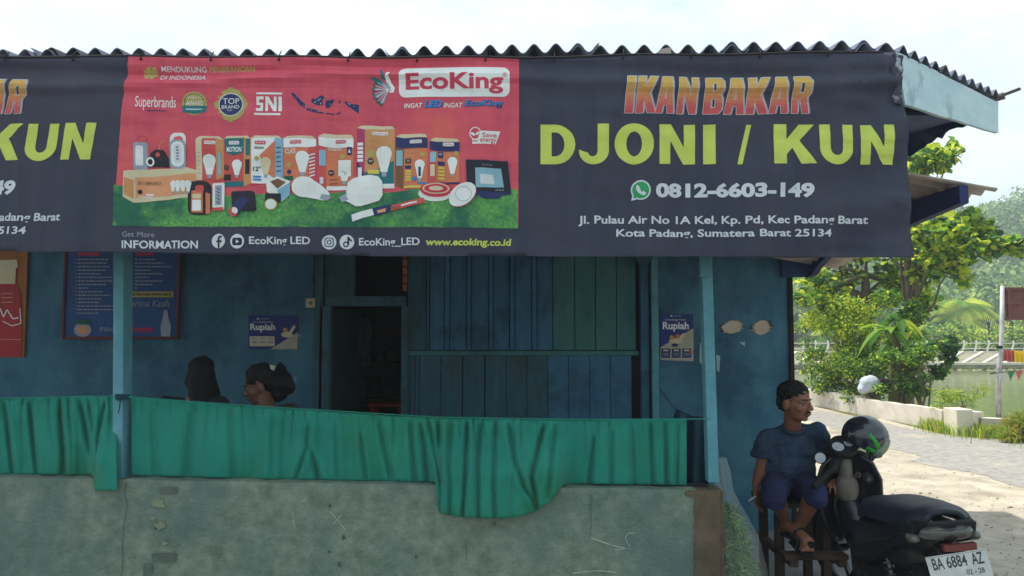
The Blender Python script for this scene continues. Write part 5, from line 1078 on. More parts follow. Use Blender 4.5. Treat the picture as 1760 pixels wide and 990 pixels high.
tufts('shore_weeds', 'yellow green weeds along the far waterline', [(Vector((x, 46.1, -.85)), .8) for x in range(14, 44, 2)], 1500, .35, [LM[1], LM[2], gm[2]], seed=8)
fn = root('white_fence', (20, 50.4, .6), 'long white fence of curved posts along the top of the far bank', 'fence')
pm = None
for k in range(64):
    x = -2 + k * .82
    if k == 0:
        bm = bmesh.new(); tube(bm, [(0, 0, 0), (.06, -.02, .3), (.08, -.1, .52), (0, -.2, .74)], [.07, .06, .06, .05], 6); pm = bpy.data.meshes.new('post'); bm.to_mesh(pm); bm.free(); pm.materials.append(M['white_paint'])
    o = bpy.data.objects.new('post', pm); COL.objects.link(o); o.parent = fn; o.matrix_parent_inverse = wm(fn).inverted(); o.location = (x, 50.5, .14)
for z in (.25, .6):
    bm = bmesh.new(); beam(bm, (-3, 50.5, .14 + z), (52, 50.5, .14 + z), .04, .05); build('rail', bm, M['white_paint'], fn)
# coconut palms
def palm(label, base_, top, n, L_, wts, seed, lean=(0, 0), tr=.16, group='palms beyond the pond'):
    r = root('palm_tree', base_, label, 'palm tree', group); rd = random.Random(seed); bm = bmesh.new(); tube(bm, crook(base_, top, 5, .06, rd), [tr * 1.3, tr, tr * .9, tr * .85, tr * .8, tr * .75], 8); build('trunk', bm, M['bark'], r, smooth=True)
    for k in range(n):
        a = 2 * math.pi * k / n * 1.0 + rd.uniform(-.2, .2); el_ = rd.uniform(-.1, 1.5); l = L_ * rd.uniform(.8, 1.1); d = Vector((math.cos(a), math.sin(a), el_)).normalized(); drop = rd.uniform(.55, .95)
        bm = bmesh.new(); nseg = 26; side = d.cross(Vector((0, 0, 1))).normalized()
        P = [top + d * (l * t) + Vector((0, 0, -drop * l * t * t)) for t in np.linspace(0, 1, nseg + 1)]
        tube(bm, P[::5], [.03, .028, .022, .016, .012, .006][:len(P[::5])], 4)
        for i in range(3, nseg + 1):
            t = i / nseg; ll = l * .34 * math.sin(math.pi * (.12 + .86 * t)) ** .6; tang = (P[i] - P[i - 1]).normalized()
            for s_ in (-1, 1):
                e = P[i] + (side * s_ + tang * .6).normalized() * ll + Vector((0, 0, -ll * .45)); b_ = P[i] - tang * .07; f = bm.faces.new([bm.verts.new(q) for q in (b_, P[i] + tang * .04, e)])
        build('frond', bm, LM[rd.choices((0, 1, 2), wts)[0]], r)
def fb(u, Y): x = (u - 880) / F * Y; return Vector((x, Y, hz(x, Y) - .05))
palm('large sunlit coconut palm standing tall behind the white fence', fb(1652, 60), at(1648, 532, 60), 34, 3.5, (2, 4, 5), 5)
palm('low bushy palm right of the large coconut palm', fb(1698, 56), at(1696, 578, 56), 16, 2.2, (2, 4, 3), 6, tr=.1)
palm('small palm at the right edge under the brown sign', fb(1748, 57), at(1742, 572, 57), 14, 1.9, (2, 4, 3), 7, tr=.1)
palm('low dark palm left of the large coconut palm', fb(1602, 60), at(1604, 562, 60), 14, 2.4, (4, 3, 1), 8, tr=.12)
palm('small palm half hidden behind the bushes at the left', fb(1425, 60), at(1425, 570, 60), 12, 2.2, (3, 3, 1), 9, tr=.12)
# low shrubs behind fence
cl = blobs(1500, 572, 1900, 600, 52, 58, 40, .7, 1.3, 71); o = foliage('hedge', cl, 9000, .3, 'oval', LM, (3, 4, 3, 2), None, 72); tag(o, 'mixed green hedge growing behind the white fence', 'hedge', kind='stuff')
# lamp posts
for k, u in enumerate((1699, 1739)):
    bs = fb(u, 53); lab = ['thin dark lamp post behind the fence left of the signpost', 'thin dark lamp post behind the fence just right of the signpost'][k]
    r = root('lamp_post', bs, lab, 'lamp post', 'lamp posts along the far bank'); bm = bmesh.new(); tp = at(u, 556, 53); tube(bm, [bs, tp], [.07, .05], 8); build('pole', bm, M['dark'], r); bm = bmesh.new(); ell(bm, tp, (.14, .14, .12), u=10, v=8); build('lamp_head', bm, M['dark'], r)
# white house on the hillside
def house(label, u0, v0, u1, v1, Y, wallm, roofm, wins, rh=.35, zdown=2):
    a, b = at(u0, v0, Y), at(u1, v1, Y); r = root('hillside_house', (a.x, Y, b.z - zdown), label, 'house'); bm = bmesh.new(); dp = 4.0
    box(bm, a.x, b.x, Y, Y + dp, b.z - zdown, a.z); build('wall', bm, wallm, r)
    bm = bmesh.new(); h = (a.z - b.z) * rh; e = .3; P = [Vector((a.x - e, Y - e, a.z + .01)), Vector((b.x + e, Y - e, a.z + .01)), Vector((b.x + e, Y - e, a.z + .12)), Vector((a.x - e, Y - e, a.z + h))]; prism(bm, P, (0, dp + 2 * e, .0)); bmesh.ops.recalc_face_normals(bm, faces=bm.faces[:]); build('roof', bm, roofm, r)
    for (wu0, wv0, wu1, wv1) in wins:
        p, q = at(wu0, wv0, Y), at(wu1, wv1, Y); bm = bmesh.new(); box(bm, p.x, q.x, Y - .05, Y - .004, q.z, p.z); w_ = build('window', bm, M['white_paint'], r); bm = bmesh.new(); i = (q.x - p.x) * .12; box(bm, p.x + i, q.x - i, Y - .06, Y - .052, q.z + i, p.z - i); build('pane', bm, M['dark'], w_)
    return r
cream = mk('pale_house_wall', lin(176, 176, 180), lin(190, 190, 192), 1, .9); tin_ = mk('pale_tin_roof', lin(206, 206, 208), lin(220, 220, 220), 1, .5)
house('small white two storey house among the trees on the hillside', 1664, 476, 1694, 500, 104, cream, tin_, ((1669, 476, 1674, 485), (1678, 476, 1682, 481)), zdown=3)
a, b = at(1676, 482, 102), at(1692, 492, 102); 
r = root('lean_to', (a.x, 102, b.z - 3), 'bright pale lean to roof below the white hillside house', 'shed'); bm = bmesh.new(); box(bm, a.x + .15, b.x - .2, 102, 103.5, b.z - 3, b.z + .05); build('wall', bm, cream, r); bm = bmesh.new(); prism(bm, [at(1676, 481, 102), at(1680, 481.5, 102), at(1693, 493, 101), at(1689, 494, 101)], (1.2, 1.6, .2)); bmesh.ops.recalc_face_normals(bm, faces=bm.faces[:]); build('roof', bm, tin_, r)
house('low pink brown house behind the right end of the fence', 1736, 562, 1830, 578, 64, mk('pinkish_wall', lin(190, 160, 146), lin(176, 148, 136), 1, .9), mk('brownish_roof', lin(150, 122, 108), lin(170, 140, 124), 2, .8), (), rh=.5)
house('small reddish house glimpsed between the palms', 1672, 552, 1686, 570, 70, mk('reddish_wall', lin(176, 140, 120), lin(160, 124, 104), 1, .9), tin_, ((1675, 556, 1679, 562),), zdown=2)
house('long pinkish building glimpsed through the leaves behind the house corner', 1366, 548, 1440, 590, 66, mk('pink_house_wall', lin(200, 164, 152), lin(186, 150, 140), 1, .9), mk('pink_roof', lin(196, 150, 134), lin(180, 134, 120), 1, .9), ((1380, 560, 1390, 574), (1405, 560, 1415, 574)), rh=.4)
# parked cars far behind the fence, tiny
for k, (u, cc) in enumerate(((1604, (70, 84, 104)), (1620, (200, 204, 208)))):
    p = fb(u, 52.6); r = root('parked_car', p, ['small dark parked car behind the fence under the low dark palm', 'small pale parked car right of the dark one behind the fence'][k], 'car', 'cars parked behind the far fence')
    bm = bmesh.new(); P = [(-1.1, .2), (1.1, .2), (1.1, .62), (.75, .68), (.5, 1.05), (-.6, 1.05), (-.85, .7), (-1.1, .66)]; prism(bm, [p + Vector((x * .55, 0, z)) for x, z in P], (0, 1.3, 0)); bmesh.ops.recalc_face_normals(bm, faces=bm.faces[:]); build('body', bm, mk('car_paint_%s' % ('dark', 'pale')[k], lin(*cc), rough=.3), r, bevel=.03)
    for s in (-1, 1): bm = bmesh.new(); tube(bm, [p + Vector((s * .36, -.03, .2)), p + Vector((s * .36, .1, .2))], .19, 12); build('wheel', bm, M['dark'], r)
    bm = bmesh.new(); prism(bm, [p + Vector((x * .55, -.012, z)) for x, z in ((-.7, .72), (.6, .72), (.42, .98), (-.55, .98))], (0, .01, 0)); build('window', bm, M['dark'], r)
# wooded hillside
rd = random.Random(11); cl = []; V = []; Fc = []; mi = []
HM = [mk('hill_leaf_dark', lin(62, 96, 60), lin(80, 114, 66), .3, .8, trans=.2), mk('hill_leaf_mid', lin(100, 138, 78), lin(126, 158, 88), .3, .8, trans=.3), mk('hill_leaf_light', lin(146, 174, 96), lin(168, 190, 108), .3, .8, trans=.35)]
for k in range(1500):
    y = rd.uniform(64, 150) ; px = rd.uniform(1180, 2050); x = (px - 880) / F * y; h = hz(x, y); 
    if y > 95 and y < 112 and 1650 < px < 1706: continue
    r_ = rd.uniform(1.2, 2.6) if rd.random() < .8 else rd.uniform(2.4, 3.4)
    c = Vector((x, y, h + r_ * rd.uniform(.4, .9))); kind = rd.choices((0, 1, 2), (4, 4, 2))[0]
    nb = int(34 * r_)
    for _ in range(nb):
        d = Vector((rd.gauss(0, 1), rd.gauss(0, 1) - .4, rd.gauss(0, 1) + .3)).normalized(); p = c + Vector((d.x * r_, d.y * r_, d.z * r_ * .9)) * rd.uniform(.75, 1.12)
        s = rd.uniform(.3, .6); nm = (d + Vector((rd.gauss(0, .4), rd.gauss(0, .4), rd.gauss(0, .4)))); tp = nm.orthogonal()
        vs = leafverts(p, nm, tp + Vector((rd.gauss(0, .5),) * 3), s * 1.6, 'diamond'); b_ = len(V); V += vs; Fc.append(tuple(range(b_, b_ + 4))); mi.append(min(2, max(0, kind + rd.choice((-1, 0, 0, 0, 1)))))
me = bpy.data.meshes.new('wooded_hillside'); me.from_pydata(V, [], Fc)
for m in HM: me.materials.append(m)
me.polygons.foreach_set('material_index', mi); o = bpy.data.objects.new('wooded_hillside', me); COL.objects.link(o); tag(o, 'dense green wood covering the hillside beyond the pond', 'wood', kind='stuff')

# ------------------------------------------------------------------ signpost, bunting
b = G(1716, 746); sp = root('signpost', b, 'weathered metal pole carrying a brown sign board seen from behind', 'signpost')
Y = b.y; bm = bmesh.new(); tube(bm, [b + Vector((0, 0, -.1)), at(1716, 640, Y), at(1721, 600, Y), at(1723, 492, Y)], [.042, .04, .036, .034], 12); build('pole', bm, M['metal_pole'], sp, smooth=True)
a, c = at(1727, 494, Y), at(1800, 550, Y); bm = bmesh.new(); box(bm, a.x, c.x, Y - .02, Y + .02, c.z, a.z); bd = build('sign_board', bm, M['rust_sign'], sp, bevel=.004)
for v0, v1 in ((494, 499), (518, 524), (545, 550)):
    p, q = at(1727.5, v0, Y), at(1799, v1, Y); bm = bmesh.new(); box(bm, p.x, q.x, Y - .05, Y - .021, q.z, p.z); build('brace', bm, M['rust_sign'], bd, bevel=.003)
p, q = at(1728, 496, Y), at(1735, 548, Y); bm = bmesh.new(); box(bm, p.x, q.x, Y - .056, Y - .051, q.z, p.z); build('edge_strip', bm, M['rust_sign'], bd)
bm = bmesh.new(); p = at(1718, 597, Y); tube(bm, [p + Vector((0, 0, -.02)), p + Vector((0, 0, .025))], .046, 12); build('strap', bm, M['dark'], sp)
bm = bmesh.new(); beam(bm, at(1702, 642, Y), at(1716, 640, Y), .02, .02); build('stub', bm, M['wood'], sp)
cols = [('white', lin(214, 214, 210)), ('green', lin(70, 150, 110)), ('pink', lin(206, 120, 116)), ('white', lin(214, 214, 210)), ('yellow', lin(220, 190, 60))]
r = root('pennant_string', at(1716, 641, Y - .06), 'string of small triangular coloured pennants tied to the signpost pole below the pleated bunting', 'bunting')
bm = bmesh.new(); tube(bm, [at(1714, 641, Y - .06), at(1740, 638, Y - .06), at(1900, 626, Y - .4)], .005, 5); build('string', bm, M['dark'], r)
for k in range(8):
    u = 1718 + k * 14; v = 641 - (u - 1714) * .08; y = Y - .06 - max(0, (u - 1740)) * .0022; pr = [at(u, v, y), at(u + 12, v - 1, y), at(u + (5 if k else 8), v + (22 if k == 0 else 15), y + .03)]
    bm = bmesh.new(); prism(bm, pr, (0, .004, 0)); build('pennant', bm, mk('pennant_' + cols[k % 5][0], cols[k % 5][1], rough=.7, trans=.3), r)
bm = bmesh.new(); prism(bm, [at(1716, 642, Y - .05), at(1722, 641, Y - .05), at(1718, 662, Y - .07)], (0, .004, 0)); build('pennant', bm, mk('pennant_rag', cols[0][1], trans=.3), r)
r = root('pleated_bunting', at(1722, 604, Y + .1), 'red and yellow pleated festive bunting tied to the pole above the pennants', 'bunting')
def pl(u0, u1):
    def f(s, t):
        u = u0 + (u1 - u0) * s; v0 = 600 + (u - 1720) * .09; return at(u, v0 + 20 * t * (1 + .03 * math.sin(s * 40)), Y + .12 + .02 * math.sin((u) * .9))
    return f
for (u0, u1, nm, c_) in ((1720, 1743, 'red', lin(190, 96, 90)), (1743, 1775, 'yellow', lin(232, 200, 50)), (1775, 1810, 'red', lin(190, 96, 90))):
    mobj('pleat', grid(40, 4, pl(u0, u1)), mk('bunting_' + nm, c_, rough=.7, trans=.35), r, True)
# ------------------------------------------------------------------ people
def frame_from(fwd, up=Vector((0, 0, 1))):
    f = Vector(fwd).normalized(); x = f.cross(up).normalized(); z = x.cross(f)
    return Matrix(((x.x, f.x, z.x, 0), (x.y, f.y, z.y, 0), (x.z, f.z, z.z, 0), (0, 0, 0, 1)))
def head_shapes(bm, T):
    q = bmesh.new()
    ell(q, (0, -.005, .155), (.074, .095, .085)); ell(q, (0, .025, .09), (.062, .07, .09)); ell(q, (0, .035, .038), (.05, .05, .036)); ell(q, (0, .07, .02), (.022, .018, .017))
    for s in (-1, 1):
        ell(q, (s * .04, .058, .085), (.024, .022, .024)); ell(q, (s * .013, .103, .08), (.010, .011, .009)); ell(q, (s * .075, -.008, .10), (.011, .021, .034))
        caps(q, (s * .012, .088, .134), .011, (s * .045, .07, .132), .010); caps(q, (s * .022, .083, .1035), .006, (s * .042, .073, .105), .005)
    caps(q, (0, .090, .128), .009, (0, .114, .086), .0145); ell(q, (0, .093, .0535), (.025, .0125, .0065)); ell(q, (0, .09, .042), (.021, .0125, .0075))
    me = bpy.data.meshes.new('h'); q.to_mesh(me); q.free(); me.transform(T); bm.from_mesh(me); bpy.data.meshes.remove(me)
def hand(bm, w_, d, n, s=1.0, curl=.35, thumb=1):
    """wrist, pointing direction, palm normal; five fingers of unequal length"""
    d = Vector(d).normalized(); n = Vector(n); n = (n - d * n.dot(d)).normalized(); x = d.cross(n)
    T = Matrix(((x.x, d.x, n.x, w_.x), (x.y, d.y, n.y, w_.y), (x.z, d.z, n.z, w_.z), (0, 0, 0, 1)))
    caps(bm, T @ Vector((-.018 * s, .03 * s, 0)), .017 * s, T @ Vector((-.022 * s, .075 * s, 0)), .014 * s, 10); caps(bm, T @ Vector((.016 * s, .03 * s, 0)), .017 * s, T @ Vector((.02 * s, .073 * s, 0)), .014 * s, 10); caps(bm, T @ Vector((0, 0, 0)), .021 * s, T @ Vector((0, .07 * s, 0)), .016 * s, 10)
    for k, (fx, L_) in enumerate(((-.032, .058), (-.011, .074), (.011, .08), (.031, .07))):
        p = Vector((fx * s, .082 * s, 0)); a = 0
        for j, q in enumerate((.42, .32, .26)):
            a += curl * (1 + .15 * k) * (.6 if j == 0 else 1); e = p + Vector((fx * .12, math.cos(a) * L_ * q * s, math.sin(a) * L_ * q * s)); caps(bm, T @ p, (.0095 - .001 * j) * s, T @ e, (.0088 - .001 * j) * s, 8); p = e
    p0 = Vector((.03 * thumb * s, .02 * s, .006 * s)); p1 = p0 + Vector((.026 * thumb * s, .03 * s, .014 * s)); p2 = p1 + Vector((.004 * thumb * s, .03 * s, .012 * s)); caps(bm, T @ p0, .013 * s, T @ p1, .011 * s, 8); caps(bm, T @ p1, .0105 * s, T @ p2, .009 * s, 8)
def loft(bm, pts, n=18):
    """chain of spheres+cones: pts = [(Vector, r)]"""
    for (a, ra), (b, rb) in zip(pts, pts[1:]): caps(bm, a, ra, b, rb, n)
def facial(parent, T, skin_dark, moust=True):
    Q = lambda x, y, z: T @ Vector((x, y, z))
    for s in (-1, 1):
        bm = bmesh.new(); ell(bm, Q(s * .031, .0765, .1155), (.0125,) * 3, u=12, v=8); e = build('eye', bm, M['eye'], parent, True); bm = bmesh.new(); ell(bm, Q(s * .0325, .0865, .1150), (.0052,) * 3, u=10, v=6); build('iris', bm, M['dark'], e, True)
        bm = bmesh.new(); caps(bm, Q(s * .014, .0985, .139), .0045, Q(s * .047, .0795, .139), .003, 8); build('eyebrow', bm, M['hair'], parent, True)
    bm = bmesh.new(); caps(bm, Q(-.018, .1005, .0485), .0022, Q(.018, .1005, .0485), .0022, 8); build('mouth_line', bm, M['lip'], parent, True)
    if moust:
        bm = bmesh.new(); caps(bm, Q(-.026, .093, .058), .003, Q(0, .1055, .0645), .0058, 8); caps(bm, Q(.026, .093, .058), .003, Q(0, .1055, .0645), .0058, 8); build('moustache', bm, M['hair'], parent, True)
M['skin'] = mk('brown_skin', lin(126, 82, 62), lin(140, 94, 70), 14, .5, .15, 200, spec=.4)
M['skin2'] = mk('warm_skin', lin(108, 70, 56), lin(118, 78, 62), 14, .5, spec=.4)
M['hair'] = mk('black_hair', lin(10, 9, 11), lin(18, 16, 18), 30, .75, .5, 160, stretch=(1, 1, .3))
M['eye'] = mk('eye_white', lin(104, 94, 90), rough=.6); M['lip'] = mk('lip_brown', lin(84, 46, 42), rough=.6)
M['tee'] = mk('blue_grey_tshirt', lin(44, 64, 86), lin(52, 72, 94), 5, .9, .35, 120, c3=lin(38, 56, 78), s3=4)
M['shorts'] = mk('navy_shorts', lin(32, 38, 70), lin(38, 44, 80), 5, .9, .35, 100)
# ---- the seated man
MAN = root('person', at(1356, 860, 4.95), 'man in blue grey t-shirt and navy shorts sitting on tall bench holding a cigarette', 'person')
hc = at(1368, 690, 4.86); fw = Vector((.60, -.80, -.03)); fmat = frame_from(fw)
TH = Matrix.Translation(hc) @ fmat @ Matrix.Diagonal((1.14, 1.04, 1.02, 1)) @ Matrix.Translation((0, -.01, -.12))
neck = at(1362, 733, 4.93); sL, sR = at(1321, 744, 4.98), at(1403, 738, 4.93); eL, wL = at(1308, 806, 5.0), at(1299, 833, 4.84); eR, wR = at(1420, 786, 5.02), at(1427, 816, 4.82)
hipL, hipR = at(1334, 832, 4.98), at(1376, 832, 4.97); kL, kR = at(1331, 848, 4.60), at(1400, 846, 4.60); aL, aR = at(1350, 897, 4.80), at(1370, 913, 4.76)
bm = bmesh.new(); head_shapes(bm, TH)
loft(bm, [(hc + Vector((-.012, .02, -.05)), .056), (neck, .054)]); ell(bm, at(1362, 775, 5.0), (.14, .09, .145)); ell(bm, at(1357, 812, 5.0), (.14, .11, .13))
for S_, E_, W_ in ((sL, eL, wL), (sR, eR, wR)): loft(bm, [(S_ + Vector((0, .005, -.02)), .040), (S_.lerp(E_, .5), .042), (E_, .040), (E_.lerp(W_, .35), .038), (W_, .026)])
for S_ in (sL, sR): caps(bm, neck + Vector((0, .03, -.045)), .035, S_ + Vector((0, .005, -.03)), .035)
for H_, K_, A_ in ((hipL, kL, aL), (hipR, kR, aR)):
    loft(bm, [(H_, .085), (H_.lerp(K_, .6), .073), (K_, .055), (K_.lerp(A_, .35), .052), (K_.lerp(A_, .7), .038), (A_, .031)])
    t = A_ + Vector((.06 if H_ is hipL else -.02, -.19, -.05)); he = A_ + Vector((0, .03, -.045)); loft(bm, [(he, .03), (A_ + Vector((0, 0, -.015)), .034), (A_.lerp(t, .55) + Vector((0, 0, -.002)), .032), (t, .022)])
    for k in range(5): q = t + Vector(((k - 2) * .015, -.004 * abs(k - 1), -.006)); caps(bm, q + Vector((0, .02, 0)), .011, q + Vector((0, -.018, -.003)), .009 - .0008 * k, 8)
hand(bm, wL + Vector((0, -.005, -.015)), (-.12, -.35, -1), (.8, -.5, 0), 1.05, .32, -1); hand(bm, wR, (-.3, -.9, -.35), (0, -.2, -1), 1.05, .3)
mobj('body', fuse(bm, .0062, 3), M['skin'], MAN, True)
facial(MAN, TH, M['skin'])
bm = bmesh.new(); me_ = None
q = bmesh.new(); ell(q, (0, -.013, .170), (.081, .0985, .083)); ell(q, (0, -.045, .115), (.077, .062, .066)); me0 = bpy.data.meshes.new('q'); q.to_mesh(me0); q.free(); me0.transform(TH); bm.from_mesh(me0); mobj('hair', fuse(bm, .005, 1, .007, 70), M['hair'], MAN, True)
bm = bmesh.new(); ell(bm, at(1361, 772, 4.99), (.172, .118, .17)); ell(bm, at(1356, 806, 4.98), (.168, .142, .13)); ell(bm, at(1354, 822, 4.985), (.172, .146, .07))
caps(bm, neck + Vector((-.045, .035, -.03)), .045, sL + Vector((0, 0, -.012)), .058); caps(bm, neck + Vector((.045, .03, -.03)), .045, sR + Vector((0, 0, -.012)), .058)
for S_, E_ in ((sL, eL), (sR, eR)): d = (E_ - S_).normalized(); tube(bm, [S_ + Vector((0, 0, -.015)), S_ + d * .08, S_ + d * .17], [.056, .062, .072], 18)
mobj('t_shirt', fuse(bm, .007, 2, .022, 9), M['tee'], MAN, True)
bm = bmesh.new(); c_ = neck + Vector((0, .002, -.018))
tube(bm, [c_ + Vector((.071 * math.cos(a), .066 * math.sin(a), .006 - .022 * -math.sin(a) * 1.0)) for a in np.linspace(0, 2 * math.pi, 25)], .008, 8); build('collar', bm, M['tee'], MAN, True)
bm = bmesh.new(); ell(bm, at(1354, 833, 5.0), (.165, .13, .085))
for H_, K_ in ((hipL, kL), (hipR, kR)): d = (K_ - H_).normalized(); tube(bm, [H_, H_.lerp(K_, .5), K_ - d * .03, K_ + d * .02 + Vector((0, 0, -.01)), K_ + d * .03 + Vector((0, .0, -.035)), K_ + d * .028 + Vector((0, .008, -.05))], [.098, .088, .076, .07, .072, .072], 18)
mobj('shorts', fuse(bm, .009, 3, .014, 8), M['shorts'], MAN, True)
pr = Print(lambda u, v, l: at(u, v, 4.862 - l * .001 + .00012 * (u - 1370) ** 2 * .6)); pr.text('casual', 1358, 733, 1382, 738, mk('faded_red_print', lin(130, 66, 84)), 1, 0); 
pr.bm.free()
bm = bmesh.new()
for k in range(6): u = 1357 + k * 4.6; tube(bm, [at(u, 737, 4.856), at(u + 3, 736.5, 4.856)], .0032, 6)
o = build('chest_print', bm, mk('faded_red_print', lin(130, 66, 84)), MAN); o['kind'] = 'stuff'
for A_, dx in ((aL, .06), (aR, -.02)):
    bm = bmesh.new(); t = A_ + Vector((dx, -.19, -.05)); he = A_ + Vector((0, .05, -.088)); d = (t - A_); m_ = he.lerp(t + Vector((0, -.03, -.036)), .5); 
    P = [he + Vector((.035 * math.cos(a), .03 + .03 * math.sin(a) - .03, 0)) for a in np.linspace(.3, math.pi - .3, 6)] + [t + Vector((-.045, 0, -.036)), t + Vector((-.03, -.04, -.038)), t + Vector((.02, -.045, -.038)), t + Vector((.045, 0, -.036))]
    prism(bm, P, (0, 0, .014)); bmesh.ops.recalc_face_normals(bm, faces=bm.faces[:]); s_ = build('sandal', bm, M['dark'], MAN, bevel=.003)
    bm = bmesh.new(); c = A_.lerp(t, .7); tube(bm, [c + Vector((-.045, 0, -.03)), c + Vector((-.03, -.005, .018)), c + Vector((0, -.01, .034)), c + Vector((.03, -.005, .018)), c + Vector((.045, 0, -.03))], .008, 6); build('strap', bm, M['dark'], s_)
bm = bmesh.new(); h0 = wL + Vector((-.012, -.05, -.105)); 
ca, cb = at(1287, 861, 4.75), at(1299, 853, 4.75); tube(bm, [ca, cb], .0045, 10); cg = build('cigarette', bm, mk('cigarette_paper', lin(220, 218, 210)), None); tag(cg, 'white cigarette held between the fingers of the seated man', 'cigarette')
bm = bmesh.new(); d = (ca - cb).normalized(); tube(bm, [ca + d * .0002, ca + d * .006], .0043, 8); build('ash', bm, mk('ash_grey', lin(120, 116, 112)), cg)
# bench he sits on
sz = at(1354, 833, 5.0).z - .075
BE = root('wooden_bench', (at(1360, 900, 4.95).x, 4.95, .022), 'tall rough wooden bench with low stretcher the man rests his feet on', 'bench')
xa, xb = at(1310, 900, 4.95).x, at(1420, 900, 4.95).x
for k in range(3):
    bm = bmesh.new(); y = 4.80 + k * .125; box(bm, xa, xb, y, y + .118, sz - .032, sz); build('seat_plank', bm, M['wood'], BE, bevel=.004)
for x in (xa + .05, xb - .07):
    for y in (4.83, 5.13): bm = bmesh.new(); box(bm, x, x + .05, y, y + .05, .022, sz - .033); build('leg', bm, M['wood'], BE, bevel=.003)
zs_ = aR.z - .13
bm = bmesh.new(); box(bm, xa + .02, xb - .01, 4.60, 4.70, zs_, zs_ + .03); build('foot_rail', bm, M['wood'], BE, bevel=.003)
for x in (xa + .05, xb - .07): bm = bmesh.new(); box(bm, x, x + .05, 4.60, 5.18, zs_ - .042, zs_ - .001); build('side_rail', bm, M['wood'], BE, bevel=.003)
bm = bmesh.new(); tube(bm, [at(1378, 909, 5.3), at(1425, 908, 5.3)], .008, 8); o = build('lit_edge_rod', bm, M['metal_pole']); tag(o, 'thin pale rod standing in for a lit edge behind the feet of the seated man', 'lit edge')  # pale rod added to draw the lit edge behind the feet

# ---- two women behind the curtain
def seated(label, hc, fw, torso_fw, mt, seatz, skin, scale=.97, bun=None):
    P = root('person', (hc.x, hc.y, seatz), label, 'person', 'women sitting behind the curtain')
    T = Matrix.Translation(hc) @ frame_from(fw) @ Matrix.Scale(scale, 4) @ Matrix.Translation((0, -.01, -.12)); tf = Vector(torso_fw).normalized(); sd_ = tf.cross(Vector((0, 0, 1)))
    bm = bmesh.new(); head_shapes(bm, T); nk = hc + Vector((0, 0, -.15)) - tf * .09; hip = Vector((nk.x, nk.y, seatz + .1)) - tf * .05
    loft(bm, [(hc - Vector(fw) * .02 + Vector((0, 0, -.06)), .048), (nk, .05)]); sh_ = [nk + sd_ * (s * .18) + Vector((0, 0, -.02)) for s in (-1, 1)]
    for s, S_ in zip((-1, 1), sh_):
        E_ = S_ + Vector((0, 0, -.27)) + tf * .05 + sd_ * s * .03; W_ = E_ + tf * .2 + Vector((0, 0, -.02)) - sd_ * s * .08; loft(bm, [(S_, .045), (E_, .036), (W_, .024)]); hand(bm, W_, tf, (0, 0, -1), .92, .3, s)
        hp = hip + sd_ * s * .09; kn = hp + tf * .42 + Vector((0, 0, .0)); an = kn + Vector((0, 0, -(kn.z - .1))); loft(bm, [(hp, .08), (kn, .055), (an, .035)]); loft(bm, [(an, .034), (an + tf * .17 + Vector((0, 0, -.03)), .022)])
    ell(bm, nk.lerp(hip, .3), (.13, .09, .15)); ell(bm, hip, (.14, .11, .1)); mobj('body', fuse(bm, .008, 3), skin, P, True); facial(P, T, skin, False)
    bm = bmesh.new(); ell(bm, nk.lerp(hip, .32), (.165, .115, .2), frame_from(tf)); ell(bm, nk.lerp(hip, .75), (.155, .125, .2), frame_from(tf))
    for s, S_ in zip((-1, 1), sh_): caps(bm, nk + Vector((0, 0, -.03)) + sd_ * s * .05, .04, S_, .058); d = (Vector((0, 0, -1)) + tf * .2).normalized(); tube(bm, [S_, S_ + d * .2], [.06, .058], 14)
    mobj('top', fuse(bm, .01, 3, .014, 7), mt, P, True)
    bm = bmesh.new()
    for s in (-1, 1): hp = hip + sd_ * s * .09; kn = hp + tf * .42; an = kn + Vector((0, 0, -(kn.z - .22))); loft(bm, [(hp, .095), (kn, .07), (an, .065)])
    ell(bm, hip, (.155, .13, .11)); mobj('trousers', fuse(bm, .012, 2), M['dark'], P, True)
    return P, T
W2, T2 = seated('woman with hair tied in a loose bun, facing left behind the green curtain', at(446, 662, 4.75), Vector((-.95, -.18, -.26)), (-.8, .5, 0), mk('olive_blouse', lin(60, 56, 44), lin(72, 66, 52), 6, .9), .45, M['skin2'])
bm = bmesh.new(); me0 = bpy.data.meshes.new('q'); q = bmesh.new(); ell(q, (0, -.012, .168), (.085, .103, .088)); ell(q, (0, -.07, .12), (.07, .07, .075)); q.to_mesh(me0); q.free(); me0.transform(T2); bm.from_mesh(me0)
ell(bm, at(484, 657, 4.8), (.07, .06, .075)); ell(bm, at(494, 664, 4.8), (.05, .05, .05)); ell(bm, at(482, 637, 4.82), (.035, .04, .055)); ell(bm, at(478, 675, 4.8), (.06, .05, .05))
mobj('hair', fuse(bm, .008, 3, .012, 14), M['hair'], W2, True)
bm = bmesh.new(); prism(bm, [at(463, 627, 4.68), at(473, 629, 4.68), at(470, 637, 4.68), at(465, 634, 4.68)], (0, .02, 0)); build('hair_clip', bm, mk('pale_clip', lin(180, 176, 160)), W2)
W1, T1 = seated('person with long loose dark hair seen from behind, left of the woman with the bun', at(346, 646, 4.85), Vector((-.25, .97, 0)), (.1, 1, 0), mk('black_top', lin(32, 34, 40), lin(40, 42, 48), 6, .9), .45, M['skin2'])
bm = bmesh.new(); me0 = bpy.data.meshes.new('q'); q = bmesh.new(); ell(q, (0, -.02, .158), (.085, .105, .092)); ell(q, (0, -.05, .09), (.085, .08, .1)); q.to_mesh(me0); q.free(); me0.transform(T1); bm.from_mesh(me0)
loft(bm, [(at(347, 650, 4.78), .085), (at(352, 690, 4.78), .085), (at(356, 725, 4.8), .08)]); loft(bm, [(at(358, 670, 4.8), .06), (at(368, 705, 4.82), .06)])
mobj('hair', fuse(bm, .008, 2, .014, 13), M['hair'], W1, True)
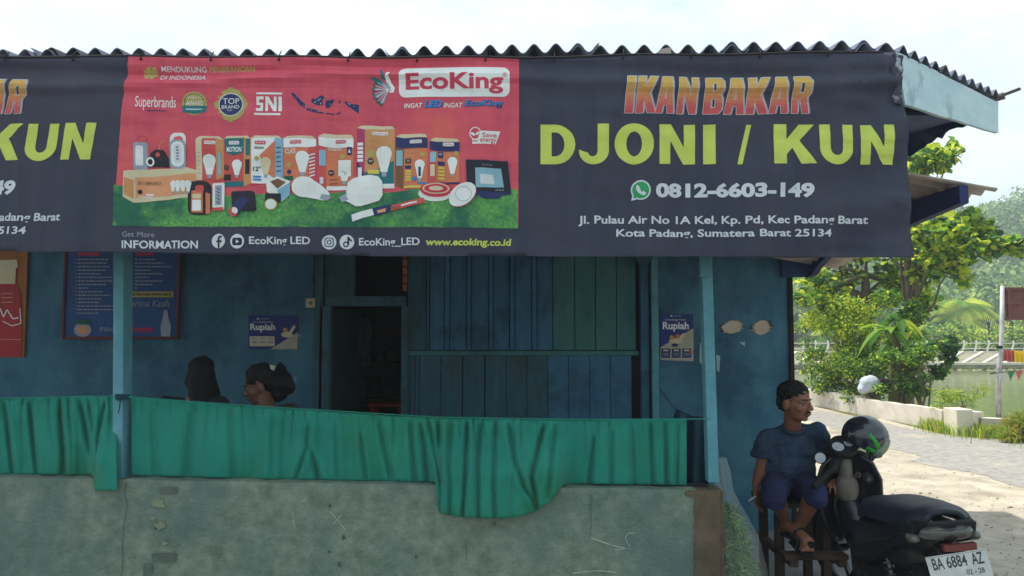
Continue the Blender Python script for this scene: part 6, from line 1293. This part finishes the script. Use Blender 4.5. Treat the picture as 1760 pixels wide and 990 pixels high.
BW = root('wooden_bench', (at(400, 700, 4.9).x, 4.9, .022), 'low wooden bench hidden behind the green curtain under the two women', 'bench')
xa, xb = at(290, 700, 4.9).x, at(560, 700, 4.9).x
bm = bmesh.new(); box(bm, xa, xb, 4.72, 5.08, .405, .44); build('seat', bm, M['wood'], BW, bevel=.004)
for x in (xa + .05, xb - .1):
    for y in (4.76, 5.0): bm = bmesh.new(); box(bm, x, x + .05, y, y + .05, .022, .404); build('leg', bm, M['wood'], BW)

# ------------------------------------------------------------------ clear plastic sack stuffed with green leaves
cx, cy = at(1262, 900, 4.12).x + .02, 4.14
SK = root('plastic_sack', (cx, cy, .022), 'tall clear plastic sack stuffed with green leaves leaning on the wall end', 'sack')
prof = [(0, .13), (.1, .20), (.25, .20), (.4, .175), (.52, .145), (.62, .105), (.72, .07), (.80, .05), (.9, .055), (.97, .035)]
def sackp(s, t):
    z = t * .97; r = float(np.interp(z, [p[0] for p in prof], [p[1] for p in prof])); a = 2 * math.pi * s
    r *= 1 + .10 * mnoise.noise(Vector((math.cos(a) * 2.2, math.sin(a) * 2.2, z * 9))) + .05 * math.sin(a * 9 + z * 6) * (1 if z > .5 else .4)
    return Vector((cx - .075 * ss(.5, .95, z) + r * math.cos(a) * .9, cy + .03 + r * math.sin(a) * .8, .03 + z))
m = bpy.data.materials.new('clear_plastic_film'); m.use_nodes = True; nt = m.node_tree; b_ = nt.nodes['Principled BSDF']; b_.inputs['Base Color'].default_value = lin(206, 220, 214); b_.inputs['Roughness'].default_value = .25; b_.inputs['Specular IOR Level'].default_value = .6
tr_ = N(nt, 'BsdfTransparent'); mx_ = N(nt, 'MixShader', Fac=.13); nt.links.new(tr_.outputs[0], mx_.inputs[1]); nt.links.new(b_.outputs[0], mx_.inputs[2]); nt.links.new(mx_.outputs[0], nt.nodes['Material Output'].inputs[0]); M['film'] = m
mobj('plastic_film', grid(60, 46, sackp), M['film'], SK, True)
cl = [(Vector((cx, cy + .03, .13)), .12), (Vector((cx, cy + .03, .28)), .145), (Vector((cx, cy + .03, .4)), .13), (Vector((cx - .01, cy + .03, .52)), .105), (Vector((cx - .02, cy + .03, .62)), .09), (Vector((cx - .035, cy + .03, .71)), .06)]
sl = [leafmat('stuffed_leaf', lin(84, 140, 50), lin(110, 164, 62), .3), leafmat('stuffed_leaf_pale', lin(156, 196, 92), lin(176, 210, 110), .3), leafmat('stuffed_leaf_yellow', lin(180, 170, 60), lin(160, 156, 60), .3), leafmat('stuffed_leaf_dark', lin(44, 74, 44), lin(54, 84, 50), .3)]
foliage('leaves', cl, 5200, .06, 'blade', sl, (5, 3, .7, 4), SK, 91, up=0)
# ------------------------------------------------------------------ parked motor scooter
BK = root('motorcycle', (2.03, 3.77, .01), 'dark parked underbone motorcycle seen from behind with white plate and helmet on its mirror', 'motorcycle')
BK.rotation_euler = (R(-5), 0, R(84.5)); BK.rotation_mode = 'XYZ'
BM = Matrix.Translation((2.03, 3.77, .01)) @ Matrix.Rotation(R(84.5), 4, 'Z') @ Matrix.Rotation(R(-5), 4, 'X')
def bl(name, x, mats, parent=None, smooth=True, bevel=0, angle=R(35)):
    """x: bmesh or mesh in the bike's own frame"""
    if isinstance(x, bmesh.types.BMesh):
        if bevel:
            es = [e for e in x.edges if len(e.link_faces) == 2 and e.calc_face_angle(0) > .5]; bmesh.ops.bevel(x, geom=es, offset=bevel, segments=2, affect='EDGES', profile=.5)
        me = bpy.data.meshes.new(name); x.normal_update(); x.to_mesh(me); x.free()
    else: me = x
    for m_ in (mats if isinstance(mats, list) else [mats]): me.materials.append(m_)
    me.polygons.foreach_set('use_smooth', [smooth] * len(me.polygons))
    if smooth and angle: me.set_sharp_from_angle(angle=angle)
    o = bpy.data.objects.new(name, me); COL.objects.link(o); o.parent = parent or BK; return o
M['bikeblack'] = mk('dusty_black_paint', lin(16, 18, 26), lin(22, 24, 34), 4, .35, spec=.45, coat=.2)
M['bikeplastic'] = mk('matt_black_plastic', lin(20, 22, 27), lin(28, 30, 35), 8, .6, .2, 90)
M['bikegrey'] = mk('sun_faded_grey_plastic', lin(92, 86, 78), lin(112, 104, 94), 8, .55, .2, 90)
M['rubber'] = mk('tyre_rubber', lin(26, 26, 28), lin(36, 36, 38), 12, .9, .4, 60); M['chrome'] = mk('dull_chrome', lin(90, 90, 94), rough=.35, metal=1)
M['alloy'] = mk('dark_alloy', lin(70, 70, 74), lin(84, 84, 88), 8, .4, metal=.7); M['vinyl'] = mk('seat_vinyl', lin(26, 31, 44), lin(34, 40, 54), 6, .42, .3, 160)
M['redlens'] = mk('red_lens', lin(112, 60, 56), rough=.2, spec=.6); M['clear'] = mk('clear_lens', lin(84, 88, 82), rough=.2, spec=.6); M['dial'] = mk('dial_face', lin(186, 192, 196), rough=.1, spec=.7)
def wheel(xc, parent_list=None, steer=0, zc=.285):
    Rm = Matrix.Translation((xc, 0, zc)) @ Matrix.Rotation(steer, 4, 'Z')
    def tor(R0, r, rz, seg=48, s2=12):
        bm = bmesh.new(); rings = []
        for i in range(seg):
            a = 2 * math.pi * i / seg; rings.append([bm.verts.new(Rm @ Vector(((R0 + r * math.cos(b)) * math.cos(a), rz * math.sin(b), (R0 + r * math.cos(b)) * math.sin(a)))) for b in np.linspace(0, 2 * math.pi, s2, endpoint=False)])
        for i in range(seg):
            for j in range(s2): bm.faces.new((rings[i][j], rings[(i + 1) % seg][j], rings[(i + 1) % seg][(j + 1) % s2], rings[i][(j + 1) % s2]))
        return bm
    bm = bmesh.new(); tube(bm, [Rm @ Vector((0, -.05, 0)), Rm @ Vector((0, .05, 0))], .04, 20); w_ = bl('wheel', bm, M['alloy'])
    bl('tyre', tor(.243, .042, .042), M['rubber'], w_, angle=None); bl('rim', tor(.205, .014, .028, s2=8), M['alloy'], w_)
    for k in range(5):
        a = 2 * math.pi * k / 5 + .4; bm = bmesh.new()
        P = [Rm @ Vector((math.cos(a + q) * rr, y, math.sin(a + q) * rr)) for rr, q in ((.03, .35), (.2, .09), (.2, -.09), (.03, -.35)) for y in (-.012,)]; prism(bm, P, (Rm.to_3x3() @ Vector((0, .024, 0)))); bmesh.ops.recalc_face_normals(bm, faces=bm.faces[:]); bl('spoke', bm, M['alloy'], w_)
    bm = bmesh.new(); tube(bm, [Rm @ Vector((0, .05, 0)), Rm @ Vector((0, .056, 0))], .1, 28); bl('brake_disc', bm, M['chrome'], w_); return Rm
wheel(0); FR = wheel(1.24, steer=R(14))
FT = Matrix.Translation((1.02, 0, .86)) @ Matrix.Rotation(R(14), 4, 'Z') @ Matrix.Translation((-1.02, 0, -.86))
# fork, fender
for s in (-1, 1):
    bm = bmesh.new(); tube(bm, [FT @ Vector((1.26, s * .075, .26)), FT @ Vector((1.20, s * .075, .42)), FT @ Vector((1.06, s * .07, .80))], [.022, .024, .018], 12); bl('fork_leg', bm, M['alloy'])
def arcstrip(cx, cz, Rr, a0, a1, wid, th=.004, T=Matrix()):
    n = 22; V = []; 
    for i in range(n + 1):
        a = R(a0 + (a1 - a0) * i / n); wv = wid * (1 - .35 * abs(2 * i / n - 1) ** 3)
        for j in range(7): b = (j / 6 - .5) * 2; V.append(T @ Vector((cx + (Rr - .02 * b * b) * math.cos(a), b * wv, cz + (Rr - .02 * b * b) * math.sin(a))))
    me = bpy.data.meshes.new('f'); me.from_pydata(V, [], [(i * 7 + j, i * 7 + j + 1, (i + 1) * 7 + j + 1, (i + 1) * 7 + j) for i in range(n) for j in range(6)]); return me
o = bl('front_fender', arcstrip(1.24, .285, .325, 10, 165, .06, T=Matrix.Translation((1.24, 0, 0)) @ Matrix.Rotation(R(14), 4, 'Z') @ Matrix.Translation((-1.24, 0, 0))), M['bikeblack'], angle=None); o.modifiers.new('t', 'SOLIDIFY').thickness = .005
o = bl('rear_fender', arcstrip(0, .285, .335, 60, 185, .07), M['bikeplastic'], angle=None); o.modifiers.new('t', 'SOLIDIFY').thickness = .005
# leg shield: swept panel seen from the rider's side
def shield(s, t):
    y = (s - .5) * 2; z = .40 + .52 * t; x = 1.0 - .02 * t - .14 * abs(y) ** 2.2 * (1 - .3 * t) + .13 * (1 - t) * .3 ; wv = float(np.interp(t, [0, .3, .7, .9, 1], [.13, .19, .2, .16, .1])); return Vector((x, y * wv, z))
me = grid(24, 20, shield); o = bl('leg_shield', me, M['bikeblack'], angle=None); o.modifiers.new('t', 'SOLIDIFY').thickness = .02
bm = bmesh.new(); ell(bm, (1.03, 0, .62), (.07, .12, .24)); ell(bm, (1.06, 0, .80), (.08, .11, .12)); bl('front_cowl', fuse(bm, .012, 6), M['bikeblack'], angle=None)
bm = bmesh.new(); tube(bm, [(1.08, .0, .70), (1.15, 0, .70)], [.07, .06], 20); bl('headlight', bm, M['clear'])
# handlebar cowl and instruments (bars turned to the left, so the left grip swings back and down)
IB = BM.inverted()
GL1, GL0 = IB @ at(1441, 798, 4.66), IB @ at(1398, 836, 4.47); GR1, GR0 = IB @ at(1492, 786, 4.84), IB @ at(1512, 782, 4.96)
bm = bmesh.new(); ell(bm, (1.0, 0, .90), (.085, .10, .075)); caps(bm, (.97, .02, .92), .045, GL1.lerp(GL0, .25), .026); caps(bm, (.98, -.02, .92), .045, GR1, .026); ell(bm, (.955, 0, .945), (.07, .095, .045), Matrix.Rotation(R(-28), 4, 'Y')); bl('handlebar_cowl', fuse(bm, .007, 4), M['bikeplastic'], angle=None)
bm = bmesh.new(); caps(bm, (.945, 0, .865), .05, (.93, 0, .80), .042); ell(bm, (.93, 0, .72), (.045, .07, .1)); bl('column_cover', fuse(bm, .008, 4), M['bikegrey'], angle=None)
TI = Matrix.Translation((.925, 0, .968)) @ Matrix.Rotation(R(-40), 4, 'Y')
bm = bmesh.new(); tube(bm, [TI @ Vector((0, 0, 0)), TI @ Vector((0, 0, .018))], [.085, .078], 32)
pn = bl('instrument_panel', bm, M['bikeplastic']); 
for y, x, r_ in ((.034, -.012, .034), (-.036, .012, .027)):
    bm = bmesh.new(); tube(bm, [TI @ Vector((x, y, .0185)), TI @ Vector((x, y, .021))], r_, 28); d_ = bl('dial', bm, M['dial'], pn); bm = bmesh.new(); box(bm, -.001, .001, 0, r_ * .8, .0215, .0225, 0, TI @ Matrix.Translation((x, y, 0)) @ Matrix.Rotation(.6, 4, 'Z')); bl('needle', bm, M['dark'], d_)
for s in (-1, 1):
    g1, g0 = (GL1, GL0) if s > 0 else (GR1, GR0); dd = (g0 - g1).normalized(); up_ = Vector((0, 0, 1)); fo = (IB.to_3x3() @ Vector((-.15, .8, -.3))).normalized() * .045
    bm = bmesh.new(); tube(bm, [g1, g0], .011, 10); hb = bl('handlebar', bm, M['alloy'])
    bm = bmesh.new(); tube(bm, [g1.lerp(g0, .35), g0, g0 + dd * .004], [.017, .018, .013], 14); bl('grip', bm, M['rubber'], hb)
    bm = bmesh.new(); tube(bm, [g1 + fo * .6, g1.lerp(g0, .4) + fo * 1.2, g0 + fo], [.008, .007, .006], 8); bl('brake_lever', bm, M['chrome'], hb)
    bm = bmesh.new(); ell(bm, g1.lerp(g0, .22), (.03, .024, .03)); bl('switch_housing', bm, M['bikeplastic'], hb)
# left mirror turned down, right mirror under the helmet
bm = bmesh.new(); tube(bm, [GL1, GL1 + Vector((0, .01, .02))], .006, 8); ml = bl('mirror', bm, M['bikeplastic'])
IB = BM.inverted(); mc = IB @ at(1410, 787, 4.72); fwd = (IB.to_3x3() @ (CAM - at(1410, 787, 4.72))).normalized()
bm = bmesh.new(); tube(bm, [GL1 + Vector((0, .01, .02)), mc - fwd * .012], .006, 8); tube(bm, [mc - fwd * .02, mc, mc + fwd * .004], [.026, .036, .034], 24); bl('mirror_shell', bm, M['bikeplastic'], ml)
bm = bmesh.new(); tube(bm, [mc + fwd * .0045, mc + fwd * .0065], .031, 24); bl('mirror_glass', bm, M['dial'], ml)
hp = IB @ at(1487, 752, 4.74)
bm = bmesh.new(); tube(bm, [GR1, hp + Vector((0, 0, .02))], .007, 8); mr_ = bl('mirror', bm, M['bikeplastic']); bm = bmesh.new(); ell(bm, hp + Vector((0, 0, .03)), (.015, .05, .035)); bl('mirror_shell', bm, M['bikeplastic'], mr_)
q = IB @ at(1491, 822, 4.68); bm = bmesh.new(); tube(bm, [q + Vector((.05, .01, .04)), q], [.02, .03], 14); ell(bm, q, (.03, .042, .045)); u_ = bl('brake_reservoir', bm, M['bikeplastic']); bm = bmesh.new(); tube(bm, [q - Vector((.029, -.004, 0)), q - Vector((.034, -.004, 0))], .014, 16); bl('badge', bm, M['chrome'], u_)
# body: spine, side covers, tail
bm = bmesh.new()
for (a, ra), (b, rb) in zip([((.95, 0, .60), .07), ((.82, 0, .44), .075), ((.62, 0, .43), .09), ((.46, 0, .52), .11), ((.3, 0, .62), .115)], [((.82, 0, .44), .075), ((.62, 0, .43), .09), ((.46, 0, .52), .11), ((.3, 0, .62), .115), ((.0, 0, .68), .11)]): caps(bm, a, ra, b, rb)
caps(bm, (.0, 0, .68), .11, (-.25, 0, .76), .085); caps(bm, (-.25, 0, .76), .085, (-.37, 0, .80), .055); ell(bm, (.12, 0, .62), (.3, .14, .12)); ell(bm, (.42, 0, .58), (.12, .13, .14))
bl('body_cover', fuse(bm, .010, 6), M['bikeblack'], angle=None)
for s in (-1, 1):
    bm = bmesh.new(); P = [Vector((x, s * .142, z)) for x, z in ((.46, .46), (.5, .64), (.2, .70), (-.1, .77), (-.36, .83), (-.33, .74), (-.05, .64), (.2, .5))]; prism(bm, P, (0, -s * .03, 0)); bmesh.ops.recalc_face_normals(bm, faces=bm.faces[:]); bl('side_panel', bm, M['bikeblack'], bevel=.008)
# seat
def seatp(s, t):
    x = .50 - .88 * s; a = (t - .5) * math.pi * 1.0
    top = float(np.interp(x, [-.38, -.3, -.1, .1, .3, .42, .5], [.868, .882, .862, .838, .79, .765, .74])); wv = float(np.interp(x, [-.38, -.32, -.1, .15, .35, .5], [.06, .12, .15, .15, .12, .05])); h = .085 * ss(-.40, -.33, x) * (1 - ss(.44, .52, x) * .6)
    return Vector((x, wv * math.sin(a) * (1 if abs(math.sin(a)) < .95 else 1), top - h * (1 - math.cos(a) ** .6)))
me = grid(40, 20, seatp); o = bl('seat', me, M['vinyl'], angle=None); o.modifiers.new('t', 'SOLIDIFY').thickness = .02
bm = bmesh.new(); P = [Vector((-.36, y, z)) for y, z in ((-.012, .868), (.012, .872), (.006, .858), (.016, .845), (-.014, .842), (-.002, .855))]; prism(bm, [Vector((p.x - .0, p.y + .06, p.z - .005)) for p in P], (.006, 0, .001)); bl('seat_tear', bm, mk('exposed_foam', lin(210, 206, 190)), o, smooth=False)
# tail light cluster, grab rail, plate
bm = bmesh.new(); ell(bm, (-.37, 0, .80), (.055, .115, .030)); ell(bm, (-.355, 0, .778), (.055, .12, .024)); tl = bl('tail_light', fuse(bm, .007, 4), M['clear'], angle=None)
bm = bmesh.new(); P = [Vector((-.43 + .35 * y * y * 3, y, .752)) for y in np.linspace(-.1, .04, 12)] + [Vector((-.40 + .35 * y * y * 3, y, .752)) for y in np.linspace(.04, -.1, 12)]; prism(bm, P, (0, 0, -.028)); bmesh.ops.recalc_face_normals(bm, faces=bm.faces[:]); bl('red_lens', bm, M['redlens'], tl)
for s in (-1, 1):
    bm = bmesh.new(); ell(bm, (-.33, s * .13, .765), (.045, .028, .022)); bl('turn_signal', bm, M['clear'], tl)
bm = bmesh.new(); tube(bm, [(-.12, .13, .80), (-.3, .13, .83), (-.42, .09, .845), (-.44, 0, .85), (-.42, -.09, .845), (-.3, -.13, .83), (-.12, -.13, .80)], .011, 10); bl('grab_rail', bm, M['bikeplastic'])
bm = bmesh.new(); P = [Vector((-.36, y, z)) for y, z in ((-.06, .74), (.06, .74), (.09, .5), (-.09, .5))]; prism(bm, P, (-.05, 0, -.03)); bmesh.ops.recalc_face_normals(bm, faces=bm.faces[:]); bl('plate_holder', bm, M['bikeplastic'], bevel=.006)
pc_ = IB @ at(1650, 978, 3.33); TP = Matrix.Translation(pc_) @ Matrix.Rotation(R(14), 4, 'Y') @ Matrix.Rotation(R(-5), 4, 'X')
bm = bmesh.new(); box(bm, -.0012, .0012, -.128, .128, -.066, .066, 0, TP); pl_ = bl('number_plate', bm, mk('plate_white', lin(196, 200, 198), lin(178, 180, 176), 20, .5), bevel=.0006, smooth=False)
pr = Print(lambda u, v, l: TP @ Vector((-.0016 - l * .0003, -u * .001, v * .001 * -1))); ink = mk('plate_ink', lin(40, 42, 44), lin(70, 72, 72), 40, .6)
for t_, x0, x1 in (('BA', -108, -60), ('6884', -48, 38), ('AZ', 58, 108)): pr.text(t_, x0, -57, x1, -9, ink, 1, .016)
pr.text('02 - 28', 22, 6, 98, 27, ink, 1, .01); pr.rect(-124, -62, 124, -60.6, ink, 1)
for v in pr.bm.verts: v.co = pr.mapf(v.co.x, v.co.y, v.co.z)
bl('plate_characters', pr.bm, [ink], pl_, smooth=False)
# control cables, key barrel, panel seams
for off, (b0, b1) in zip((0, .02, .035), ((GL1, .03), (GL1, .0), (GR1, -.02))):
    bm = bmesh.new(); tube(bm, [b0, b0.lerp(Vector((1.0, 0, .86)), .4) + Vector((.09 + off, 0, .03)), Vector((1.03 + off, b1, .84)), Vector((1.04, b1, .68))], .0055, 7); bl('cable', bm, M['rubber'])
bm = bmesh.new(); tube(bm, [(.90, -.06, .80), (.885, -.06, .80)], .018, 14); kb = bl('key_barrel', bm, M['chrome']); bm = bmesh.new(); box(bm, .868, .884, -.062, -.058, .79, .81); bl('key', bm, M['chrome'], kb)
for s in (-1, 1):
    bm = bmesh.new(); tube(bm, [(.44, s * .146, .52), (.2, s * .146, .60), (-.05, s * .146, .69), (-.3, s * .146, .78)], .004, 6); bl('panel_seam', bm, M['rubber'])
    for x, z in ((.3, .63), (.0, .72), (-.25, .79)): bm = bmesh.new(); tube(bm, [(x, s * .141, z), (x, s * .1465, z)], .008, 10); bl('screw', bm, M['chrome'])
# engine, exhaust, shocks, stand, chain case, pegs
bm = bmesh.new(); ell(bm, (.52, 0, .30), (.14, .12, .1)); caps(bm, (.6, 0, .32), .06, (.78, 0, .36), .05); box(bm, .36, .6, -.1, .1, .24, .36); bl('engine', fuse(bm, .01, 2), M['alloy'], angle=None)
for k in range(6): bm = bmesh.new(); box(bm, .64 + k * .022, .65 + k * .022, -.075, .075, .28, .42); bl('cooling_fin', bm, M['alloy'], smooth=False)
bm = bmesh.new(); tube(bm, [(.62, -.06, .28), (.5, -.12, .2), (.2, -.15, .2), (.1, -.16, .22), (-.3, -.17, .33)], [.018, .018, .02, .045, .045], 14); bl('exhaust', bm, M['chrome'])
for s in (-1, 1):
    bm = bmesh.new(); tube(bm, [(0, s * .1, .31), (.1, s * .1, .58)], [.014, .014], 10); sh_ = bl('shock_absorber', bm, M['chrome']); bm = bmesh.new(); tube(bm, [(.02 + .07 * k / 40 + .0, s * .1, .36 + .19 * k / 40) + Vector((0, 0, 0)).to_tuple() if False else (.02 + .07 * k / 40 + .028 * math.cos(k * 1.1), s * .1 + .028 * math.sin(k * 1.1), .36 + .19 * k / 40) for k in range(41)], .005, 6); bl('spring', bm, M['alloy'], sh_)
    bm = bmesh.new(); beam(bm, (.42, s * .07, .30), (0, s * .09, .285), .03, .04); bl('swing_arm', bm, M['bikeplastic'])
    bm = bmesh.new(); tube(bm, [(.46, s * .1, .27), (.46, s * .24, .27)], .013, 10); bl('foot_peg', bm, M['rubber'])
bm = bmesh.new(); P = [Vector((x, .105, z)) for x, z in ((-.06, .25), (-.06, .33), (.1, .36), (.4, .35), (.44, .29), (.4, .24), (.1, .23))]; prism(bm, P, (0, .02, 0)); bmesh.ops.recalc_face_normals(bm, faces=bm.faces[:]); bl('chain_case', bm, M['bikeplastic'], bevel=.005)
bm = bmesh.new(); tube(bm, [(.4, .1, .24), (.34, .2, .02)], .011, 8); bl('side_stand', bm, M['alloy'])
# ------------------------------------------------------------------ helmet hanging on the right mirror
HC = at(1487, 751, 4.72); HL = root('motorcycle_helmet', HC, 'black helmet with green swoosh and clear visor hanging on the right mirror', 'helmet')
HF = Matrix.Translation(HC) @ frame_from(Vector((.86, .10, -.42)), Vector((0.1, .0, 1))).copy()
M['visor'] = M['film'].copy(); M['visor'].name = 'scratched_visor'
for n_ in M['visor'].node_tree.nodes:
    if n_.type == 'MIX_SHADER': n_.inputs[0].default_value = .22
    if n_.type == 'BSDF_TRANSPARENT': n_.inputs[0].default_value = (.6, .66, .6, 1)
def dome(name, r, keep, mat, parent, th=.004, u=110, v=70):
    bm = bmesh.new(); bmesh.ops.create_uvsphere(bm, u_segments=u, v_segments=v, radius=1)
    bmesh.ops.delete(bm, geom=[f for f in bm.faces if not keep(f.calc_center_median())], context='FACES')
    for p in bm.verts: p.co = HF @ Vector((p.co.x * r[0], p.co.y * r[1], p.co.z * r[2]))
    o = build(name, bm, mat, parent, True); m_ = o.modifiers.new('t', 'SOLIDIFY'); m_.thickness = th; m_.offset = -1; return o
shell = dome('shell', (.122, .142, .132), lambda p: not (p.z < -.62) and not (p.y > .30 and -.75 < p.z < .28 and abs(p.x) < .9), mk('helmet_black', lin(24, 30, 44), lin(30, 36, 52), 4, .22, coat=.6, spec=.5), HL, .012)
dome('lining', (.108, .126, .117), lambda p: p.z > -.66 and not (p.y > .34 and p.z < .24), M['dark'], HL, .003)
dome('visor', (.126, .148, .136), lambda p: p.y > .28 and -.66 < p.z < .30 and abs(p.x) < .93, M['visor'], HL, .002)
green = mk('helmet_green', lin(48, 168, 60), lin(36, 140, 50), 20, .35)
for sd_ in (-1, 1): dome('green_swoosh', (.1232, .1432, .1332), lambda p: sd_ * p.x > 0 and abs(p.z - (-.12 - .62 * p.y)) < .11 + .09 * p.y and p.y > -.35 and abs(p.x) > .25 and not (p.y > .28 and p.z > -.72), green, HL, .001)
for sd_ in (-1, 1): dome('chin_trim', (.1232, .1432, .1332), lambda p: sd_ * p.x > 0 and p.z < -.44 and p.z > -.6 and p.y > -.2 and not (p.y > .28), green, HL, .001)
bm = bmesh.new(); tube(bm, [HC + Vector((.02, -.02, -.09)), at(1494, 797, 4.7), at(1492, 806, 4.7)], .006, 6); tube(bm, [at(1494, 797, 4.7), at(1500, 812, 4.7), at(1503, 818, 4.7)], .007, 6); build('chin_strap', bm, M['dark'], HL)
